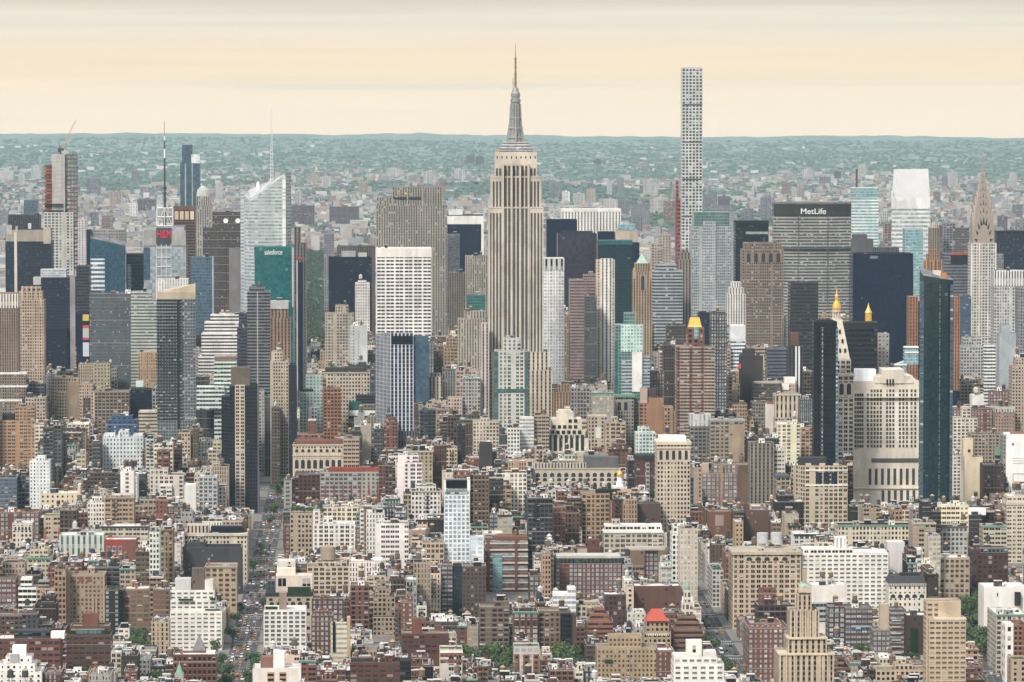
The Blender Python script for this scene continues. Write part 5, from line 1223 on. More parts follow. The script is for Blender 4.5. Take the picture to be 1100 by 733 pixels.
arcade(_r, _P, 315, 367.5, 494, 503.5, 8); arcade(_r, _P, 315, 367.5, 482.5, 486, 8, -.12, .5); cornice(_r, _P.x(313.4), _P.x(368.5), _P.z(489), (.58, .5, .39)); cornice(_r, _P.x(313.4), _P.x(368.5), _P.z(477.6), (.58, .5, .39))
h(LB, LBC, 'tan loft of broad windows|right of the cream palazzo office block', 368.5, 385.5, 471.5, 503, 3770, 30, 'B', (.42, .34, .255), 4.2, 3.8, 'k', kit='TA')
h(LB, LBC, 'dark red brick loft of paired windows|below the cream palazzo office block', 316, 343, 509, 548, 4110, 26, 'D', (.165, .075, .062), 4.2, 3.9, 'k', fix=0, side='P', kit='AV')
h(LB, LBC, 'long loft with red piers and a red roof band|right of the dark red brick loft', 343.5, 408, 507, 545, 4130, 26, 'L', (.36, .335, .30), 4.4, 3.9, 'm', fix=0, roof='red', kit='TABA', parts=[('red_band', 352, 408.3, 503, 508, 3, 20, 'N', (.36, .09, .065))] + [('red_pier', 348 + i * 9.4, 349.6 + i * 9.4, 521, 550, -.5, 1, 'N', (.36, .09, .065)) for i in range(7)])
h(OT, OTC, 'tower of white vertical fins over navy glass with a slanted flank|below the broad white slab of dark bands', 419, 444, 358, 482, 4250, 40, 'F', (.52, .53, .56), 3.6, 3.7, 'n', roof='white', poly=[(403, 36, 358.5), (419.3, 0, 357.5), (444, 0, 357.8), (444, 38, 358), (430, 52, 358)],
  parts=[('glass_wing', 443.6, 460.5, 362.5, 432, 4, 34, 'C', (.09, .13, .16), 3, 3.7, 'b'), ('podium', 419, 448, 463, 485, -2, 20, 'T', (.16, .17, .19), 2.6, 9, 'n'), ('dark_crown', 420.2, 443.4, 361, 370, -.5, 1, 'N', (.02, .025, .04))])
h(OB, OBC, 'long beige palazzo with a dark flat roof|left of the tower of white fins', 345, 397, 400, 430, 4350, 34, 'P', (.46, .40, .32), 3, 3.8, 'k', roof='black', kit='BTAAT', cor=(.5, .43, .34), parts=[('dark_roof_house', 349, 394, 395.5, 400.5, 6, 28, 'N', (.09, .085, .08))])
h(OB, OBC, 'low block under green construction netting|left of the tower of white fins', 374, 404, 434, 445, 4080, 26, 'P', (.22, .18, .15), 3, 3.6, parts=[('green_netting', 374.5, 388, 431.5, 444, -1, 1, 'N', (.04, .16, .11)), ('dark_water_box', 382, 404, 424.5, 434.5, 8, 20, 'H', (.09, .09, .09), 3, 3, 'k'), ('white_roof_house', 375, 410, 441, 446, -9, -2, 'N', (.6, .6, .58))])
h(LB, LBC, 'red brown brick block with a black water tank|in front of the tower of white fins', 412, 427, 453, 485, 3850, 20, 'P', (.26, .105, .08), 2.8, 3.5, kit='T', tiers=[(414, 425, 448.5, .3, .8)])
h(OB, OBC, 'narrow cream office block with dark strips|right of the tower of white fins', 460, 476, 405, 433, 4350, 24, 'V', (.54, .48, .40), 4, 3.6, 'k', kit='AB', tiers=[(462, 473, 401, .2, .8)])
h(OB, OBC, 'pink beige box with two rows of small windows|right of the narrow cream office block', 481, 496.5, 427.5, 440, 4100, 22, 'P', (.50, .39, .33), 3, 3.8, roof='tan')
h(LB, LBC, 'grey loft of broad window bands|right of the foot of the tower of white fins', 451, 468, 440.5, 475, 3950, 24, 'L', (.27, .265, .25), 4, 3.7, 'm', kit='TA')
h(OB, OBC, 'cream loft with stepped parapet|left of the white framed tower with teal corners', 508, 536, 452.5, 483, 3850, 26, 'D', (.52, .45, .36), 3.2, 3.6, 'k', kit='TBA', tiers=[(516, 526, 448.5, .1, .8)])
h(AB, ABC, 'narrow black brick block|left of the cream loft with stepped parapet', 491.5, 500, 457, 505, 3750, 22, 'V', (.07, .055, .055), 3, 3.4, 'k', roof='black', kit='A')
h(AB, ABC, 'narrow windowless dark slab|below the cream loft with stepped parapet', 515, 529, 476.5, 506, 3700, 20, 'N', (.10, .085, .085), roof='black')
_r, _P, _d = h(OB, OBC, 'cream office palace with stepped top and tall dark windows|below the white tower with fine grid', 587, 632.5, 471, 490, 3720, 34, 'N', (.60, .54, .44), 3, 3.6, roof='white', tiers=[(590, 629, 461.5, .04, .95), (592, 625.5, 450, .08, .92), (598.5, 616.5, 443, .12, .8)],
                parts=[('base_wing', 570, 636.5, 485.5, 500, -6, 24, 'D', (.62, .56, .47), 5, 5.5, 'k'), ('wing_roof', 569.6, 637, 484.6, 486.5, -6.6, 24, 'N', (.56, .52, .46)), ('right_wing', 632, 653, 447.5, 500, 4, 34, 'P', (.44, .37, .29), 3.2, 3.7, 'k'), ('blank_panel', 640, 646, 459, 471, 3.5, 6, 'N', (.56, .52, .48)), ('dome_base', 600, 614, 440.5, 443.5, 6, 18, 'N', (.6, .55, .46))])
for j in range(7): part(_r, _P, _d, BK, 'tall_window', 589 + j * 5.85, 592.6 + j * 5.85, 467.5, 484.5, -.25, .5, 'V', (.05, .055, .07), 1.4, 4, 'm')
for y, x0_, n_ in ((463.5, 592, 6), (457.8, 593.5, 5), (451.5, 611, 2)):
    for j in range(n_): part(_r, _P, _d, BK, 'window', x0_ + j * 5.8, x0_ + j * 5.8 + 3.4, y - .8, y + 2.4, (.6 if y > 460 else 2.2), 3.2, 'N', (.03, .033, .045))
h(OB, OBC, 'curved white block of ribbon windows|left of the cream office palace', 558, 573.5, 448.5, 492, 3860, 22, 'H', (.58, .56, .51), 3, 3.4, 's', roof='white')
h(LB, LBC, 'tan loft with flat roof|between the curved white block and the cream office palace', 573.8, 590, 446, 480, 3900, 24, 'B', (.40, .32, .24), 4, 3.6, 'k', kit='TAB')
_r, _P, _d = h('department_store', 'store building', 'long limestone store with a row of arched windows|below the cream office palace', 573, 667, 503.5, 527, 3560, 40, 'N', (.50, .44, .35), 3, 4, roof='tan', kit='', parts=[('mansard_house', 629, 665, 491.5, 503, 8, 26, 'N', (.165, .16, .16)), ('parapet_screen', 574, 630, 497.5, 503.6, 1.2, 4, 'V', (.46, .41, .34), 3, 8, 'k')])
arcade(_r, _P, 574, 666, 508, 512.5, 12, -.12, .6); arcade(_r, _P, 574, 666, 513.5, 517, 12, -.12, .6, 'window'); arcade(_r, _P, 574, 666, 518.5, 527, 12, -.12, .6, 'window'); cornice(_r, _P.x(572.4), _P.x(667.6), _P.z(503), (.52, .46, .37))
_r, _P, _d = h('cupola_building', 'building', 'white building with a small gilded dome|right of the long limestone store', 658, 674, 523, 535, 3440, 16, 'D', (.62, .61, .58), 3, 3.6, 'm', roof='white')
k = _P.Y / F; m = MB(); cx = _P.x(666.6); m.lathe([(4.2 * k, _P.z(523.5)), (4.0 * k, _P.z(519)), (4.4 * k, _P.z(518.6)), (3.1 * k, _P.z(518)), (3.0 * k, _P.z(513.5)), (3.7 * k, _P.z(513))], 12, cx, 8); ob('drum', m.mesh('drum', signwhite), _r)
m = MB(); m.lathe([(3.4 * k, _P.z(513.2)), (3.3 * k, _P.z(510)), (2.2 * k, _P.z(507.4)), (.8 * k, _P.z(506.4)), (.5 * k, _P.z(504.5)), (0, _P.z(503.6))], 14, cx, 8); ob('dome', m.mesh('dome', gold), _r)
h(OB, OBC, 'chequered green and white glass block|right of the cream office palace', 683, 705, 465, 490, 3750, 22, 'D', (.52, .56, .53), 3.4, 3.4, 't', roof='white', tiers=[(686, 698, 459, .1, .8)], kit='AA')
h(AB, ABC, 'orange brick block with a blank side wall|above the chequered green and white block', 687, 713, 433, 470, 3960, 24, 'D', (.37, .205, .12), 4, 3.6, 'k', tiers=[(697, 708, 427.5, .1, .9)], kit='TA', parts=[('blank_wall', 697, 713.2, 428, 475, -.5, 8, 'N', (.37, .215, .13)), ('dark_roof_house', 696, 706, 418, 428, 10, 20, 'N', (.13, .10, .10)), ('pink_tower', 688.5, 696, 417.5, 434, 6, 16, 'N', (.46, .35, .29)), ('green_tip', 689.5, 695, 416.2, 417.6, 7, 14, 'N', (.25, .33, .3))])
h(AB, ABC, 'narrow orange brick block|right of the blank walled orange brick block', 713.8, 723.5, 437, 472, 3980, 22, 'P', (.38, .23, .14), 3, 3.5, kit='A')
_r, _P, _d = h(OB, OBC, 'grey stone block with pointed gothic windows and green eaves|below the mint glass tower', 661, 681, 425.5, 455, 4090, 26, 'P', (.34, .30, .265), 2.8, 3.6, 'k', roof='green', parts=[('green_eaves', 659.5, 682.5, 424.6, 427, -1.5, 20, 'N', (.17, .33, .24))])
arcade(_r, _P, 662, 676, 432, 441, 2, -.2, .55)
_r, _P, _d = h(OB, OBC, 'tall cream office block with arched top windows and white roof|at the edge of the long canyon', 706, 742, 475, 565, 3700, 30, 'P', (.52, .435, .34), 2.9, 3.8, 'k', fix=0, roof='white', side='P', parts=[('cornice', 705, 743, 474.6, 478, -1.2, 30, 'N', (.58, .5, .4))])
arcade(_r, _P, 707, 741, 484, 494, 5, -.12, .5); cornice(_r, _P.x(705), _P.x(743), _P.z(481), (.56, .48, .38)); part(_r, _P, _d, WH, 'roof_house', 709, 738, 469, 475.5, 5, 26, 'N', (.66, .65, .62))
h(LB, LBC, 'dark red ornate block under a black roof|left of the tall cream office block', 683.5, 706, 492, 530, 3575, 26, 'D', (.165, .07, .06), 4, 3.8, 'm', roof='black', parts=[('pale_bay', 694, 698, 497, 535, -.5, 1, 'D', (.4, .38, .35), 3, 3.8, 'm'), ('dark_eaves', 682.5, 706.5, 489.5, 493, -.8, 24, 'N', (.06, .075, .06)), ('green_awning_hedge', 684, 706, 527, 531, -2, 1, 'N', (.05, .10, .04))])
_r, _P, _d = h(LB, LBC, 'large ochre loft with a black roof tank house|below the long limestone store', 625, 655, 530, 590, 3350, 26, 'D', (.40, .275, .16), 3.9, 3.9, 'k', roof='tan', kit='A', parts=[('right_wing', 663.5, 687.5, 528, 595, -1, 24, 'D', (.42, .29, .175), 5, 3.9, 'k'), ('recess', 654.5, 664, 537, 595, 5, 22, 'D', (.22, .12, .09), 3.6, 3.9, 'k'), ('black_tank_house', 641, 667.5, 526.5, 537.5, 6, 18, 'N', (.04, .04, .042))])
ob('water_tank', TANKS[2], _r, (_P.x(650), 12, _P.z(527)), None, (1, 1, .8))
h(AB, ABC, 'plain brown brick block with roof garden|right of the large ochre loft', 683.5, 710, 541, 575, 3390, 22, 'W', (.16, .105, .085), 4, 3.6, 'k', kit='GGBT')
h(LB, LBC, 'wide cream loft with white penthouse floor|below the large ochre loft', 649, 713, 572, 603, 3230, 26, 'L', (.48, .42, .33), 4.4, 3.9, 'm', roof='white', kit='TTBA', parts=[('penthouse_floor', 650, 712, 564.5, 572.5, 3, 22, 'B', (.60, .58, .54), 6, 4, 'k'), ('stair_tower', 658, 667, 558, 566, 8, 14, 'S', (.38, .36, .34)), ('white_ledge', 648.6, 713.4, 571, 572.8, -.7, 22, 'N', (.62, .6, .55))])
_r, _P, _d = h(AB, ABC, 'brown brick block with two blank wings and a window recess|below the wide cream loft', 692.5, 707.5, 592, 630, 3125, 24, 'D', (.17, .085, .07), 4, 3.5, 's', kit='', parts=[('blank_wing', 673.5, 693, 590.5, 640, -3, 24, 'W', (.25, .165, .125), 5, 3.6, 'k'), ('blank_wing', 707, 726.5, 590.5, 640, -3, 24, 'W', (.26, .18, .135), 5, 3.6, 'k'), ('pale_rim', 673, 727, 589.6, 591, -3.2, 22, 'N', (.42, .36, .3))])
h(AB, ABC, 'wide red brick block with a green copper ledge|left of the brown block with two blank wings', 597, 668, 600, 650, 3085, 26, 'D', (.21, .095, .078), 3.3, 3.2, 's', roof='tan', kit='VAV', parts=[('copper_ledge', 597, 668.4, 600, 604.5, -.6, 4, 'V', (.09, .12, .09), 3, 10, 'k'), ('white_coping', 598, 667, 597.4, 600.4, 1.2, 24, 'N', (.46, .44, .4))])
h(AB, ABC, 'small brown block with a pale sign panel and brick tower|above the wide red brick block', 618.5, 645, 589, 600, 3165, 18, 'N', (.19, .085, .06), roof='red', parts=[('brick_tower', 631.5, 644.5, 580, 600, 2, 12, 'W', (.20, .085, .062)), ('sign_panel', 620.5, 631, 589.5, 594.5, -.4, .2, 'N', (.40, .38, .34))])
h(AB, ABC, 'red brick and white balcony tower with a glass strip|right of the slim white glass tower', 521, 567, 578, 655, 3100, 26, 'R', (.255, .085, .068), 3, 3.4, 's', roof='grey', kit='ATB', parts=[('balcony_band', 520.6, 567.3, 583 + i * 7.0, 584.6 + i * 7.0, -1.3, .2, 'N', (.50, .47, .43)) for i in range(9)] + [('glass_strip', 529, 539.5, 595, 660, -1.6, .4, 'C', (.36, .43, .41), 2.6, 3.4, 'c'), ('brick_pier', 522.5, 526, 579, 660, -1.5, .2, 'N', (.255, .085, .068)), ('brick_pier', 553, 556, 579, 660, -1.5, .2, 'N', (.255, .085, .068)), ('brick_top', 531, 567, 576.8, 580, -.6, 24, 'N', (.27, .09, .07))])
_r, _P, _d = h(AT, ATC, 'slim white glass tower with open roof frame|in the middle of the low brick blocks', 477, 504.5, 526, 610, 3300, 18, 'G', (.60, .64, .66), 3.4, 3.3, 's', fix=0, roof='silver', side='G', parts=[('roof_frame', 476.6, 478.8, 516, 527, -.2, 12, 'N', (.66, .67, .68)), ('roof_frame', 501.8, 505, 514.5, 527, -.2, 14, 'N', (.66, .67, .68)), ('dark_plant', 479, 502, 516.5, 524.6, 2, 12, 'C', (.05, .055, .07), 4, 6, 'k'), ('dark_glass_band', 479, 502, 526.5, 531, -.4, .2, 'H', (.22, .25, .25), 3, 5, 'g'), ('dark_slot', 480, 500, 537.2, 538.4, -.3, .2, 'D', (.6, .63, .65), 3.4, 1, 'k'), ('lower_wing', 504.5, 519.5, 576.5, 612, 1, 14, 'G', (.58, .62, .65), 4.4, 3.3, 'w'), ('roof_beam', 476.6, 505, 514.2, 515.4, -.2, 1.2, 'N', (.3, .3, .31))])
h(AB, ABC, 'brown brick block of pale windows|below the slim white glass tower', 496.5, 522, 608.5, 668, 2960, 24, 'P', (.17, .115, .095), 3.1, 3.2, 's', kit='TBV', win=1)
h(AB, ABC, 'black glass infill block|left of the brown block of pale windows', 486, 496.6, 608, 665, 2970, 18, 'C', (.04, .045, .055), 2.6, 3.4, 'm', roof='black')
h(AB, ABC, 'narrow dark brown block with a brick chimney top|left of the black glass infill block', 474, 486, 607, 668, 2950, 22, 'B', (.13, .085, .07), 3.6, 3.3, 's', kit='BC')
# --- lower left quarter
h(LB, LBC, 'large orange brick loft building with a setback top|at the left edge', -6, 37, 451.5, 510, 3950, 30, 'B', (.43, .255, .145), 4.1, 3.5, 'm', side='B', kit='TBA', tiers=[(15, 36, 437, .1, .8)], parts=[('dark_roof_house', 1, 14, 445, 452, 6, 16, 'N', (.06, .06, .065))])
h(OB, OBC, 'pale blue white block of small square windows|above the long low lofts', 109.5, 153, 469.5, 504, 3850, 26, 'S', (.52, .56, .57), 3.2, 3.9, 'n', roof='white', tiers=[(127, 137, 462.5, .1, .8), (110, 122, 466, .3, .9), (142, 152, 466.5, .3, .9)], kit='AA', parts=[('white_pier', 126.5, 128.3, 464, 505, -.5, 2, 'N', (.6, .62, .62))])
h(OB, OBC, 'blue painted brick block|just behind the pale blue white block', 114.5, 147, 451, 470, 3950, 22, 'S', (.075, .135, .26), 5, 4.2, 'n', roof='grey', tiers=[(119, 141, 446.5, .1, .9)], kit='BT')
h(AB, ABC, 'slim white apartment tower with a stepped top|right of the grey blue loft by the left edge', 30.5, 52, 495, 548, 3500, 20, 'S', (.58, .60, .60), 3.0, 3.1, 'k', roof='white', tiers=[(37, 47, 490.5, .1, .9)])
h(LB, LBC, 'large brown loft with regular window pairs|left of the black cube building', 100, 138, 420.5, 470, 4100, 28, 'D', (.27, .20, .155), 4.2, 3.7, 'k', roof='tan', side='P', kit='TBAA', parts=[('pale_pier', 99.6, 101.2, 421, 475, -.5, 20, 'N', (.46, .38, .3))])
h(OB, OBC, 'black cube building with a pale tank on top|right of the large brown loft', 138.8, 163, 418.5, 450, 4150, 26, 'H', (.035, .035, .045), 3, 3.8, 'n', roof='black', parts=[('pale_tank', 145, 153, 409.5, 417.5, 8, 16, 'N', (.52, .58, .54)), ('dark_stand', 144, 154, 416, 419, 7, 17, 'N', (.08, .1, .09))])
h(LB, LBC, 'beige block with white roof houses|below the black cube building', 148, 172.5, 442, 470, 4010, 24, 'R', (.46, .39, .31), 3, 3.6, 'k', roof='white', kit='TBA', tiers=[(166, 180, 436, .4, .9)])
h(OB, OBC, 'tan brick block with tall blank shafts|left of the large brown loft', 55, 84.5, 405.5, 455, 4250, 30, 'P', (.42, .325, .235), 3, 3.6, 'k', kit='BT', parts=[('blank_shaft', 71.5, 83.5, 411, 455, -1.5, 14, 'N', (.38, .295, .215)), ('window_bay', 60, 71, 421, 455, -1.8, 8, 'P', (.44, .35, .26), 2.6, 3.6)])
h(OB, OBC, 'peach brick loft tower with a dark arched centre|right of the tan brick block with blank shafts', 85, 99.5, 412.5, 452, 4230, 24, 'P', (.46, .34, .25), 2.6, 3.6, 'k', kit='TA', parts=[('dark_centre', 88.5, 96.5, 427, 452, -.5, .5, 'D', (.20, .15, .12), 3, 3.6, 'k')])
h(LB, LBC, 'grey blue loft of broad windows|at the left edge below the orange brick loft', -6, 16.5, 513, 550, 3450, 24, 'L', (.17, .18, .21), 4, 3.7, 'b', roof='black', kit='TA')
h(LB, LBC, 'black loft with a pale edge|right of the grey blue loft', 16.7, 30.5, 511, 550, 3465, 24, 'L', (.10, .10, .115), 4, 3.7, 'n', roof='black', kit='TB', parts=[('pale_edge', 15.6, 17, 512, 552, -.5, 10, 'N', (.45, .46, .46))])
h(LB, LBC, 'bright red painted loft with tall arched bays|in the low blocks left of the avenue', 110.5, 145, 579.5, 608, 3180, 22, 'N', (.40, .085, .07), 3, 3.5, roof='white', kit='TVS', parts=[('arched_bay', 113 + i * 6.3, 117 + i * 6.3, 586.5, 612, -.25, .4, 'D', (.28, .30, .33), 2, 4, 'b') for i in range(3)] + [('plain_red_wall', 132, 145.2, 580, 612, -.4, 2, 'N', (.30, .065, .055))])
h(LB, LBC, 'pale green grey factory loft of tall windows|left of the bright red painted loft', 62, 109.8, 575, 603, 3190, 24, 'V', (.50, .53, .47), 4.4, 9.5, 'g', roof='white', kit='TAVSB')
h(LB, LBC, 'cream loft of square window groups with a dark ledge|above the bright red painted loft', 107, 158, 565.5, 590, 3260, 24, 'B', (.50, .44, .34), 6.4, 3.7, 'm', roof='white', kit='TBACV', cor=(.12, .11, .10))
h(LB, LBC, 'orange and cream loft with a pale roof shed|left of the cream loft of square windows', 45.5, 64.5, 554, 584, 3300, 22, 'B', (.50, .40, .30), 8, 3.8, 'm', roof='green', kit='V', parts=[('orange_pier', 45.3, 48, 567, 590, -.4, .5, 'N', (.42, .19, .08)), ('orange_pier', 61, 63.6, 567, 590, -.4, .5, 'N', (.42, .19, .08)), ('glass_bay', 67, 69, 553, 590, 0, 10, 'C', (.1, .12, .16), 2, 3.6, 'n')])
_r, _P, _d = h(LB, LBC, 'cream loft with a row of round arched windows|right of the left edge red block', 11.5, 33, 562, 590, 3285, 22, 'P', (.54, .49, .42), 3, 3.7, 'k', roof='white', kit='TV')
arcade(_r, _P, 13, 32, 566, 570, 5, -.12, .6)
h(LB, LBC, 'dark red loft of white trimmed windows|at the left edge above the arched cream loft', -6, 40, 550, 585, 3315, 24, 'D', (.22, .065, .058), 3.6, 3.6, 's', roof='red', kit='TAB')
h(LB, LBC, 'wide pale yellow loft with low parapet|below the slim white apartment tower', 42, 84.5, 530, 545, 3420, 24, 'S', (.60, .51, .37), 4.4, 4, 'k', roof='white', kit='TTBA', parts=[('end_wall', 82, 85, 521, 545, 0, 18, 'N', (.62, .54, .42))])
h(LB, LBC, 'dark brown loft of close paired windows|right of the pale yellow loft', 92, 126.5, 507.5, 530, 3550, 24, 'D', (.135, .105, .09), 3.4, 3.6, 'k', roof='grey', kit='TBAAT')
h(LB, LBC, 'cream and white loft in two bays|left of the grid fronted white loft', 159.5, 196, 510, 538, 3500, 24, 'D', (.56, .51, .44), 4.2, 3.8, 'k', roof='black', kit='TB', tiers=[(160, 179, 504, .2, .9)], parts=[('white_bay', 171, 184, 521, 540, -4, .4, 'B', (.64, .62, .58), 6, 3.8, 'k')])
h(LB, LBC, 'grid fronted white loft|left of the dark glass tower with beige stripe', 212.5, 232.5, 512, 552, 3480, 22, 'D', (.42, .43, .42), 4.4, 3.6, 'm', roof='white', tiers=[(218.5, 225.5, 506, .1, .8)], kit='A')
h(LB, LBC, 'blank whitewashed wall block|left of the grid fronted white loft', 197, 209.5, 521, 552, 3460, 18, 'N', (.58, .575, .54), roof='white')
h(LB, LBC, 'long low red brick warehouse|below the cream and white loft in two bays', 143, 186, 554, 566, 3350, 24, 'S', (.31, .12, .085), 3.4, 3.6, 'k', roof='tan', kit='TVSA', parts=[('brick_tower', 165.5, 178, 537.5, 556, 6, 16, 'S', (.28, .11, .08))])
h(OB, OBC, 'long cream block with a flank along the avenue|below the dark glass tower with beige stripe', 197, 264.5, 574, 606, 3210, 40, 'P', (.52, .45, .355), 2.7, 3.6, 'k', roof='white', side='P', kit='VASS', parts=[('navy_roof_screen', 225, 259.5, 566.5, 575, 6, 20, 'N', (.025, .03, .05)), ('pale_roof_house', 199, 223, 564.5, 575, 6, 24, 'V', (.46, .40, .33), 3, 8, 'k'), ('red_roof_house', 258.5, 263.5, 561, 575, 12, 24, 'N', (.16, .06, .05)), ('cornice', 196.6, 265, 573.6, 576, -1, 41, 'N', (.5, .44, .36))], cap=False)
h(AB, ABC, 'dark slate grey block with few windows|left of the tan loft by the avenue', 195, 258.5, 588, 630, 3120, 26, 'W', (.10, .10, .108), 3.6, 3.6, 's', roof='black', kit='GGGBV', tiers=[(201, 219.5, 582.5, .1, .9)])
h(LB, LBC, 'tan loft with regular double windows|beside the avenue above the white terraced block', 219, 253, 608.5, 655, 3035, 26, 'D', (.48, .365, .235), 4.4, 3.7, 'k', side='D', kit='VSC', win=1, cor=(.5, .39, .26))
h(AB, ABC, 'white terraced apartment block with a brown bulkhead|beside the avenue', 181, 237, 656.5, 712, 3040, 30, 'X', (.64, .61, .56), 4.6, 2.9, 'k', side='X', fix=0, win=1, roof='white', kit='', tiers=[(166.5, 228.5, 634, .25, .95), (181.3, 230, 644.5, .12, .9)],
  parts=[('west_wing', 165, 182, 665.5, 720, 1.2, 24, 'X', (.64, .61, .56), 5, 3.1, 'k'), ('brown_bulkhead', 204, 218, 611, 634.5, 12, 22, 'W', (.185, .14, .115)), ('pale_bulkhead', 186, 203, 622, 634.5, 10, 22, 'N', (.46, .46, .45)), ('tank_house', 218, 227, 623, 634.5, 12, 22, 'N', (.52, .5, .47))] + [('terrace_hedge', a, b, y - 1.6, y + .4, 1.0, 2.4, 'N', (.045, .09, .035)) for a, b, y in ((190, 206, 645), (219, 235, 656.5), (224, 230, 644.5))])
h(AB, ABC, 'tan art deco apartment block with piers and brick panels|left quarter of the low blocks', 71.5, 110.5, 617.5, 690, 2850, 26, 'P', (.40, .30, .21), 2.9, 3.1, 'k', roof='tan', side='P', kit='BT', win=1,
  parts=[('corner_tower', 60, 72, 613, 700, -.8, 20, 'P', (.42, .32, .225), 5, 3.1), ('left_wing', 37, 60.5, 632.5, 700, 1.0, 22, 'P', (.37, .275, .19), 3.2, 3.6), ('wing_tank_house', 38.5, 50, 624, 633, 8, 18, 'H', (.32, .32, .31), 3, 3, 'k')] + [('pier', x_, x_ + 2.2, 616 + 26 * (i % 2), 700, -1.0, .4, 'N', (.43, .33, .235)) for i, x_ in enumerate((71.5, 97, 108.5, 100.5))] + [('brick_panel', 74.5 + i * 8.4, 80 + i * 8.4, 619.5, 625.5, -.3, .2, 'N', (.27, .13, .10)) for i in range(3)])
h(AB, ABC, 'brown brick apartment house with planted terraces|below the tan art deco block', 69, 117, 682, 722, 2700, 24, 'B', (.19, .105, .08), 4.0, 3.2, 'k', roof='tan', tiers=[(73, 115, 672.5, .15, .9)], win=1,
  parts=[('brick_bulkhead', 85.5, 102.5, 659.5, 673, 9, 17, 'N', (.235, .095, .07)), ('terrace_hedge', 70, 78, 677.5, 682.5, .8, 2.2, 'N', (.04, .085, .03)), ('terrace_hedge', 108, 116.5, 678, 682.5, .8, 2.2, 'N', (.04, .085, .03)), ('penthouse_glass', 80, 110, 675.5, 681, 3.2, 4.2, 'C', (.30, .33, .27), 3, 4, 'g'), ('pale_course', 68.8, 117.2, 692, 692.8, -.3, .2, 'N', (.36, .27, .2))])
h(LB, LBC, 'long red brick warehouse with broad windows|at the left edge below the tan art deco block', -6, 62, 686, 722, 2680, 26, 'B', (.235, .085, .07), 4.1, 4.0, 'b', roof='white', kit='VSV', side='W', win=1, parts=[('glass_roof_house', 12, 51, 678, 686.5, 5, 18, 'H', (.08, .09, .10), 3, 4, 'k'), ('white_roof_house', 51, 66, 679.5, 686.5, 6, 16, 'N', WH)])
h(AB, ABC, 'white stepped house with curved terraces|in the lower left corner', -4, 42, 722, 735, 2520, 26, 'S', (.66, .64, .60), 3.6, 3.2, 'k', roof='white', tiers=[(-4, 34, 712.5, .2, .95), (2, 30, 705, .35, .95)], parts=[('white_bulkhead', 9, 23.5, 694, 706, 12, 20, 'N', (.68, .66, .62)), ('grey_tank_house', 7, 16, 703, 712, 8, 12, 'N', (.40, .41, .42))])
h(AB, ABC, 'black brick block with roof garden|right of the tan art deco block', 111, 131, 633, 672, 2885, 22, 'P', (.075, .06, .058), 3.2, 3.2, 's', roof='green', kit='GGGC', parts=[('fire_escape_shaft', 126, 130, 634, 672, -1.0, .2, 'H', (.04, .04, .042), 3, 3.2, 'k')])
h(LB, LBC, 'brown loft with orange spandrels|right of the black brick block with roof garden', 131.5, 158.5, 632.5, 674, 2900, 24, 'L', (.33, .17, .10), 4.2, 3.3, 'g', roof='white', kit='BCV')
h(AB, ABC, 'red brick walk up with white bay windows|at the left edge above the long red warehouse', -6, 15.5, 620, 654, 2950, 20, 'B', (.22, .085, .07), 3.6, 3.6, 's', roof='green', kit='GGC')
h(AB, ABC, 'white modern house with glass bands|left of the tan art deco block', 17.5, 37, 631, 660, 2930, 18, 'H', (.66, .65, .61), 3, 4, 'k', roof='white', kit='V', tiers=[(20, 32, 621, .1, .8)])
h(AB, ABC, 'brick tenement in brown and grey halves|above the long red warehouse', -6, 37, 660.5, 690, 2800, 20, 'P', (.165, .105, .085), 3, 3.3, 'k', roof='grey', kit='CCV', parts=[('grey_half', 21, 37.2, 659.5, 690, -.3, 3, 'P', (.12, .115, .12), 3, 3.3, 'k')])
_r, _P, _d = h('clock_tower', 'clock tower', 'red brick church tower with slate spire and white clock|at the foot of the white terraced block', 205.5, 219, 699, 735, 2680, 9, 'W', (.24, .085, .065), 4, 4, 'k', roof='red', side='W')
m = MB(); m.frustum(4.2, 4.2, _P.z(699), .15, .15, _P.z(683), 0, 4.5); ob('spire', m.mesh('spire', plain('slate', (.17, .165, .165), .7)), _r)
part(_r, _P, _d, CR, 'stone_band', 204.8, 219.7, 700, 702.5, -.5, 9.5, 'N', (.42, .35, .27)); part(_r, _P, _d, CR, 'stone_band', 204.8, 219.7, 712, 713.3, -.5, 9.5, 'N', (.42, .35, .27))
m = MB(); m.lathe([(0, 0), (1.35, 0), (1.35, -.2)], 20); f = ob('clock_face', m.mesh('clock_face', signwhite), _r, (0, -.55, _P.z(706))); f.rotation_euler = (math.pi / 2, 0, 0)
h('church', 'church', 'low red brick church beside the clock spire|at the foot of the white terraced block', 184, 231, 703, 735, 2700, 22, 'P', (.20, .08, .065), 3.2, 4.2, 'k', roof='white', kit='C', parts=[('white_roof_house', 219.5, 229, 701, 704, 6, 18, 'N', WH)])
_r, _P, _d = h('church', 'church', 'small church with a pale green needle spire|left of the red brick clock spire', 186, 195, 724, 735, 2600, 9, 'N', (.40, .38, .35), roof='grey')
m = MB(); m.lathe([(2.4, _P.z(724.5)), (1.5, _P.z(720)), (0, _P.z(712.5))], 8, 0, 4.5); ob('spire', m.mesh('spire', copper), _r)
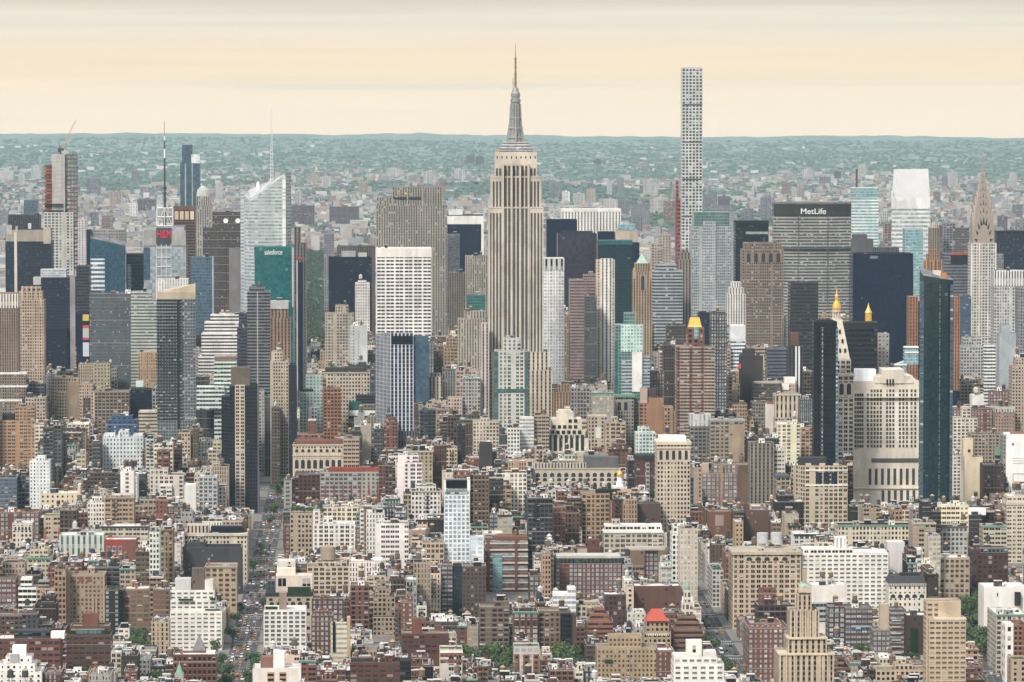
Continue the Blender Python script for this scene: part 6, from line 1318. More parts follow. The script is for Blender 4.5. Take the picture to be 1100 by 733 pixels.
# --- lower middle
h(AB, ABC, 'boxy white apartment block of dark windows|right of the avenue', 282, 328, 655, 702, 2980, 26, 'D', (.64, .62, .57), 4.0, 3.0, 'k', fix=0, roof='white', kit='', side='P', win=1, parts=[('round_bulkhead', 298.5, 306.5, 637, 656, 8, 14, 'N', (.33, .25, .2)), ('roof_planting', 284, 297, 652, 656, 2, 5, 'N', (.05, .09, .04))])
_r, _P, _d = h(OB, OBC, 'stone hall with large arched windows under a dark roof edge|behind the boxy white apartment block', 285, 335, 639.5, 690, 2930, 30, 'S', (.42, .36, .275), 6, 5, 'k', roof='black', side='P', parts=[('dark_eaves', 284, 335.6, 637.5, 640, -1, 28, 'N', (.06, .06, .06)), ('pink_top', 295, 334.5, 618.5, 638, 6, 24, 'D', (.58, .49, .42), 10, 9, 'k'), ('roof_hedge', 308, 333, 631, 637.8, 1, 4, 'N', (.045, .09, .035)), ('open_frame', 296, 316, 611, 619, 10, 20, 'N', (.6, .52, .45))])
arcade(_r, _P, 287, 333, 646.5, 654, 6, -.15, .62)
h(AB, ABC, 'pinkish white block with orange balconies|at the bottom edge right of the avenue', 270, 322, 718, 735, 2560, 24, 'N', (.64, .59, .54), roof='white', kit='', parts=[('white_tower', 292, 304, 701, 719, 8, 20, 'N', (.66, .63, .58)), ('brick_roof_house', 278, 292, 706, 719, 9, 18, 'W', (.3, .16, .12)), ('balcony_stack', 286, 293, 722, 736, -.5, .3, 'H', (.5, .28, .17), 3, 3, 'k'), ('balcony_stack', 299, 306, 722, 736, -.5, .3, 'H', (.5, .28, .17), 3, 3, 'k')])
h(OB, OBC, 'white office block of square dark windows|right of the avenue above the red brick house', 335.5, 381, 563, 600, 3250, 26, 'D', (.64, .61, .56), 4.2, 3.5, 'k', side='D', roof='white', kit='TVSA', tiers=[(335.8, 343, 548.5, .1, .6), (346, 357, 556, .3, .8)])
h(AB, ABC, 'deep red brick house with pale lintels|on the right corner of the avenue', 304.5, 326, 564.5, 602, 3680, 22, 'S', (.235, .06, .05), 5, 3.8, 's', side='S', roof='grey', kit='VCB', parts=[('pale_panel', 311, 319, 566, 567.4, -.3, .2, 'N', CR)])
h(OB, OBC, 'beige office block with a barrel shaped brown bulkhead|below the white office block of square windows', 329, 374, 608, 645, 3050, 26, 'D', (.50, .42, .32), 4.6, 3.4, 'k', roof='tan', kit='VS', tiers=[(340, 372, 603, .2, .9)])
m = MB(); m.lathe([(5.6, 0), (5.6, 9.5), (0, 10)], 18); ob('round_bulkhead', m.mesh('round_bulkhead', tint), H[-1]['root'], (H[-1]['P'].x(351.5), 16, H[-1]['P'].z(603.5)), (.36, .29, .22))
h(AB, ABC, 'plain cream cube|on the right of the avenue below the deep red brick house', 296.5, 316.5, 603, 622, 3080, 18, 'N', (.60, .54, .46), roof='white', parts=[('small_window', 309, 311, 603.8, 605.6, -.2, .2, 'N', DB)])
h(AB, ABC, 'red brown apartment block with grey bulkhead|right of the stone hall with arched windows', 334, 368, 643, 690, 2900, 24, 'P', (.17, .075, .062), 3.4, 3.4, 's', kit='BCV', tiers=[(343, 354, 641, .2, .8)])
h(AB, ABC, 'red brown stepped tenement|right of the boxy white apartment block', 333.5, 357, 661, 706, 2760, 20, 'P', (.19, .07, .058), 3.2, 3.3, 's', kit='CV', tiers=[(338, 351, 656.5, .2, .8)])
h(AB, ABC, 'pale yellow apartment house of ribbon windows|right of the red brown stepped tenement', 354.5, 375, 672, 715, 2680, 20, 'R', (.60, .52, .36), 4.2, 3.2, 's', side='N', kit='VC', parts=[('tan_end_wall', 372, 375.4, 664, 716, -.3, 12, 'N', (.48, .35, .22)), ('black_fire_escape', 356.5, 359.5, 668, 700, -1.0, .2, 'H', BK, 2, 3.2, 'k')])
h(AB, ABC, 'dusty red brick tower with small windows|left of the tan stepped tower', 375.5, 396, 629, 680, 2960, 22, 'P', (.24, .115, .09), 4.6, 3.4, 'k', side='W', kit='TC')
h(AB, ABC, 'tan stepped tower with shadowy terraces|right of the dusty red brick tower', 400.5, 424, 641, 700, 2900, 26, 'P', (.34, .27, .20), 3, 3.3, 'k', roof='tan', tiers=[(402, 418, 632, .15, .9), (404, 414, 624.5, .3, .8)], parts=[('lower_terrace', 400, 430, 662, 705, -5, 2, 'P', (.36, .29, .22), 3, 3.3), ('pale_course', 399.8, 430.2, 662, 663.2, -5.3, 1, 'N', (.46, .4, .32))])
h(AB, ABC, 'narrow bright red brick block|right of the tan stepped tower', 430, 443.5, 646, 680, 2850, 20, 'S', (.27, .055, .045), 4, 3.5, 's', kit='C', tiers=[(437.5, 443.3, 638.5, .1, .8)])
h(AB, ABC, 'long reddish brown apartment block with a brick bulkhead|among the trees at the bottom', 431, 482, 680.5, 705, 2720, 22, 'B', (.19, .085, .065), 4, 3.1, 's', roof='tan', kit='GVC', win=1, parts=[('brick_bulkhead', 442, 453, 664.5, 681, 8, 16, 'N', (.255, .10, .072))])
h(AB, ABC, 'red brown slab of pale windows with a black flank|at the bottom edge left of the trees', 375, 430, 711.5, 735, 2560, 24, 'B', (.20, .085, .065), 4.4, 3.0, 's', roof='black', kit='VCBV', win=1, parts=[('black_flank', 429, 441, 710, 735, -1.5, 16, 'H', (.05, .045, .05), 3, 3, 'k')])
h(AB, ABC, 'white trimmed brick house with a dark roof|between the clumps of trees at the bottom', 472, 496.5, 697, 725, 2620, 18, 'D', (.55, .50, .45), 4.4, 3.4, 'k', roof='green', kit='C', parts=[('brick_panel', 472.5, 496, 702, 705.5, -.3, .2, 'S', (.30, .11, .085), 3, 3.4), ('brick_panel', 472.5, 496, 708.5, 712, -.3, .2, 'S', (.30, .11, .085), 3, 3.4), ('white_course', 472, 496.8, 699.5, 701.5, -.6, .3, 'N', WH)])
h(AB, ABC, 'brown loft with dark balconies|left of the dark red loft with arched windows', 515, 547, 652, 702, 2780, 22, 'L', (.22, .16, .125), 4.4, 3.4, 'k', roof='tan', kit='BTC', tiers=[(531, 547, 645.5, .2, .8)])
_r, _P, _d = h(LB, LBC, 'dark red loft with green cornice and arched upper windows|left of the brown fire escape loft', 551.5, 578, 657, 690, 2760, 22, 'D', (.19, .07, .058), 4, 3.5, 's', roof='black', kit='CV', cor='green')
arcade(_r, _P, 552.5, 577, 667, 672.5, 4, -.12, .5)
h(LB, LBC, 'brown loft behind black fire escapes|right of the dark red loft with green cornice', 579, 613.5, 656.5, 692, 2770, 22, 'L', (.24, .165, .12), 3.7, 3.4, 'k', roof='tan', kit='BCT', parts=[('fire_escape_stack', 602, 613, 659, 694, -1.3, .1, 'H', (.05, .048, .048), 3, 3.3, 'k'), ('brown_end', 612, 619.5, 661, 695, 1, 16, 'W', (.14, .10, .085))])
h(AB, ABC, 'salmon brick stepped house with terraces|right of the brown loft behind fire escapes', 632, 659, 667, 692, 2760, 20, 'R', (.33, .16, .11), 3.6, 3.2, 'k', roof='tan', tiers=[(635, 655, 659.5, .2, .9), (639, 650, 653.5, .4, .9)], kit='C')
h(LB, LBC, 'dark brick loft of bright narrow windows|above the salmon stepped house', 649.5, 673, 638.5, 676, 2850, 22, 'D', (.165, .085, .07), 3.3, 3.5, 's', roof='white', kit='TTC', win=1)
h(AB, ABC, 'narrow cream walk up|right of the dark brick loft of bright windows', 673.4, 681.3, 630.5, 656, 2900, 18, 'S', (.56, .47, .36), 4, 3.5, 'k', kit='V')
h(AB, ABC, 'wide blank brown brick block with roof ducts|left of the white ornate cupola tower', 681.8, 732, 629.5, 655, 2940, 24, 'W', (.19, .105, .085), 4.4, 3.5, 'k', roof='white', kit='BAASCV')
_r, _P, _d = h(AB, ABC, 'tan apartment tower under a red tiled pyramid roof|right of the salmon stepped house', 692, 721.5, 679, 700, 2720, 20, 'P', (.42, .31, .20), 3, 3.3, 'k', roof='tan', tiers=[(694.5, 719.5, 667, .1, .95)], parts=[('white_balustrade', 695, 719, 681, 683, -.6, .4, 'V', (.66, .63, .58), 1.5, 3, 'k')])
m = MB(); m.frustum(_P.x(720) - _P.cx * 0, 9.5, _P.z(667.5), 3.2, 2.2, _P.z(656.2), 0, 10); m.v = [((x if abs(x) < 4 else math.copysign(7.6, x)), y, z) for x, y, z in m.v]; ob('pyramid_roof', m.mesh('pyramid_roof', plain('red_tile', (.40, .085, .055), .8, .2, 1)), _r)
h(AB, ABC, 'broad tan apartment block with terraces|at the bottom below the red tiled pyramid roof', 642, 707, 696, 735, 2570, 26, 'P', (.42, .315, .20), 2.6, 3.0, 's', roof='tan', kit='', side='P', tiers=[(655, 690.5, 683.5, .3, .95)], win=1, parts=[('green_awning', 650, 658.5, 708.5, 711.5, -1.2, .2, 'N', (.03, .10, .075)), ('terrace_wall', 648, 690, 694.5, 697, 1.2, 2, 'N', (.44, .34, .22)), ('cream_bay', 674, 677, 697, 735, -.8, .4, 'P', (.44, .34, .23), 2, 3)])
h(AB, ABC, 'dark red brick block edge|between the broad tan block and the white terraced tower', 707.5, 724, 698.5, 735, 2590, 20, 'S', (.235, .065, .05), 3.6, 3.2, 's', roof='white', kit='C')
h(AB, ABC, 'white terraced apartment tower with a square bulkhead|at the bottom beside the long canyon', 724.5, 779, 713, 735, 2550, 26, 'X', (.66, .63, .58), 4.6, 3.0, 'k', side='X', fix=0, roof='white', tiers=[(725, 772, 705.5, .1, .95)], kit='', win=1, parts=[('square_bulkhead', 739.5, 756, 688.5, 706, 8, 17, 'S', (.66, .62, .56), 12, 9), ('roof_terrace', 757, 771, 700, 706, 5, 16, 'N', (.6, .57, .52)), ('roof_planting', 757.5, 767, 697.5, 702, 18, 22, 'N', (.06, .10, .04))])
h(AB, ABC, 'red and white brick row house|left of the big round tree at the bottom', 552, 579.5, 694, 725, 2620, 18, 'D', (.50, .45, .40), 4.6, 3.6, 's', roof='green', kit='GG', parts=[('brick_panel', 552.4, 558, 703, 725, -.3, .2, 'S', (.27, .075, .06), 3, 3.4), ('brick_panel', 562, 569, 703, 725, -.3, .2, 'S', (.27, .075, .06), 3, 3.4), ('brick_panel', 573, 579, 703, 725, -.3, .2, 'S', (.27, .075, .06), 3, 3.4)])
h(AB, ABC, 'white modern glass house|left of the dark brick loft of bright windows', 594, 619, 638, 662, 2880, 18, 'H', (.66, .66, .64), 3.6, 3.6, 's', roof='white', tiers=[(610, 619, 631.5, .1, .9)], kit='V')
_r, _P, _d = h('church_tower', 'church tower', 'ornate white church tower with a green cupola|on the left side of the long canyon', 733, 745.5, 647, 690, 2800, 7.5, 'D', (.56, .51, .45), 3, 5, 'k', roof='white', side='D', tiers=[(735.5, 743, 634, .15, .85)])
m = MB(); m.lathe([(1.7, _P.z(634.5)), (1.9, _P.z(631)), (1.2, _P.z(628.4)), (.4, _P.z(627)), (0, _P.z(625))], 10, 0, 3.8); ob('cupola', m.mesh('cupola', copper), _r)
for sx in (-3.2, 3.2):
    m = MB(); m.lathe([(.7, _P.z(647.5)), (.6, _P.z(643)), (0, _P.z(640))], 6, sx, .9); ob('pinnacle', m.mesh('pinnacle', signwhite), _r)
h(AB, ABC, 'brown house of planted terraces|below the ornate white church tower', 724, 756, 676, 712, 2700, 22, 'R', (.27, .165, .12), 3.6, 3.4, 'k', roof='red', tiers=[(727, 753, 668, .2, .9), (730, 750, 662, .4, .9)], kit='GGG')
# --- lower right quarter
_r, _P, _d = h(OB, OBC, 'large beige loft with arched top windows and a white roof|right corner of the long canyon', 788, 862, 594, 665, 3160, 40, 'D', (.48, .385, .285), 4.2, 3.6, 'k', fix=0, side='D', roof='white', kit='AABASA', parts=[('cornice', 786.6, 863, 593, 596, -1.3, 41, 'N', (.44, .38, .30))])
arcade(_r, _P, 801, 849, 598.5, 602.6, 5, -.15, .62)
for i, x_ in enumerate((824, 839)):
    m = MB(); m.lathe([(4.2, 0), (4.2, 7.5), (0, 7.9)], 16); ob('white_tank', m.mesh('white_tank', acgrey), _r, (_P.x(x_), 30, _P.z(588)))
h(OB, OBC, 'pale grey white block along the canyon|left of the large beige loft', 766, 778, 612, 690, 3260, 46, 'D', (.50, .48, .44), 3.2, 3.4, 'k', side='D', roof='green', kit='GA')
h(LB, LBC, 'wide brown brick loft with pale piers|right of the tall cream office block', 755, 806.5, 508, 548, 3500, 28, 'D', (.26, .16, .12), 4.0, 3.6, 's', side='D', kit='BA', roof='tan', tiers=[(767, 806, 498.5, .1, .9)], parts=[('pale_pier', 774.5, 777, 500, 555, -.6, 2, 'N', (.40, .27, .19)), ('blank_bay', 793, 805, 500, 550, -.8, 3, 'N', (.22, .135, .10)), ('small_tower', 755, 762, 498, 509, 3, 12, 'N', (.46, .37, .28))])
ob('water_tank', TANKS[2], H[-1]['root'], (H[-1]['P'].x(771), 14, H[-1]['P'].z(500)), None, (1, 1, 1))
h(AB, ABC, 'tall dark apartment slab with pale vertical piers|right of the wide brown brick loft', 806, 832, 476, 545, 3650, 24, 'V', (.30, .26, .21), 3.4, 3.3, 'k', roof='green', kit='BGG')
h(LB, LBC, 'tan loft with a blank side and pale parapet|above the wide brown brick loft', 763.5, 799, 452, 500, 3850, 26, 'L', (.34, .27, .195), 4.4, 3.8, 'm', kit='TBA', parts=[('blank_side', 783, 800, 456, 502, -1.5, 14, 'W', (.38, .30, .21), 5, 3.8), ('pale_parapet', 763, 800.5, 450.8, 453, -.5, 20, 'N', (.36, .36, .34))])
h(LB, LBC, 'grey white loft with a pale crown|left of the tan loft with blank side', 741.5, 763.5, 446, 500, 3900, 24, 'D', (.22, .21, .20), 4, 3.7, 'k', kit='TB', parts=[('pale_crown', 741.2, 763.8, 445, 458, -.5, 18, 'V', (.52, .50, .47), 4, 9, 's')])
_r, _P, _d = h(OB, OBC, 'large cream office block with white string courses and a scalloped parapet|left of the massive cream stepped block', 865.5, 911.5, 500, 575, 3720, 36, 'D', (.50, .42, .315), 3.9, 3.7, 'k', fix=0, side='D', roof='black', poly=[(850.5, 22, 500), (865.5, 0, 500), (911.5, 0, 500), (911.5, 36, 500), (862, 50, 500)], kit='',
                parts=[('white_course', 865.3, 911.8, 504.5, 505.8, -.5, .3, 'N', WH), ('white_course', 865.3, 911.8, 520.6, 522, -.5, .3, 'N', WH), ('dark_roof_house', 861, 890, 492, 500.4, 10, 26, 'N', (.09, .09, .095)), ('lower_wing', 836.5, 851, 512, 580, 16, 40, 'D', (.33, .26, .20), 3.4, 3.6, 'k'), ('wing_roof_edge', 836, 851.3, 511, 513, 15.5, 41, 'N', (.14, .15, .17))] + [('navy_window', 877 + i * 8.4, 883.5 + i * 8.4, 507.5, 520, -.35, .2, 'V', (.045, .05, .075), 1.4, 4, 'n') for i in range(3)] + [('scallop', 866 + i * 15, 872 + i * 15, 497.8, 500.4, -.3, 1, 'N', (.54, .46, .35)) for i in range(4)])
h(AB, ABC, 'brown brick block with blank gable|left of the large cream block with scalloped parapet', 798, 827, 548, 588, 3220, 24, 'W', (.185, .11, .085), 3.4, 3.6, 's', kit='TBT', tiers=[(800, 806, 541, .2, .7)])
h(AB, ABC, 'faded brick block with a whitewashed patch|left of the brown block with blank gable', 762, 786.5, 549.5, 582, 3245, 22, 'N', (.235, .125, .09), roof='tan', kit='GC', parts=[('white_patch', 769, 778, 553.5, 565, -.2, .1, 'N', (.36, .29, .24))])
h(LB, LBC, 'long cream hall with green copper cornice|below the massive cream stepped block', 901, 981.5, 564, 590, 3180, 28, 'P', (.56, .50, .38), 2.9, 3.8, 'k', roof='black', kit='TBAATB', cor='green')
h(AB, ABC, 'long white apartment block of dark window bands|right of the large beige loft', 862.5, 956, 594, 668, 3165, 28, 'X', (.66, .635, .58), 4.4, 3.1, 'k', side='X', fix=0, roof='white', kit='VV', win=1, parts=[('white_tower', 899.5, 912, 577.5, 595, 8, 18, 'V', (.66, .62, .57), 3, 20, 's'), ('upper_floor', 864, 918, 589.5, 595, 4, 22, 'B', (.64, .62, .57), 5, 4, 'k')])
h(OB, OBC, 'blank white wall slab with a black stepped rear|below the long cream hall', 954.5, 973.5, 582.5, 622, 3120, 14, 'N', (.58, .555, .55), roof='white', side='N', parts=[('black_rear', 973.5, 984, 582, 625, 3, 16, 'N', (.025, .028, .042)), ('black_rear', 984, 996, 592, 625, 2, 18, 'R', (.025, .028, .042), 3, 3.6, 'n')])
h(LB, LBC, 'grey white loft of paired narrow windows|right of the long cream hall', 1009.5, 1041, 565.5, 600, 3150, 22, 'D', (.46, .455, .425), 3.5, 3.7, 'k', roof='black', kit='TAB', cor=(.2, .2, .2), win=1)
h(LB, LBC, 'tan loft of square windows beside a white end wall|below the grey white loft', 1011, 1043.5, 599, 650, 3020, 24, 'D', (.44, .345, .255), 3.9, 3.7, 'k', roof='white', kit='VSA', win=1, parts=[('white_end_wall', 997.5, 1011.2, 601, 660, -1, 16, 'S', (.68, .66, .62), 14, 8)])
_r, _P, _d = h(OB, OBC, 'white arcaded building under a black mansard roof|right of the long white apartment block', 956, 997, 627, 665, 2880, 22, 'S', (.60, .555, .475), 3.2, 4, 'k', roof='black', parts=[('dentil_course', 955.6, 997.3, 627, 629.5, -.6, .3, 'V', (.5, .46, .4), 1.2, 4, 'k'), ('roof_house', 970, 991, 616, 621, 6, 14, 'N', (.06, .06, .065))])
m = MB(); m.frustum(_P.x(997) + .2, 11, _P.z(627), _P.x(994), 8, _P.z(619.5), 0, 11); ob('mansard_roof', m.mesh('mansard_roof', plain('black_slate', (.045, .046, .052), .7)), _r)
arcade(_r, _P, 957, 996, 638.5, 642.5, 5, -.12, .66)
h(OB, OBC, 'tall cream loft with broad window bays|at the right edge above the dark red ornate loft', 1083, 1105, 538, 625, 3000, 28, 'B', (.56, .485, .39), 4.3, 3.4, 'm', side='B', roof='white', kit='TA', tiers=[(1084, 1105, 533, .1, .9)], parts=[('cornice', 1082, 1105, 540.5, 542.5, -.8, 20, 'N', (.5, .43, .35))])
h(LB, LBC, 'dark red ornate loft of paired windows|left of the tall cream loft at the right edge', 1046, 1085, 590, 636, 3020, 24, 'D', (.165, .062, .056), 4.2, 3.6, 'b', roof='grey', kit='TTA', win=1, parts=[('dark_mansard', 1054, 1084.6, 588.5, 594, -.3, 3, 'D', (.17, .18, .19), 3, 4, 'k')])
h(AB, ABC, 'dark brown apartment slab|between the grey white loft and the cream loft with green edge', 1039.5, 1056.5, 553, 595, 3220, 22, 'P', (.085, .068, .065), 3, 3.4, 'm', roof='white', kit='B', parts=[('white_roof_house', 1035.5, 1062.5, 546.5, 553.5, 10, 20, 'N', (.64, .63, .61))])
h(LB, LBC, 'cream loft with green cornice and roof trees|left of the tall cream loft at the right edge', 1057.5, 1083, 565, 595, 3180, 22, 'B', (.48, .425, .33), 4.6, 3.7, 'k', kit='GGGT', cor='green')
h(AT, ATC, 'tan apartment tower of ribbon windows with a plain upper block|right of the cream stepped art deco tower', 1000, 1040, 665, 735, 2620, 22, 'X', (.50, .395, .285), 4.0, 3.0, 'k', side='X', fix=0, roof='tan', tiers=[(998.5, 1036, 645.5, .3, .98)], win=1, kit='', parts=[('plain_block', 1011, 1035.5, 647, 665, 5.2, 7.4, 'N', (.50, .40, .29)), ('pale_rim', 1006, 1040.4, 664.6, 666, -.3, 16, 'N', (.58, .5, .4))])
_r, _P, _d = h(AT, ATC, 'cream stepped art deco tower with a green pyramid cap|at the bottom right of the large beige loft', 838, 898, 703, 735, 2600, 34, 'V', (.48, .385, .285), 3.4, 3.2, 'k', fix=0, roof='tan', side='V', tiers=[(848, 891, 686, .12, .9), (851, 883, 656, .2, .82), (860, 875.5, 639, .36, .66)],
                parts=[('pale_pier', x_, x_ + 1.2, 655 if 850 < x_ < 883 else 686, 735, 3.4 if not 850 < x_ < 883 else 6.2, 9, 'N', (.54, .45, .345)) for x_ in (848.6, 855.5, 861.5, 867, 872.5, 878.5, 889.2)] + [('pale_pier', x_, x_ + 1.2, 702, 736, -.6, .4, 'N', (.54, .45, .345)) for x_ in (839, 846, 854, 862, 874, 882, 890, 896)] + [('pale_course', 847.5, 891.5, 685.4, 687, 3.2, 20, 'N', (.56, .47, .36)), ('pale_course', 837.5, 898.5, 702.4, 704, -.8, 20, 'N', (.56, .47, .36)), ('chimney_stack', 866, 870.5, 612, 640, 15, 17, 'N', (.42, .33, .25))])
m = MB(); m.frustum(3.5, 3.5, _P.z(639.5), 3.1, 3.1, _P.z(633), _P.cx - _P.cx, 17); ob('lantern_stage', m.mesh('lantern_stage', plain('tan_stone', (.46, .37, .27), .85)), _r)
m = MB(); m.lathe([(3.6, _P.z(633)), (0, _P.z(625))], 8, 0, 17); ob('pyramid_cap', m.mesh('pyramid_cap', plain('cap_copper', (.27, .42, .36), .7)), _r)
h(AB, ABC, 'red brick block with crowded roof terraces|left of the cream stepped art deco tower', 805, 848, 674, 735, 2640, 40, 'P', (.25, .095, .072), 3.2, 3.3, 's', side='P', roof='red', kit='GGGBCCVSA', tiers=[(808, 842, 669, .3, .9)])
h(LB, LBC, 'dark loft with steel water tank frame and curved tank|below the large beige loft', 815, 852, 650, 690, 2760, 26, 'D', (.105, .07, .06), 4, 3.6, 'k', side='P', kit='TBGC', parts=[('brick_stair_tower', 818, 836, 632, 650.5, 10, 18, 'S', (.22, .10, .08)), ('pale_duct', 836.5, 839, 646, 665, 1, 4, 'N', (.5, .36, .24))])
h(AB, ABC, 'dark brick tenement with black fire escapes|right of the cream stepped art deco tower', 891.5, 909, 651.5, 695, 2790, 22, 'D', (.105, .068, .06), 3.3, 3.4, 's', kit='TBC')
h(AB, ABC, 'brown brick tenement of bright windows|right of the dark tenement with fire escapes', 909.5, 939, 653, 700, 2795, 22, 'B', (.155, .095, .078), 3.6, 3.5, 's', kit='TBV', parts=[('glass_band', 916, 936, 672, 677, -.5, .2, 'H', (.32, .40, .43), 3, 4, 'b')])
h(AB, ABC, 'low brown tenement|between the bright windowed tenement and the balcony tenement', 939.5, 958, 676.5, 706, 2740, 18, 'D', (.19, .125, .10), 3, 3.3, 's', kit='C', parts=[('tan_shaft', 948, 957.5, 649.5, 677, 4, 14, 'N', (.44, .36, .28))])
h(AB, ABC, 'narrow brown tenement of stacked balconies|left of the tan tower of ribbon windows', 958.5, 975, 655, 705, 2745, 20, 'R', (.17, .105, .082), 4, 3.3, 's', kit='T', parts=[('pale_balcony', 959.5, 970, 666 + i * 7, 667.2 + i * 7, -1.0, .2, 'N', (.5, .46, .42)) for i in range(6)])
h(AB, ABC, 'ivy covered dark brick block|left side of the tan tower of ribbon windows', 976, 998.5, 661, 708, 2760, 22, 'W', (.12, .08, .068), 3.4, 3.4, 'k', roof='white', kit='BV', parts=[('ivy', 980, 988, 675, 708, -.7, .2, 'N', (.03, .065, .022))])
h(OB, OBC, 'blank off white wall block over grey glass|left of the white arcaded building', 873, 911.5, 629, 662, 2905, 22, 'N', (.62, .59, .53), roof='white', kit='TT', parts=[('grey_glass_base', 872.7, 911.8, 647, 668, -.4, 4, 'H', (.40, .42, .43), 3, 4, 'm')])
h(OB, OBC, 'white blank walled block along the short street|right edge beyond the square trees', 1059, 1106, 631, 668, 2850, 30, 'N', (.66, .64, .60), roof='white', side='N', kit='BAVS', parts=[('dark_roof_house', 1092, 1098, 636, 650, -4, 4, 'N', (.06, .06, .065)), ('small_window', 1073, 1074.2, 637, 641, -.2, .2, 'N', DB)])
h(AB, ABC, 'cream apartment house with green cornice and a long flank|on the short street at the right', 1072.5, 1106, 660, 735, 2700, 44, 'D', (.48, .43, .36), 3.2, 3.3, 'k', side='D', roof='white', kit='BAVSGB', cor='green')
h(AB, ABC, 'white end walled house with red brick front|lower right edge', 1091, 1106, 671, 735, 2610, 26, 'P', (.30, .13, .10), 3, 3.3, 'k', side='S', kit='CG', roof='red', parts=[('white_end_wall', 1082, 1091.2, 670.5, 736, 0, 14, 'S', (.66, .64, .60), 6, 6)])
h(AB, ABC, 'low cream apartment house|at the bottom edge left of the tan tower of ribbon windows', 943, 1000, 719, 735, 2545, 20, 'P', (.50, .40, .29), 3, 3.3, 'k', roof='tan', kit='BCVS', tiers=[(965, 984, 713, .3, .9)])
h(AB, ABC, 'small tan house with dark upper windows|lower right corner', 1089, 1106, 708, 735, 2500, 18, 'P', (.42, .32, .23), 4, 3.4, 'k', roof='green', kit='GG')
_r, _P, _d = h('billboard_building', 'building', 'block with a large white advertising wall|at the right edge', 1082, 1106, 466.5, 530, 3650, 24, 'N', (.74, .73, .71), roof='white', side='N', parts=[('grey_flank', 1079, 1082.3, 468, 530, 2, 20, 'S', (.30, .30, .30)), ('brick_roof_house', 1089, 1106, 464.5, 470, 8, 18, 'N', (.33, .16, .12)), ('picture_panel', 1090, 1106, 517.5, 526.5, -.4, .1, 'N', (.32, .13, .10)), ('panel_border', 1089.3, 1106, 508.8, 509.4, -.35, .1, 'N', (.35, .33, .33)), ('panel_border', 1089.2, 1089.9, 509, 528, -.35, .1, 'N', (.35, .33, .33))] + [('faint_text_line', 1089.5, 1104, y, y + .8, -.3, .1, 'N', (.5, .48, .47)) for y in (492, 494.6, 497.2)] + [('dark_square', 1088 + i * 1.4, 1088.9 + i * 1.4, 476, 478.6, -.3, .1, 'N', DB) for i in range(2)])
h(AB, ABC, 'white curved fronted apartment tower|right of the slim dark teal glass tower', 1001, 1036.5, 489, 542, 3640, 24, 'D', (.58, .53, .45), 3.2, 3.1, 'k', roof='tan', side='D', poly=[(1001, 5, 489), (1005, 0, 489), (1033, 0, 489), (1036.5, 3, 489), (1036.5, 24, 489), (1001, 24, 489)], parts=[('roof_house', 1004, 1027, 484.5, 489.4, 5, 18, 'N', (.40, .35, .29)), ('dark_slot', 1006, 1024, 486.5, 488.6, 4.4, 5.2, 'N', (.12, .11, .1))])
h(AB, ABC, 'blank beige slab with one dark window|right of the white curved fronted tower', 1037, 1057, 491, 542, 3630, 20, 'N', (.56, .48, .35), roof='tan', tiers=[(1036.5, 1046, 472.5, .2, .9)], parts=[('dark_window', 1041.5, 1044, 483, 485.5, 3.6, 4.4, 'N', BK)])
h(AB, ABC, 'white framed apartment house with balcony bays|right of the slim dark teal glass tower', 1024.5, 1051, 449, 490, 3800, 22, 'D', (.58, .52, .43), 3.8, 3.3, 'k', kit='', tiers=[(1035, 1044.5, 437.5, .2, .9)])
h(AB, ABC, 'red brick apartment house with white vents|behind the white framed apartment house', 1025, 1067, 439, 475, 3950, 22, 'P', (.25, .095, .08), 3, 3.3, 's', kit='TTB')
h(AB, ABC, 'brick house with a slate turret roof|right of the white framed apartment house', 1070, 1091, 441, 475, 3930, 24, 'S', (.34, .245, .185), 2.8, 3.4, 'k', tiers=[(1072, 1089, 437, .1, .9)], kit='TT', parts=[('pale_band', 1069.7, 1091.3, 437.5, 443, -.5, 18, 'S', (.45, .43, .38), 3, 6)])
h(AB, ABC, 'bright brick house with white window squares|above the brick house with slate turret', 1064.5, 1087, 420, 442, 4100, 22, 'P', (.26, .085, .07), 3.2, 3.4, 's', kit='BAT', roof='red')
h(AB, ABC, 'wide beige apartment house|below the white framed apartment house', 1044, 1082, 466, 500, 3700, 24, 'D', (.36, .295, .235), 3.4, 3.3, 'k', roof='green', kit='TABC', parts=[('green_tank_house', 1069, 1076, 480, 489, -4, 2, 'N', (.22, .34, .27)), ('cream_shaft', 1036.5, 1046, 471, 500, -3, 8, 'S', (.56, .48, .37), 20, 12)])
h(OB, OBC, 'white roofed grey block|below the blank grey blue slab', 1045, 1060, 424.5, 440, 4080, 20, 'N', (.60, .58, .55), roof='white', kit='TTA')
h(OB, OBC, 'tan arched block with dark roof|right of the slim dark teal glass tower', 1025, 1044, 412.5, 440, 4200, 24, 'D', (.38, .30, .225), 3.6, 3.6, 'k', kit='TBA', tiers=[(1026, 1040, 409, .2, .9)])
h(OB, OBC, 'cream classical block with recessed windows|left of the narrow black glass tower', 833, 861, 424, 452, 3980, 28, 'V', (.52, .44, .34), 4.2, 9, 'k', side='P', kit='AB', cor=(.56, .48, .38), parts=[('lower_block', 832.5, 874, 448.5, 500, -4, 30, 'P', (.40, .32, .25), 3, 3.6, 'k')])
h(OB, OBC, 'dark brown long office block with flat roof|above the cream classical block', 809, 839, 411.5, 445, 4250, 26, 'P', (.145, .115, .105), 3, 3.6, 'm', roof='tan', kit='A', parts=[('pale_roof_edge', 811, 839.3, 410.6, 412.2, -.5, 20, 'N', (.42, .37, .32))])
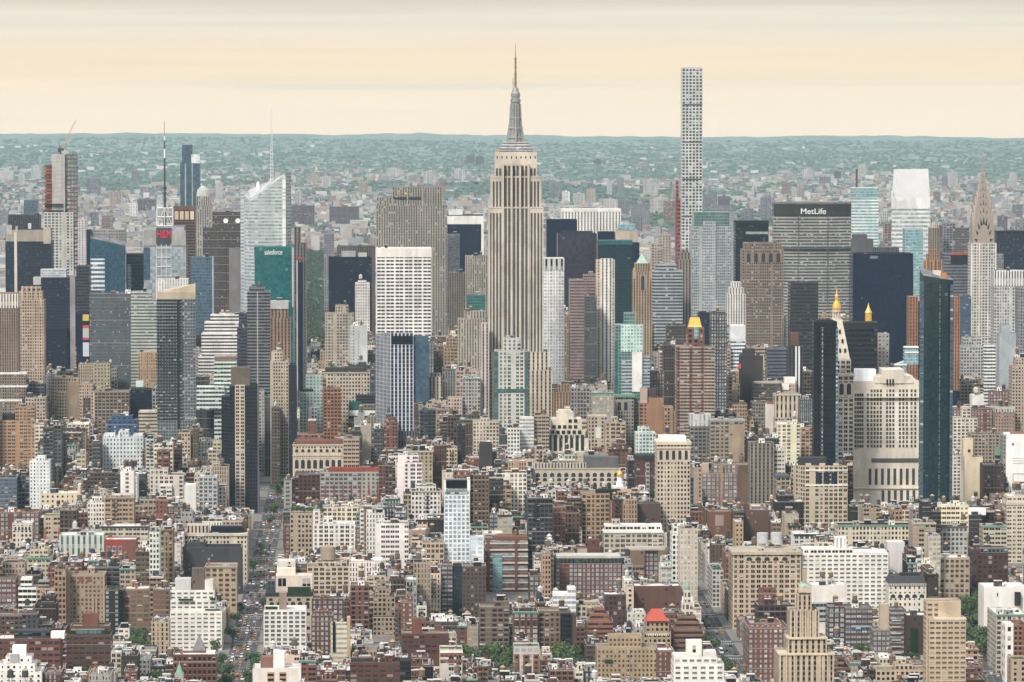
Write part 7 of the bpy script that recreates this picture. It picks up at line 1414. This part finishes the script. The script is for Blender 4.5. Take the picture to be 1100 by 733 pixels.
h(OB, OBC, 'white roof house with brick base|right of the dark brown long office block', 840, 854.5, 412, 432, 4150, 20, 'S', (.46, .36, .30), kit='A', roof='white', parts=[('white_box', 843.5, 855, 405.5, 413, 3, 14, 'N', WH), ('white_box', 840, 848, 412.5, 419, -1, 6, 'N', WH)])
h(OB, OBC, 'grey brown office block with narrow windows|left of the cream classical block', 809, 824, 432.5, 470, 4050, 30, 'P', (.26, .22, .185), 3, 3.6, 'k', side='P', kit='TA', roof='green')
h(LB, LBC, 'brown loft with bright billboard wall|left of the cream classical block', 822.5, 833, 433, 470, 4020, 22, 'N', (.56, .52, .48), roof='red', kit='A', parts=[('red_roof_edge', 824, 833, 432.6, 434, -.4, 10, 'N', (.45, .12, .08))])

# ---------------------------------------------------------------- the ordinary blocks between them
AUTO = []                         # things that still need a label: (object, px, py, phrase)
GUARD = [dict(x0=327, x1=354, yb=372, Y=1e9), dict(x0=-20, x1=1120, yb=338, Y=1e9), dict(x0=270, x1=316, yb=425, Y=5160),
         dict(x0=602, x1=640, yb=415, Y=5300)]
PALETTE = {
    'village': [('red brown brick', RB, 19), ('red brick', RD, 14), ('brown brick', BR, 17), ('tan brick', TA, 11), ('beige', BE, 9), ('cream', CR, 8), ('white', (.56, .53, .48), 12), ('dark brown', DB, 9), ('grey', CO, 5), ('black', BK, 3)],
    'loft': [('brown brick', BR, 16), ('grey stone', CO, 10), ('beige', BE, 14), ('tan brick', TA, 12), ('cream', CR, 14), ('white', (.56, .53, .48), 15), ('red brown brick', RB, 10), ('red brick', RD, 5), ('dark grey', DG, 10), ('dark brown', DB, 9), ('black', BK, 4)],
    'midtown': [('beige', BE, 26), ('tan brick', TA, 19), ('brown brick', BR, 15), ('grey stone', CO, 16), ('grey', GY, 8), ('dark grey', DG, 9), ('cream', CR, 9)]}


def pick(r, pal):
    k = r.uniform(0, sum(p[2] for p in pal))
    for p in pal:
        k -= p[2]
        if k <= 0: return p
    return pal[0]


TREES = [(241, 720, 1.35), (235, 708, 1.2), (245, 731, 1.2), (238, 733, 1.3), (250, 678, 1.15), (254, 662, .9), (233, 693, 1), (272, 705, 1.25), (276, 713, 1.2), (268, 726, 1.1), (274, 728, 1), (283, 645, .8), (298, 520, 1.2), (294, 541, 1.2), (290, 553, 1.1), (272, 603, 1), (281, 585, .8), (302, 512, 1), (258, 650, .8),
         (436, 694, 1.2), (446, 699, 1.3), (456, 703, 1.2), (464, 700, 1.1), (440, 703, 1.1), (500, 696, 1.2), (508, 702, 1.3), (514, 706, 1.2), (503, 708, 1.2), (528, 699, 1.5), (537, 702, 1.8), (545, 699, 1.5), (533, 711, 1.3), (541, 712, 1.3), (480, 721, 1.2), (490, 718, 1.2), (486, 729, 1.3), (498, 725, 1.1), (531, 725, 1.2), (541, 722, 1.2), (549, 727, 1.2),
         (599, 698, 1.6), (607, 702, 1.8), (616, 698, 1.5), (623, 698, 1.1), (604, 709, 1.3), (613, 710, 1.3), (556, 721, 1.3), (563, 718, 1.2), (570, 722, 1.3), (628, 716, 1), (636, 714, 1),
         (99, 709, 1.2), (107, 706, 1.3), (113, 710, 1.2), (147, 687, 1.4), (153, 692, 1.4), (142, 690, 1.2), (150, 680, 1.2), (156, 684, 1.1), (78, 722, 1.1), (85, 723, 1.2), (67, 711, 1), (160, 730, 1.1), (170, 728, 1.2), (180, 729, 1.2), (190, 701, 1),
         (1080, 618, 1.1), (1090, 616, 1.1), (1098, 618, 1), (1070, 620, 1), (926, 697, 1.2), (933, 701, 1.2), (972, 709, 1), (980, 706, 1.2), (988, 709, 1.1), (760, 687, 1.1), (766, 691, 1.1), (779, 709, 1), (783, 717, 1.1), (787, 725, 1), (757, 671, .8), (746, 700, .9), (870, 716, .8)]
rt = random.Random(3)
for x0_, x1_, y0_, y1_, n in ((1029, 1053, 626, 654, 15), (1037, 1059, 655, 684, 12), (1043, 1059, 686, 702, 6)):
    for i in range(n): TREES.append((rt.uniform(x0_, x1_), rt.uniform(y0_, y1_), rt.uniform(1.0, 1.35)))
TPOS = []
for px, py, s in TREES:
    s *= 1.15; X, Y = ground(px, py + 7.0 * s * 1.6); TPOS.append((px, py, s, X, Y)); GUARD.append(dict(x0=px - 5 * s, x1=px + 5 * s, yb=py + 4 * s, Y=Y))
SKYL_ = [9999.0] * 1200
hs = sorted(H, key=lambda q: q['Y']); hp = 0


def sky_add(x0, x1, y):
    for c in range(max(0, int(x0) + 50), min(1199, int(x1) + 51)): SKYL_[c] = min(SKYL_[c], y)


def limit(px0, px1, Y):
    y = -99
    for q in H + GUARD:
        if q['Y'] > Y + 3 and min(px1, q['x1']) - max(px0, q['x0']) > 1.5: y = max(y, q['yb'] - 1.5)
    xr = 264 + (733 - 560) * .198
    c, k, hw, cw, ya, yb = AVES[0]
    if 262 < px1 and px0 < 345 and at(px0, 400, Y)[0] > c + k * Y: y = max(y, 733 - (px0 - 262) / .198 - 10)
    return y


rnd = random.Random(20)
n_fill = 0
for t0 in STREETS:
    for t, dep, front in ((t0 + 9, 28, True), (t0 + 43, 27, False)):
        if t < 2440 or t > 6050: continue
        while hp < len(hs) and hs[hp]['Y'] < t + 5:
            sky_add(hs[hp]['x0'], hs[hp]['x1'], hs[hp]['yt']); hp += 1
        zone = 'village' if t < 3060 else 'loft' if t < 4350 else 'midtown'
        half = .1175 * t + 25; sc = t * math.tan(PHI)
        blk = [(sc - half - 500, sc - half), (sc + half, sc + half + 500)]
        for c, k, hw, cw, ya, yb in AVES:
            if ya - 40 < t < yb:
                q = [w2grid(c + k * y, y)[0] for y in (t - 4, t + dep + 6)]; blk.append((min(q) - cw, max(q) + cw))
        nav = len(blk)
        for q in H:
            if q['t0'] < t + dep + .5 and q['t1'] > t - .5: blk.append((q['s0'] - .6, q['s1'] + .6))
        for px, py, s, X, Y in TPOS:
            if t - 4 < w2grid(X, Y)[1] < t + dep + 4: blk.append((w2grid(X, Y)[0] - 4.5 * s, w2grid(X, Y)[0] + 4.5 * s))
        edges = [e for b in blk[2:nav] for e in b]
        blk.sort(); cur = blk[0][1]; gaps = []
        for a, b in blk[1:]:
            if a - cur > 6.5: gaps.append((cur, a))
            cur = max(cur, b)
        new = []
        for a, b in gaps:
            s = a
            while b - s > 6.5:
                w = {'village': lambda: rnd.choice((7, 7, 8, 10, 12, 15, 19)), 'loft': lambda: rnd.choice((7, 8, 10, 12, 15, 19, 24)), 'midtown': lambda: rnd.uniform(17, 38)}[zone]() * rnd.uniform(.9, 1.1)
                if b - s - w < 7: w = b - s
                if w > 40: w = (b - s) / math.ceil((b - s) / 30)
                sa, sb = s, s + w; s += w
                X, Y = grid2w((sa + sb) / 2, t)
                px0, px1 = proj(X - w / 2, Y, 40)[0], proj(X + w / 2, Y, 40)[0]
                if px1 < -14 or px0 > 1114: continue
                u = rnd.random()
                hgt = {'village': rnd.uniform(14, 23) if u < .58 else rnd.uniform(23, 36) if u < .9 else rnd.uniform(36, 50),
                       'loft': rnd.uniform(20, 33) if u < .52 else rnd.uniform(33, 47) if u < .88 else rnd.uniform(47, 60),
                       'midtown': rnd.uniform(38, 62) if u < .5 else rnd.uniform(62, 92) if u < .85 else rnd.uniform(92, 120)}[zone]
                if not front and zone != 'midtown': hgt *= .9
                zl = at((px0 + px1) / 2, limit(px0, px1, Y), Y)[1]
                if zone != 'village' and hgt < zl < (80 if zone == 'loft' else 125) and rnd.random() < .5: hgt = zl * rnd.uniform(.8, 1)
                if hgt > zl: hgt = zl * rnd.uniform(.86, 1)
                if hgt < 7: continue
                ytop = proj(X, Y, hgt)[1]
                cols = SKYL_[max(0, int(px0) + 50):max(1, int(px1) + 51)]
                if ytop > 742 or (cols and ytop - 5 > max(cols)): continue
                new.append((px0, px1, ytop))
                cn, col, _ = pick(rnd, PALETTE[zone]); j = rnd.uniform(.82, 1.2); col = tuple(min(.8, c * j * rnd.uniform(.95, 1.05)) for c in col)
                corner = any(abs(sa - e) < 3 or abs(sb - e) < 3 for e in edges)
                st = rnd.choice({'village': 'PPSQDBY', 'loft': 'LDBPQYD', 'midtown': 'PQVRDLY'}[zone] if front else 'PPYSQD')
                bay = {'P': 2.8, 'S': 3.2, 'D': 3.6, 'B': 4.2, 'L': 4.6, 'V': 3.2, 'R': 4.0, 'Q': 4.0, 'Y': 2.4}[st] * rnd.uniform(.82, 1.2)
                fl = rnd.uniform(3.1, 3.5) if zone == 'village' else rnd.uniform(3.4, 4.0)
                gl = rnd.choice('kkkkmms'); d = dep * rnd.uniform(.8, 1.0)
                y0 = 0 if front else dep - d
                kind = rnd.choice({'village': ('apartment_building', 'tenement_house', 'row_house'), 'loft': ('loft_building', 'commercial_building', 'warehouse_building', 'factory_building', 'brick_building'), 'midtown': ('stone_building', 'stone_building', 'masonry_tower')}[zone])  # generic filler blocks; each takes a kind name at random within its zone
                root = root_at(kind, kind.replace('_', ' '), '', *grid2w((sa + sb) / 2, t + y0)); del root['label']
                root['group'] = {'village': 'low brick blocks near the viewer', 'loft': 'loft blocks in the middle distance', 'midtown': 'masonry blocks among the towers'}[zone]
                mb, rf = MB(), MB(); q = w / 2
                wall_block(mb, rf, -q + .02, q - .02, 0, d, 0, hgt, bay, fl, rnd.choice((.6, 1.0, 1.2)), ms=1)
                top = (-q, q, 0, d, hgt - 1); setback = False
                if w > 13 and rnd.random() < (.3 if zone != 'midtown' else .5) and hgt + 4 < zl:
                    dh = min(zl - hgt, rnd.uniform(3.4, 7) if zone != 'midtown' else rnd.uniform(5, 18)); a_, b_ = sorted((rnd.uniform(-q + 1, -q * .3), rnd.uniform(q * .3, q - 1)))
                    wall_block(mb, rf, a_, b_, d * rnd.uniform(.15, .3), d * .94, 0, hgt + dh, bay, fl); top = (a_, b_, d * .3, d * .92, hgt + dh - 1); setback = True
                ob('wall', mb.mesh('wall', [facade(st, gl), facade(st if (corner or (zone == 'midtown' and rnd.random() < .6)) else 'W', gl), copem, PARW]), root, col=col)
                rn = rnd.choice(('white', 'white', 'silver', 'grey', 'grey', 'black', 'black', 'black', 'grey', 'tan', 'white') + (('red', 'green') if rnd.random() < .3 else ()))
                rc = ROOFS[rn]; ob('roof', rf.mesh('roof', [roofmat()]), root, col=rc)
                kit = ''
                if rnd.random() < {'village': .2, 'loft': .46, 'midtown': .38}[zone]: kit += 'T'
                if zone == 'loft' and rnd.random() < .2: kit += 'T'
                if rnd.random() < .62: kit += 'B'
                if rnd.random() < .45: kit += 'B'
                kit += 'A' * rnd.choice((0, 1, 2, 3)) + 'V' * rnd.choice((0, 1, 2, 3)) + 'S' * (rnd.random() < .3) + 'C' * rnd.choice((0, 1, 2)) * (zone == 'village') + 'G' * (rnd.random() < .16)
                if setback and rnd.random() < .5:
                    roof_kit(root, *top[:4], top[4], rnd, kit, col); roof_kit(root, -q, q, .4, max(4.5, d * .26), hgt - 1, rnd, 'VAG'[rnd.randrange(3):], col)
                else: roof_kit(root, *top[:4], top[4], rnd, kit, col)
                if front and rnd.random() < .35: cornice(root, -q - .2, q + .2, hgt - .1, rnd.choice((col, col, 'green', DG, CR, (.12, .08, .06))))
                esc = front and zone != 'midtown' and rnd.random() < .36
                if esc: ob('fire_escape', ESC, root, (rnd.uniform(-q * .4, q * .4), 0, hgt - 17.5), scale=(min(1, w / 9), 1, 1))
                size = 'narrow' if w < 11 else 'wide' if w > 24 else ''
                size = (('tall ' if hgt > {'village': 34, 'loft': 46, 'midtown': 85}[zone] else '') + size).strip()
                rw = 'with a water tank' if 'T' in kit else 'with a set back top' if setback else 'with a fire escape' if esc else {'white': 'with a pale roof', 'silver': 'with a silver roof', 'black': 'with a black roof', 'red': 'with a red roof', 'green': 'with a green roof', 'tan': 'with a tan roof', 'grey': 'with a grey roof'}[rn]
                AUTO.append((root, (px0 + px1) / 2, ytop + 4, (size + ' ' + cn + ' ' + {'apartment_building': 'apartment house', 'tenement_house': 'tenement', 'loft_building': 'loft', 'warehouse_building': 'warehouse', 'factory_building': 'factory', 'brick_building': 'building', 'row_house': 'house', 'commercial_building': 'commercial block', 'stone_building': 'stone block', 'masonry_tower': 'tower block'}[kind]).strip() + ' ' + rw))
                n_fill += 1
        for a in new: sky_add(*a)
print('fillers', n_fill, 'heroes', len(H), 'objects', len(SC.objects))

# ---------------------------------------------------------------- traffic
glassm = plain('window_glass', None); tyre = plain('tyre', (.02, .02, .02), .9)
carpaint = plain('car_paint', (1, 1, 1), .25, .03, 1, 0, True)


def car_mesh(L=4.6, Wd=1.85, H1=.85, H2=1.45, a=(-1.3, -.6, 1.0, 1.75), name='car'):
    m = MB(); w = Wd / 2
    m.prism([(-w, -L / 2 + .15), (w, -L / 2 + .15), (w * .97, L / 2), (-w * .97, L / 2)], .3, H1, 0, True)
    y0, y1, y2, y3 = -a[3], -a[2], a[1] * -1, -a[0]
    b = [(-w * .94, y0, H1), (w * .94, y0, H1), (w * .94, y3, H1), (-w * .94, y3, H1)]; t = [(-w * .78, y1, H2), (w * .78, y1, H2), (w * .78, y2, H2), (-w * .78, y2, H2)]
    for i in range(4): j = (i + 1) % 4; m.face([b[i], b[j], t[j], t[i]], None, 1)
    m.face(t, None, 0)
    for sx in (-1, 1):
        for y in (-L * .31, L * .31):
            q = [(sx * w * 1.01, y + .34 * math.cos(k * .785), .34 + .34 * math.sin(k * .785)) for k in range(8)]
            m.face(q if sx < 0 else q[::-1], None, 2)
    return m.mesh(name, [carpaint, glassm, tyre])


CAR, VAN = car_mesh(), car_mesh(5.6, 2.05, 1.3, 2.3, (-1.6, -1.2, 2.3, 2.5), 'van')
BUS = car_mesh(12, 2.6, 1.5, 3.1, (-5.6, -5.5, 5.6, 5.8), 'bus')
CARC = [('yellow', (.75, .30, .03), 'taxi', 16), ('white', (.7, .7, .7), 'car', 8), ('black', (.02, .02, .022), 'car', 9), ('grey', (.2, .2, .21), 'car', 7), ('silver', (.42, .43, .45), 'car', 6), ('red', (.42, .04, .03), 'car', 4), ('dark blue', (.03, .05, .14), 'car', 3),
        ('white', (.72, .72, .7), 'van', 4), ('white', (.66, .68, .7), 'bus', 1)]
rc_ = random.Random(5); ncar = 0
for ai, lanes, ya, yb, gap, where in ((0, (-6.6, -3.4, 0, 3.4, 6.6), 2860, 4700, 13, 'on the wide avenue left of centre'), (1, (-4.5, 0, 4.5), 2900, 4000, 34, 'on the narrow canyon avenue'), (2, (-4, 0, 4), 2700, 3100, 16, 'on the short street by the trees')):
    c, k, hw, cw, _a, _b = AVES[ai]
    for lane in lanes:
        y = ya + rc_.uniform(0, 15)
        while y < yb:
            ph = (y - 2440 - 3) % 80.5
            dens = 1 if ph > 35 else .45
            if rc_.random() < dens * (1.0 if y < 3800 else .7):
                nm, col, kd, _ = pick(rc_, [(q[0], (q[1], q[2]), q[3]) for q in CARC])[0], None, None, None
                q = rc_.choices(CARC, [z[3] for z in CARC])[0]
                nm, col, kd = q[0], q[1], q[2]
                o = ob(kd, {'taxi': CAR, 'car': CAR, 'van': VAN, 'bus': BUS}[kd], None, (c + k * y + lane + rc_.uniform(-.3, .3), y, .03), col, rz=-math.atan(k))
                tag(o, f'{nm} {kd} in the traffic {where}', kd, f'{nm} {kd} traffic {where}'); ncar += 1
            y += (6.5 if dens == 1 else 9) + rc_.expovariate(1 / gap) + (8 if rc_.random() < .1 else 0)
print('cars', ncar)

# ---------------------------------------------------------------- trees
for px, py, s, X, Y in TPOS:
    root = root_at('tree', 'tree', '', X, Y, 'trees between the low blocks', rt.uniform(0, 6)); del root['label']
    ss = (s * rt.uniform(.9, 1.1), s * rt.uniform(.9, 1.1), s)
    ob('trunk', rt.choice(TRUNKS), root, scale=ss); ob('crown', rt.choice(CROWNS), root, scale=ss)
    AUTO.append((root, px, py, ('tall ' if s > 1.25 else 'small ' if s < 1.1 else '') + rt.choice(('leafy green', 'round leafy', 'dense green')) + ' tree'))
for i in range(9):                                   # planted terrace over the brick loft beside the avenue
    px, py = 315 + i * 3.9, 545 + rt.uniform(-1.5, 1)
    X, Z = at(px, py + 2, 3660); root = root_at('tree', 'tree', '', X, 3660, 'small trees on a roof terrace'); del root['label']; root.location.z = Z - 4
    ob('trunk', TRUNKS[i % 3], root, scale=(.6, .6, .6)); ob('crown', CROWNS[i % 5], root, scale=(.62, .62, .6)); AUTO.append((root, px, py, 'small terrace tree'))
Pt = at(330, 548, 3655)
tb = root_at('terrace_block', 'building', 'low stone block carrying a row of small trees|beside the avenue below the dark red brick loft', Pt[0], 3648)
m = MB(); rf = MB(); wall_block(m, rf, -14, 14, 0, 22, 0, Pt[1] - 2, 3.2, 4); ob('wall', m.mesh('wall', [facade('P'), facade('P'), copem, PARW]), tb, col=BE); ob('roof', rf.mesh('roof', [roofmat()]), tb, col=ROOFS['tan'])

# ---------------------------------------------------------------- the park, the far city, far towers
rp = random.Random(11)
m = MB()
for i in range(900):
    Y = 6660 + 4000 * rp.random() ** 1.3; px = rp.uniform(322, 362); X = at(px, 300, Y)[0]; s = rp.uniform(.9, 1.5)
    cs = [(rp.uniform(-3, 3), rp.uniform(-3, 3), rp.uniform(6, 11), rp.uniform(2.4, 3.6)) for _ in range(4)]
    for _ in range(56):
        c = rp.choice(cs); d = Vector((rp.gauss(0, 1), rp.gauss(0, 1), rp.gauss(.3, 1))).normalized()
        p = Vector((X, Y, 0)) + (Vector(c[:3]) + d * c[3]) * s; n = (d + Vector((rp.uniform(-.6, .6), rp.uniform(-.6, .6), rp.uniform(0, .6)))).normalized()
        u = n.cross(Vector((.3, .2, 1))).normalized() * 1.3; v = n.cross(u).normalized() * 1.3
        m.face([p + u, p + v, p - u, p - v])
tag(ob('park_woodland', m.mesh('park_woodland', plain('park_leaves', (.052, .075, .045), .9, .35, .08))), kind='stuff')

FARC = [plain('far_' + n, c, .9, .1, .02) for n, c in (('white', (.52, .50, .48)), ('pale', (.38, .365, .35)), ('beige', (.33, .285, .24)), ('brick', (.25, .18, .155)), ('grey', (.24, .235, .25)), ('plum', (.17, .14, .16)))]
fc, fw = MB(), MB()
from mathutils import noise as mnoise
n = 0
while n < 30000:
    Y = 6750 * (3.7 ** rp.random()); X = rp.uniform(-.128, .128) * Y
    if abs(proj(X, Y, 0)[0] - 341) < 16 and Y < 10700: continue
    dn = mnoise.fractal(Vector((X / 900, Y / 2300, 3.7)), 1.0, 2.0, 4)
    if dn < -.3 + max(0, (Y - 14500) / 15000): continue
    u = rp.random(); hgt = rp.uniform(6, 14) if u < .8 else rp.uniform(13, 26) if u < .99 else rp.uniform(26, 42)
    w, d = rp.uniform(8, 22) + (rp.random() < .14) * 30, rp.uniform(10, 24); a = PHI if rp.random() < .7 else rp.uniform(-.5, .5)
    ca, sa = math.cos(a), math.sin(a)
    pts = [(X + x * ca - y * sa, Y + x * sa + y * ca) for x, y in ((-w / 2, 0), (w / 2, 0), (w / 2, d), (-w / 2, d))]
    fc.prism(pts, 0, hgt, rp.choices(range(6), (8, 22, 24, 16, 18, 12))[0], tmi=rp.choices(range(6), (16, 26, 16, 4, 24, 14))[0]); n += 1
tag(ob('distant_city', fc.mesh('distant_city', FARC)), kind='stuff')
n = 0
while n < 10000:
    Y = 6800 * (2.9 ** rp.random()); X = rp.uniform(-.128, .128) * Y
    dn = mnoise.fractal(Vector((X / 900, Y / 2300, 3.7)), 1.0, 2.0, 4)
    if dn > .02 + max(0, (Y - 11000) / 11000) and rp.random() > .16: continue
    r0, h0 = rp.uniform(4, 9) * (1 + (Y > 12000) * rp.uniform(0, 1.6)), rp.uniform(7, 15)
    ring = lambda rr, z, ph: [(X + rr * rp.uniform(.7, 1.2) * math.cos(ph + i * 1.047), Y + rr * rp.uniform(.7, 1.2) * math.sin(ph + i * 1.047), z * rp.uniform(.85, 1.15)) for i in range(6)]
    a, b, c = ring(r0 * .75, h0 * .2, 0), ring(r0, h0 * .55, .5), ring(r0 * .6, h0 * .92, .2)
    for q, p in ((a, b), (b, c)):
        for i in range(6): j = (i + 1) % 6; fw.face([q[i], q[j], p[j], p[i]])
    fw.face(c); n += 1
gv = MB()
for i in range(11000):                               # groves on the far slopes, a few pale houses among them
    Y = 16500 * (2.0 ** rp.random()); X = rp.uniform(-.126, .126) * Y; hh = hill_height(X, Y) - 2
    r0, h0 = rp.uniform(9, 30), rp.uniform(7, 14)
    ring = lambda rr, z, ph: [(X + rr * rp.uniform(.6, 1.25) * math.cos(ph + i * 1.047), Y + rr * rp.uniform(.6, 1.25) * math.sin(ph + i * 1.047), hh + z * rp.uniform(.8, 1.2)) for i in range(6)]
    a, b = ring(r0, 0, 0), ring(r0 * .62, h0, .3)
    for k in range(6): q = (k + 1) % 6; gv.face([a[k], a[q], b[q], b[k]])
    gv.face(b)
tag(ob('distant_groves', gv.mesh('distant_groves', plain('grove_leaves', (.105, .14, .112), .95, .2, .01))), kind='stuff')
hc = MB()
for i in range(520):
    Y = 17500 * (1.75 ** rp.random()); X = rp.uniform(-.126, .126) * Y; hh = hill_height(X, Y)
    if mnoise.fractal(Vector((X / 1200, Y / 2600, 8.1)), 1.0, 2.0, 3) < .1: continue
    w = rp.uniform(12, 42); hc.box(X - w / 2, X + w / 2, Y, Y + 20, hh - 4, hh + rp.uniform(9, 18), rp.choice((0, 0, 1, 1, 2, 4)))
tag(ob('distant_suburb', hc.mesh('distant_suburb', FARC)), kind='stuff')
tag(ob('distant_woodland', fw.mesh('distant_woodland', plain('far_leaves', (.075, .10, .078), .95, .25, .01))), kind='stuff')

FT = [(313, 338, 221, 8500, 5), (354, 386, 222, 8600, 5), (348, 359, 251, 7600, 4), (415, 431, 181, 13000, 1), (501, 510, 167, 13500, 5), (511, 520, 168, 13600, 5), (488, 500, 182, 13200, 1), (317, 325, 205, 10200, 1), (94, 108, 192, 12000, 4), (142, 150, 184, 13000, 4), (34, 45, 178, 12500, 1), (0, 15, 183, 11500, 1),
      (148, 168, 214, 9000, 5), (139, 148, 219, 9200, 0), (648, 663, 214, 9300, 1), (664, 677, 215, 9250, 4), (678, 698, 220, 9100, 4), (698, 716, 214, 9200, 1), (713, 725, 216, 8600, 3), (638, 646, 171, 14500, 5), (663, 670, 191, 12500, 4), (652, 657, 195, 12300, 1), (691, 707, 193, 12000, 1), (680, 690, 231, 8100, 4), (708, 721, 252, 7100, 2), (700, 712, 262, 6900, 2),
      (999, 1012, 242, 8000, 5), (1013, 1026, 240, 8050, 4), (1027, 1041, 245, 7900, 5), (1012, 1019, 189, 12800, 4), (1018, 1028, 185, 12900, 1), (1084, 1092, 186, 12700, 1), (922, 930, 177, 13500, 1), (755, 770, 209, 9600, 4), (771, 784, 211, 9500, 5), (800, 809, 224, 8700, 4), (1003, 1010, 206, 10500, 3), (1045, 1052, 206, 11000, 4), (880, 892, 190, 12200, 4), (896, 903, 184, 12900, 5), (862, 872, 182, 13000, 1),
      (1076, 1086, 214, 9700, 1), (1088, 1098, 220, 9300, 4), (20, 27, 187, 12000, 1), (60, 64, 190, 12000, 4), (232, 240, 196, 11500, 1), (118, 132, 206, 10500, 2), (385, 396, 196, 11800, 2), (592, 601, 196, 11500, 4), (604, 612, 206, 10300, 0), (616, 628, 208, 10000, 1), (630, 640, 203, 10600, 2), (346, 356, 190, 12600, 1), (330, 343, 187, 12900, 2), (440, 452, 188, 12600, 2), (468, 478, 196, 11700, 3), (722, 730, 198, 11600, 2), (817, 828, 212, 9600, 4), (840, 848, 196, 11400, 3), (856, 864, 200, 11100, 2),
      (946, 954, 226, 8700, 1), (950, 957, 240, 7900, 3), (1041, 1046, 226, 8800, 1), (1072, 1082, 232, 8500, 5), (1092, 1104, 236, 8200, 4), (0, 9, 226, 8700, 4), (84, 94, 236, 8200, 1), (98, 106, 228, 8600, 4), (110, 121, 232, 8300, 3), (172, 180, 222, 8700, 1), (455, 470, 184, 13400, 1), (120, 124, 145, 26000, 1), (110, 114, 146.5, 26000, 1), (518, 522, 147, 27000, 1), (665, 667, 153, 24000, 0), (762, 785, 222, 8900, 4)]
for x0_, x1_, yt, Y, ci in FT:
    if yt < 160: continue
    Y = max(6800, F * (386 - (48 + (int(x0_) * 7) % 22)) / (yt - 103)) if yt < 235 else Y
    P = Place(x0_, x1_, Y); root = root_at('distant_tower', 'tower block', '', P.X, Y, 'tower blocks far beyond the skyline'); del root['label']
    m = MB(); rf = MB(); wall_block(m, rf, P.x(x0_), P.x(x1_), 0, 22, 0, P.z(yt), 5, 4.5); m.box(P.x(x0_ + (x1_ - x0_) * .4), P.x(x0_ + (x1_ - x0_) * .62), 6, 14, P.z(yt) - 1, P.z(yt) + 4, 3)
    cc = [(.6, .58, .56), (.46, .43, .41), (.38, .31, .26), (.30, .20, .18), (.23, .22, .24), (.17, .13, .14)][ci]
    ob('wall', m.mesh('wall', [facade(('S', 'P', 'D')[int(x0_) % 3]), facade('S'), copem, PARW]), root, col=cc); ob('roof', rf.mesh('roof', [roofmat()]), root, col=ROOFS['grey'])
    AUTO.append((root, (x0_ + x1_) / 2, yt + 4, ['white', 'pale', 'beige', 'pinkish', 'grey', 'dark plum'][ci] + (' distant slab block' if x1_ - x0_ > 14 else ' distant tower block')))

# ---------------------------------------------------------------- labels that tell the ordinary things apart
REFS = [(q['ref'], (q['x0'] + q['x1']) / 2, (q['yt'] + min(q['yb'], q['yt'] + 60)) / 2) for q in H]


def near_refs(px, py):
    best = sorted((math.hypot((px - x), (py - y) * 1.4), ref, px - x, py - y) for ref, x, y in REFS if len(ref.split()) <= 7)[:14]
    return [(d, ref, ('right of' if dx > 0 else 'left of') if abs(dx) > abs(dy) * 1.2 else ('in front of' if dy > 0 else 'behind')) for d, ref, dx, dy in best]


ORD = 'second third fourth fifth sixth seventh eighth ninth tenth eleventh twelfth thirteenth fourteenth fifteenth sixteenth seventeenth eighteenth nineteenth twentieth'.split()
SEEN = set(o['label'].lower() for o in SC.objects if o.parent is None and 'label' in o.keys())
todo = []
for o, px, py, ph in AUTO:
    nr = near_refs(px, py); todo.append((nr[0][0], len(todo), o, nr, ph))
for _, _, o, nr, ph in sorted(todo, key=lambda q: q[:2]):        # nearest to its landmark first: it gets the plain label
    base = ph.split(' with ')[0]; bare = ' '.join(w for w in base.split() if w not in ('tall', 'wide', 'narrow')); lab = None
    tries = [('', h, r) for r in nr for h in ((ph, base) if r is nr[0] else (ph,))] + [(k, h, r) for r in nr for k in ORD for h in (ph, base, bare)]
    for k, h, (d, ref, rel) in tries:
        q = (k + ' ' + h + ' ' + rel + ' the ' + ref).strip()
        if len(q.split()) <= 16 and q.lower() not in SEEN: lab = q; break
    SEEN.add(lab.lower()); o['label'] = lab

# ---------------------------------------------------------------- air
hm, t = mat('haze_air'); pv = t.n('ShaderNodeVolumePrincipled')
pv.inputs['Color'].default_value = (*HAZE_COL, 1); pv.inputs['Density'].default_value = HAZE_DENSITY; pv.inputs['Anisotropy'].default_value = 0.0
t.put(t.n('ShaderNodeOutputMaterial').inputs['Volume'], pv.outputs[0])
m = MB(); m.box(-11500, 11500, -1200, 40800, -6, 470, 0, True)
tag(ob('haze', m.mesh('haze', hm)), kind='stuff')
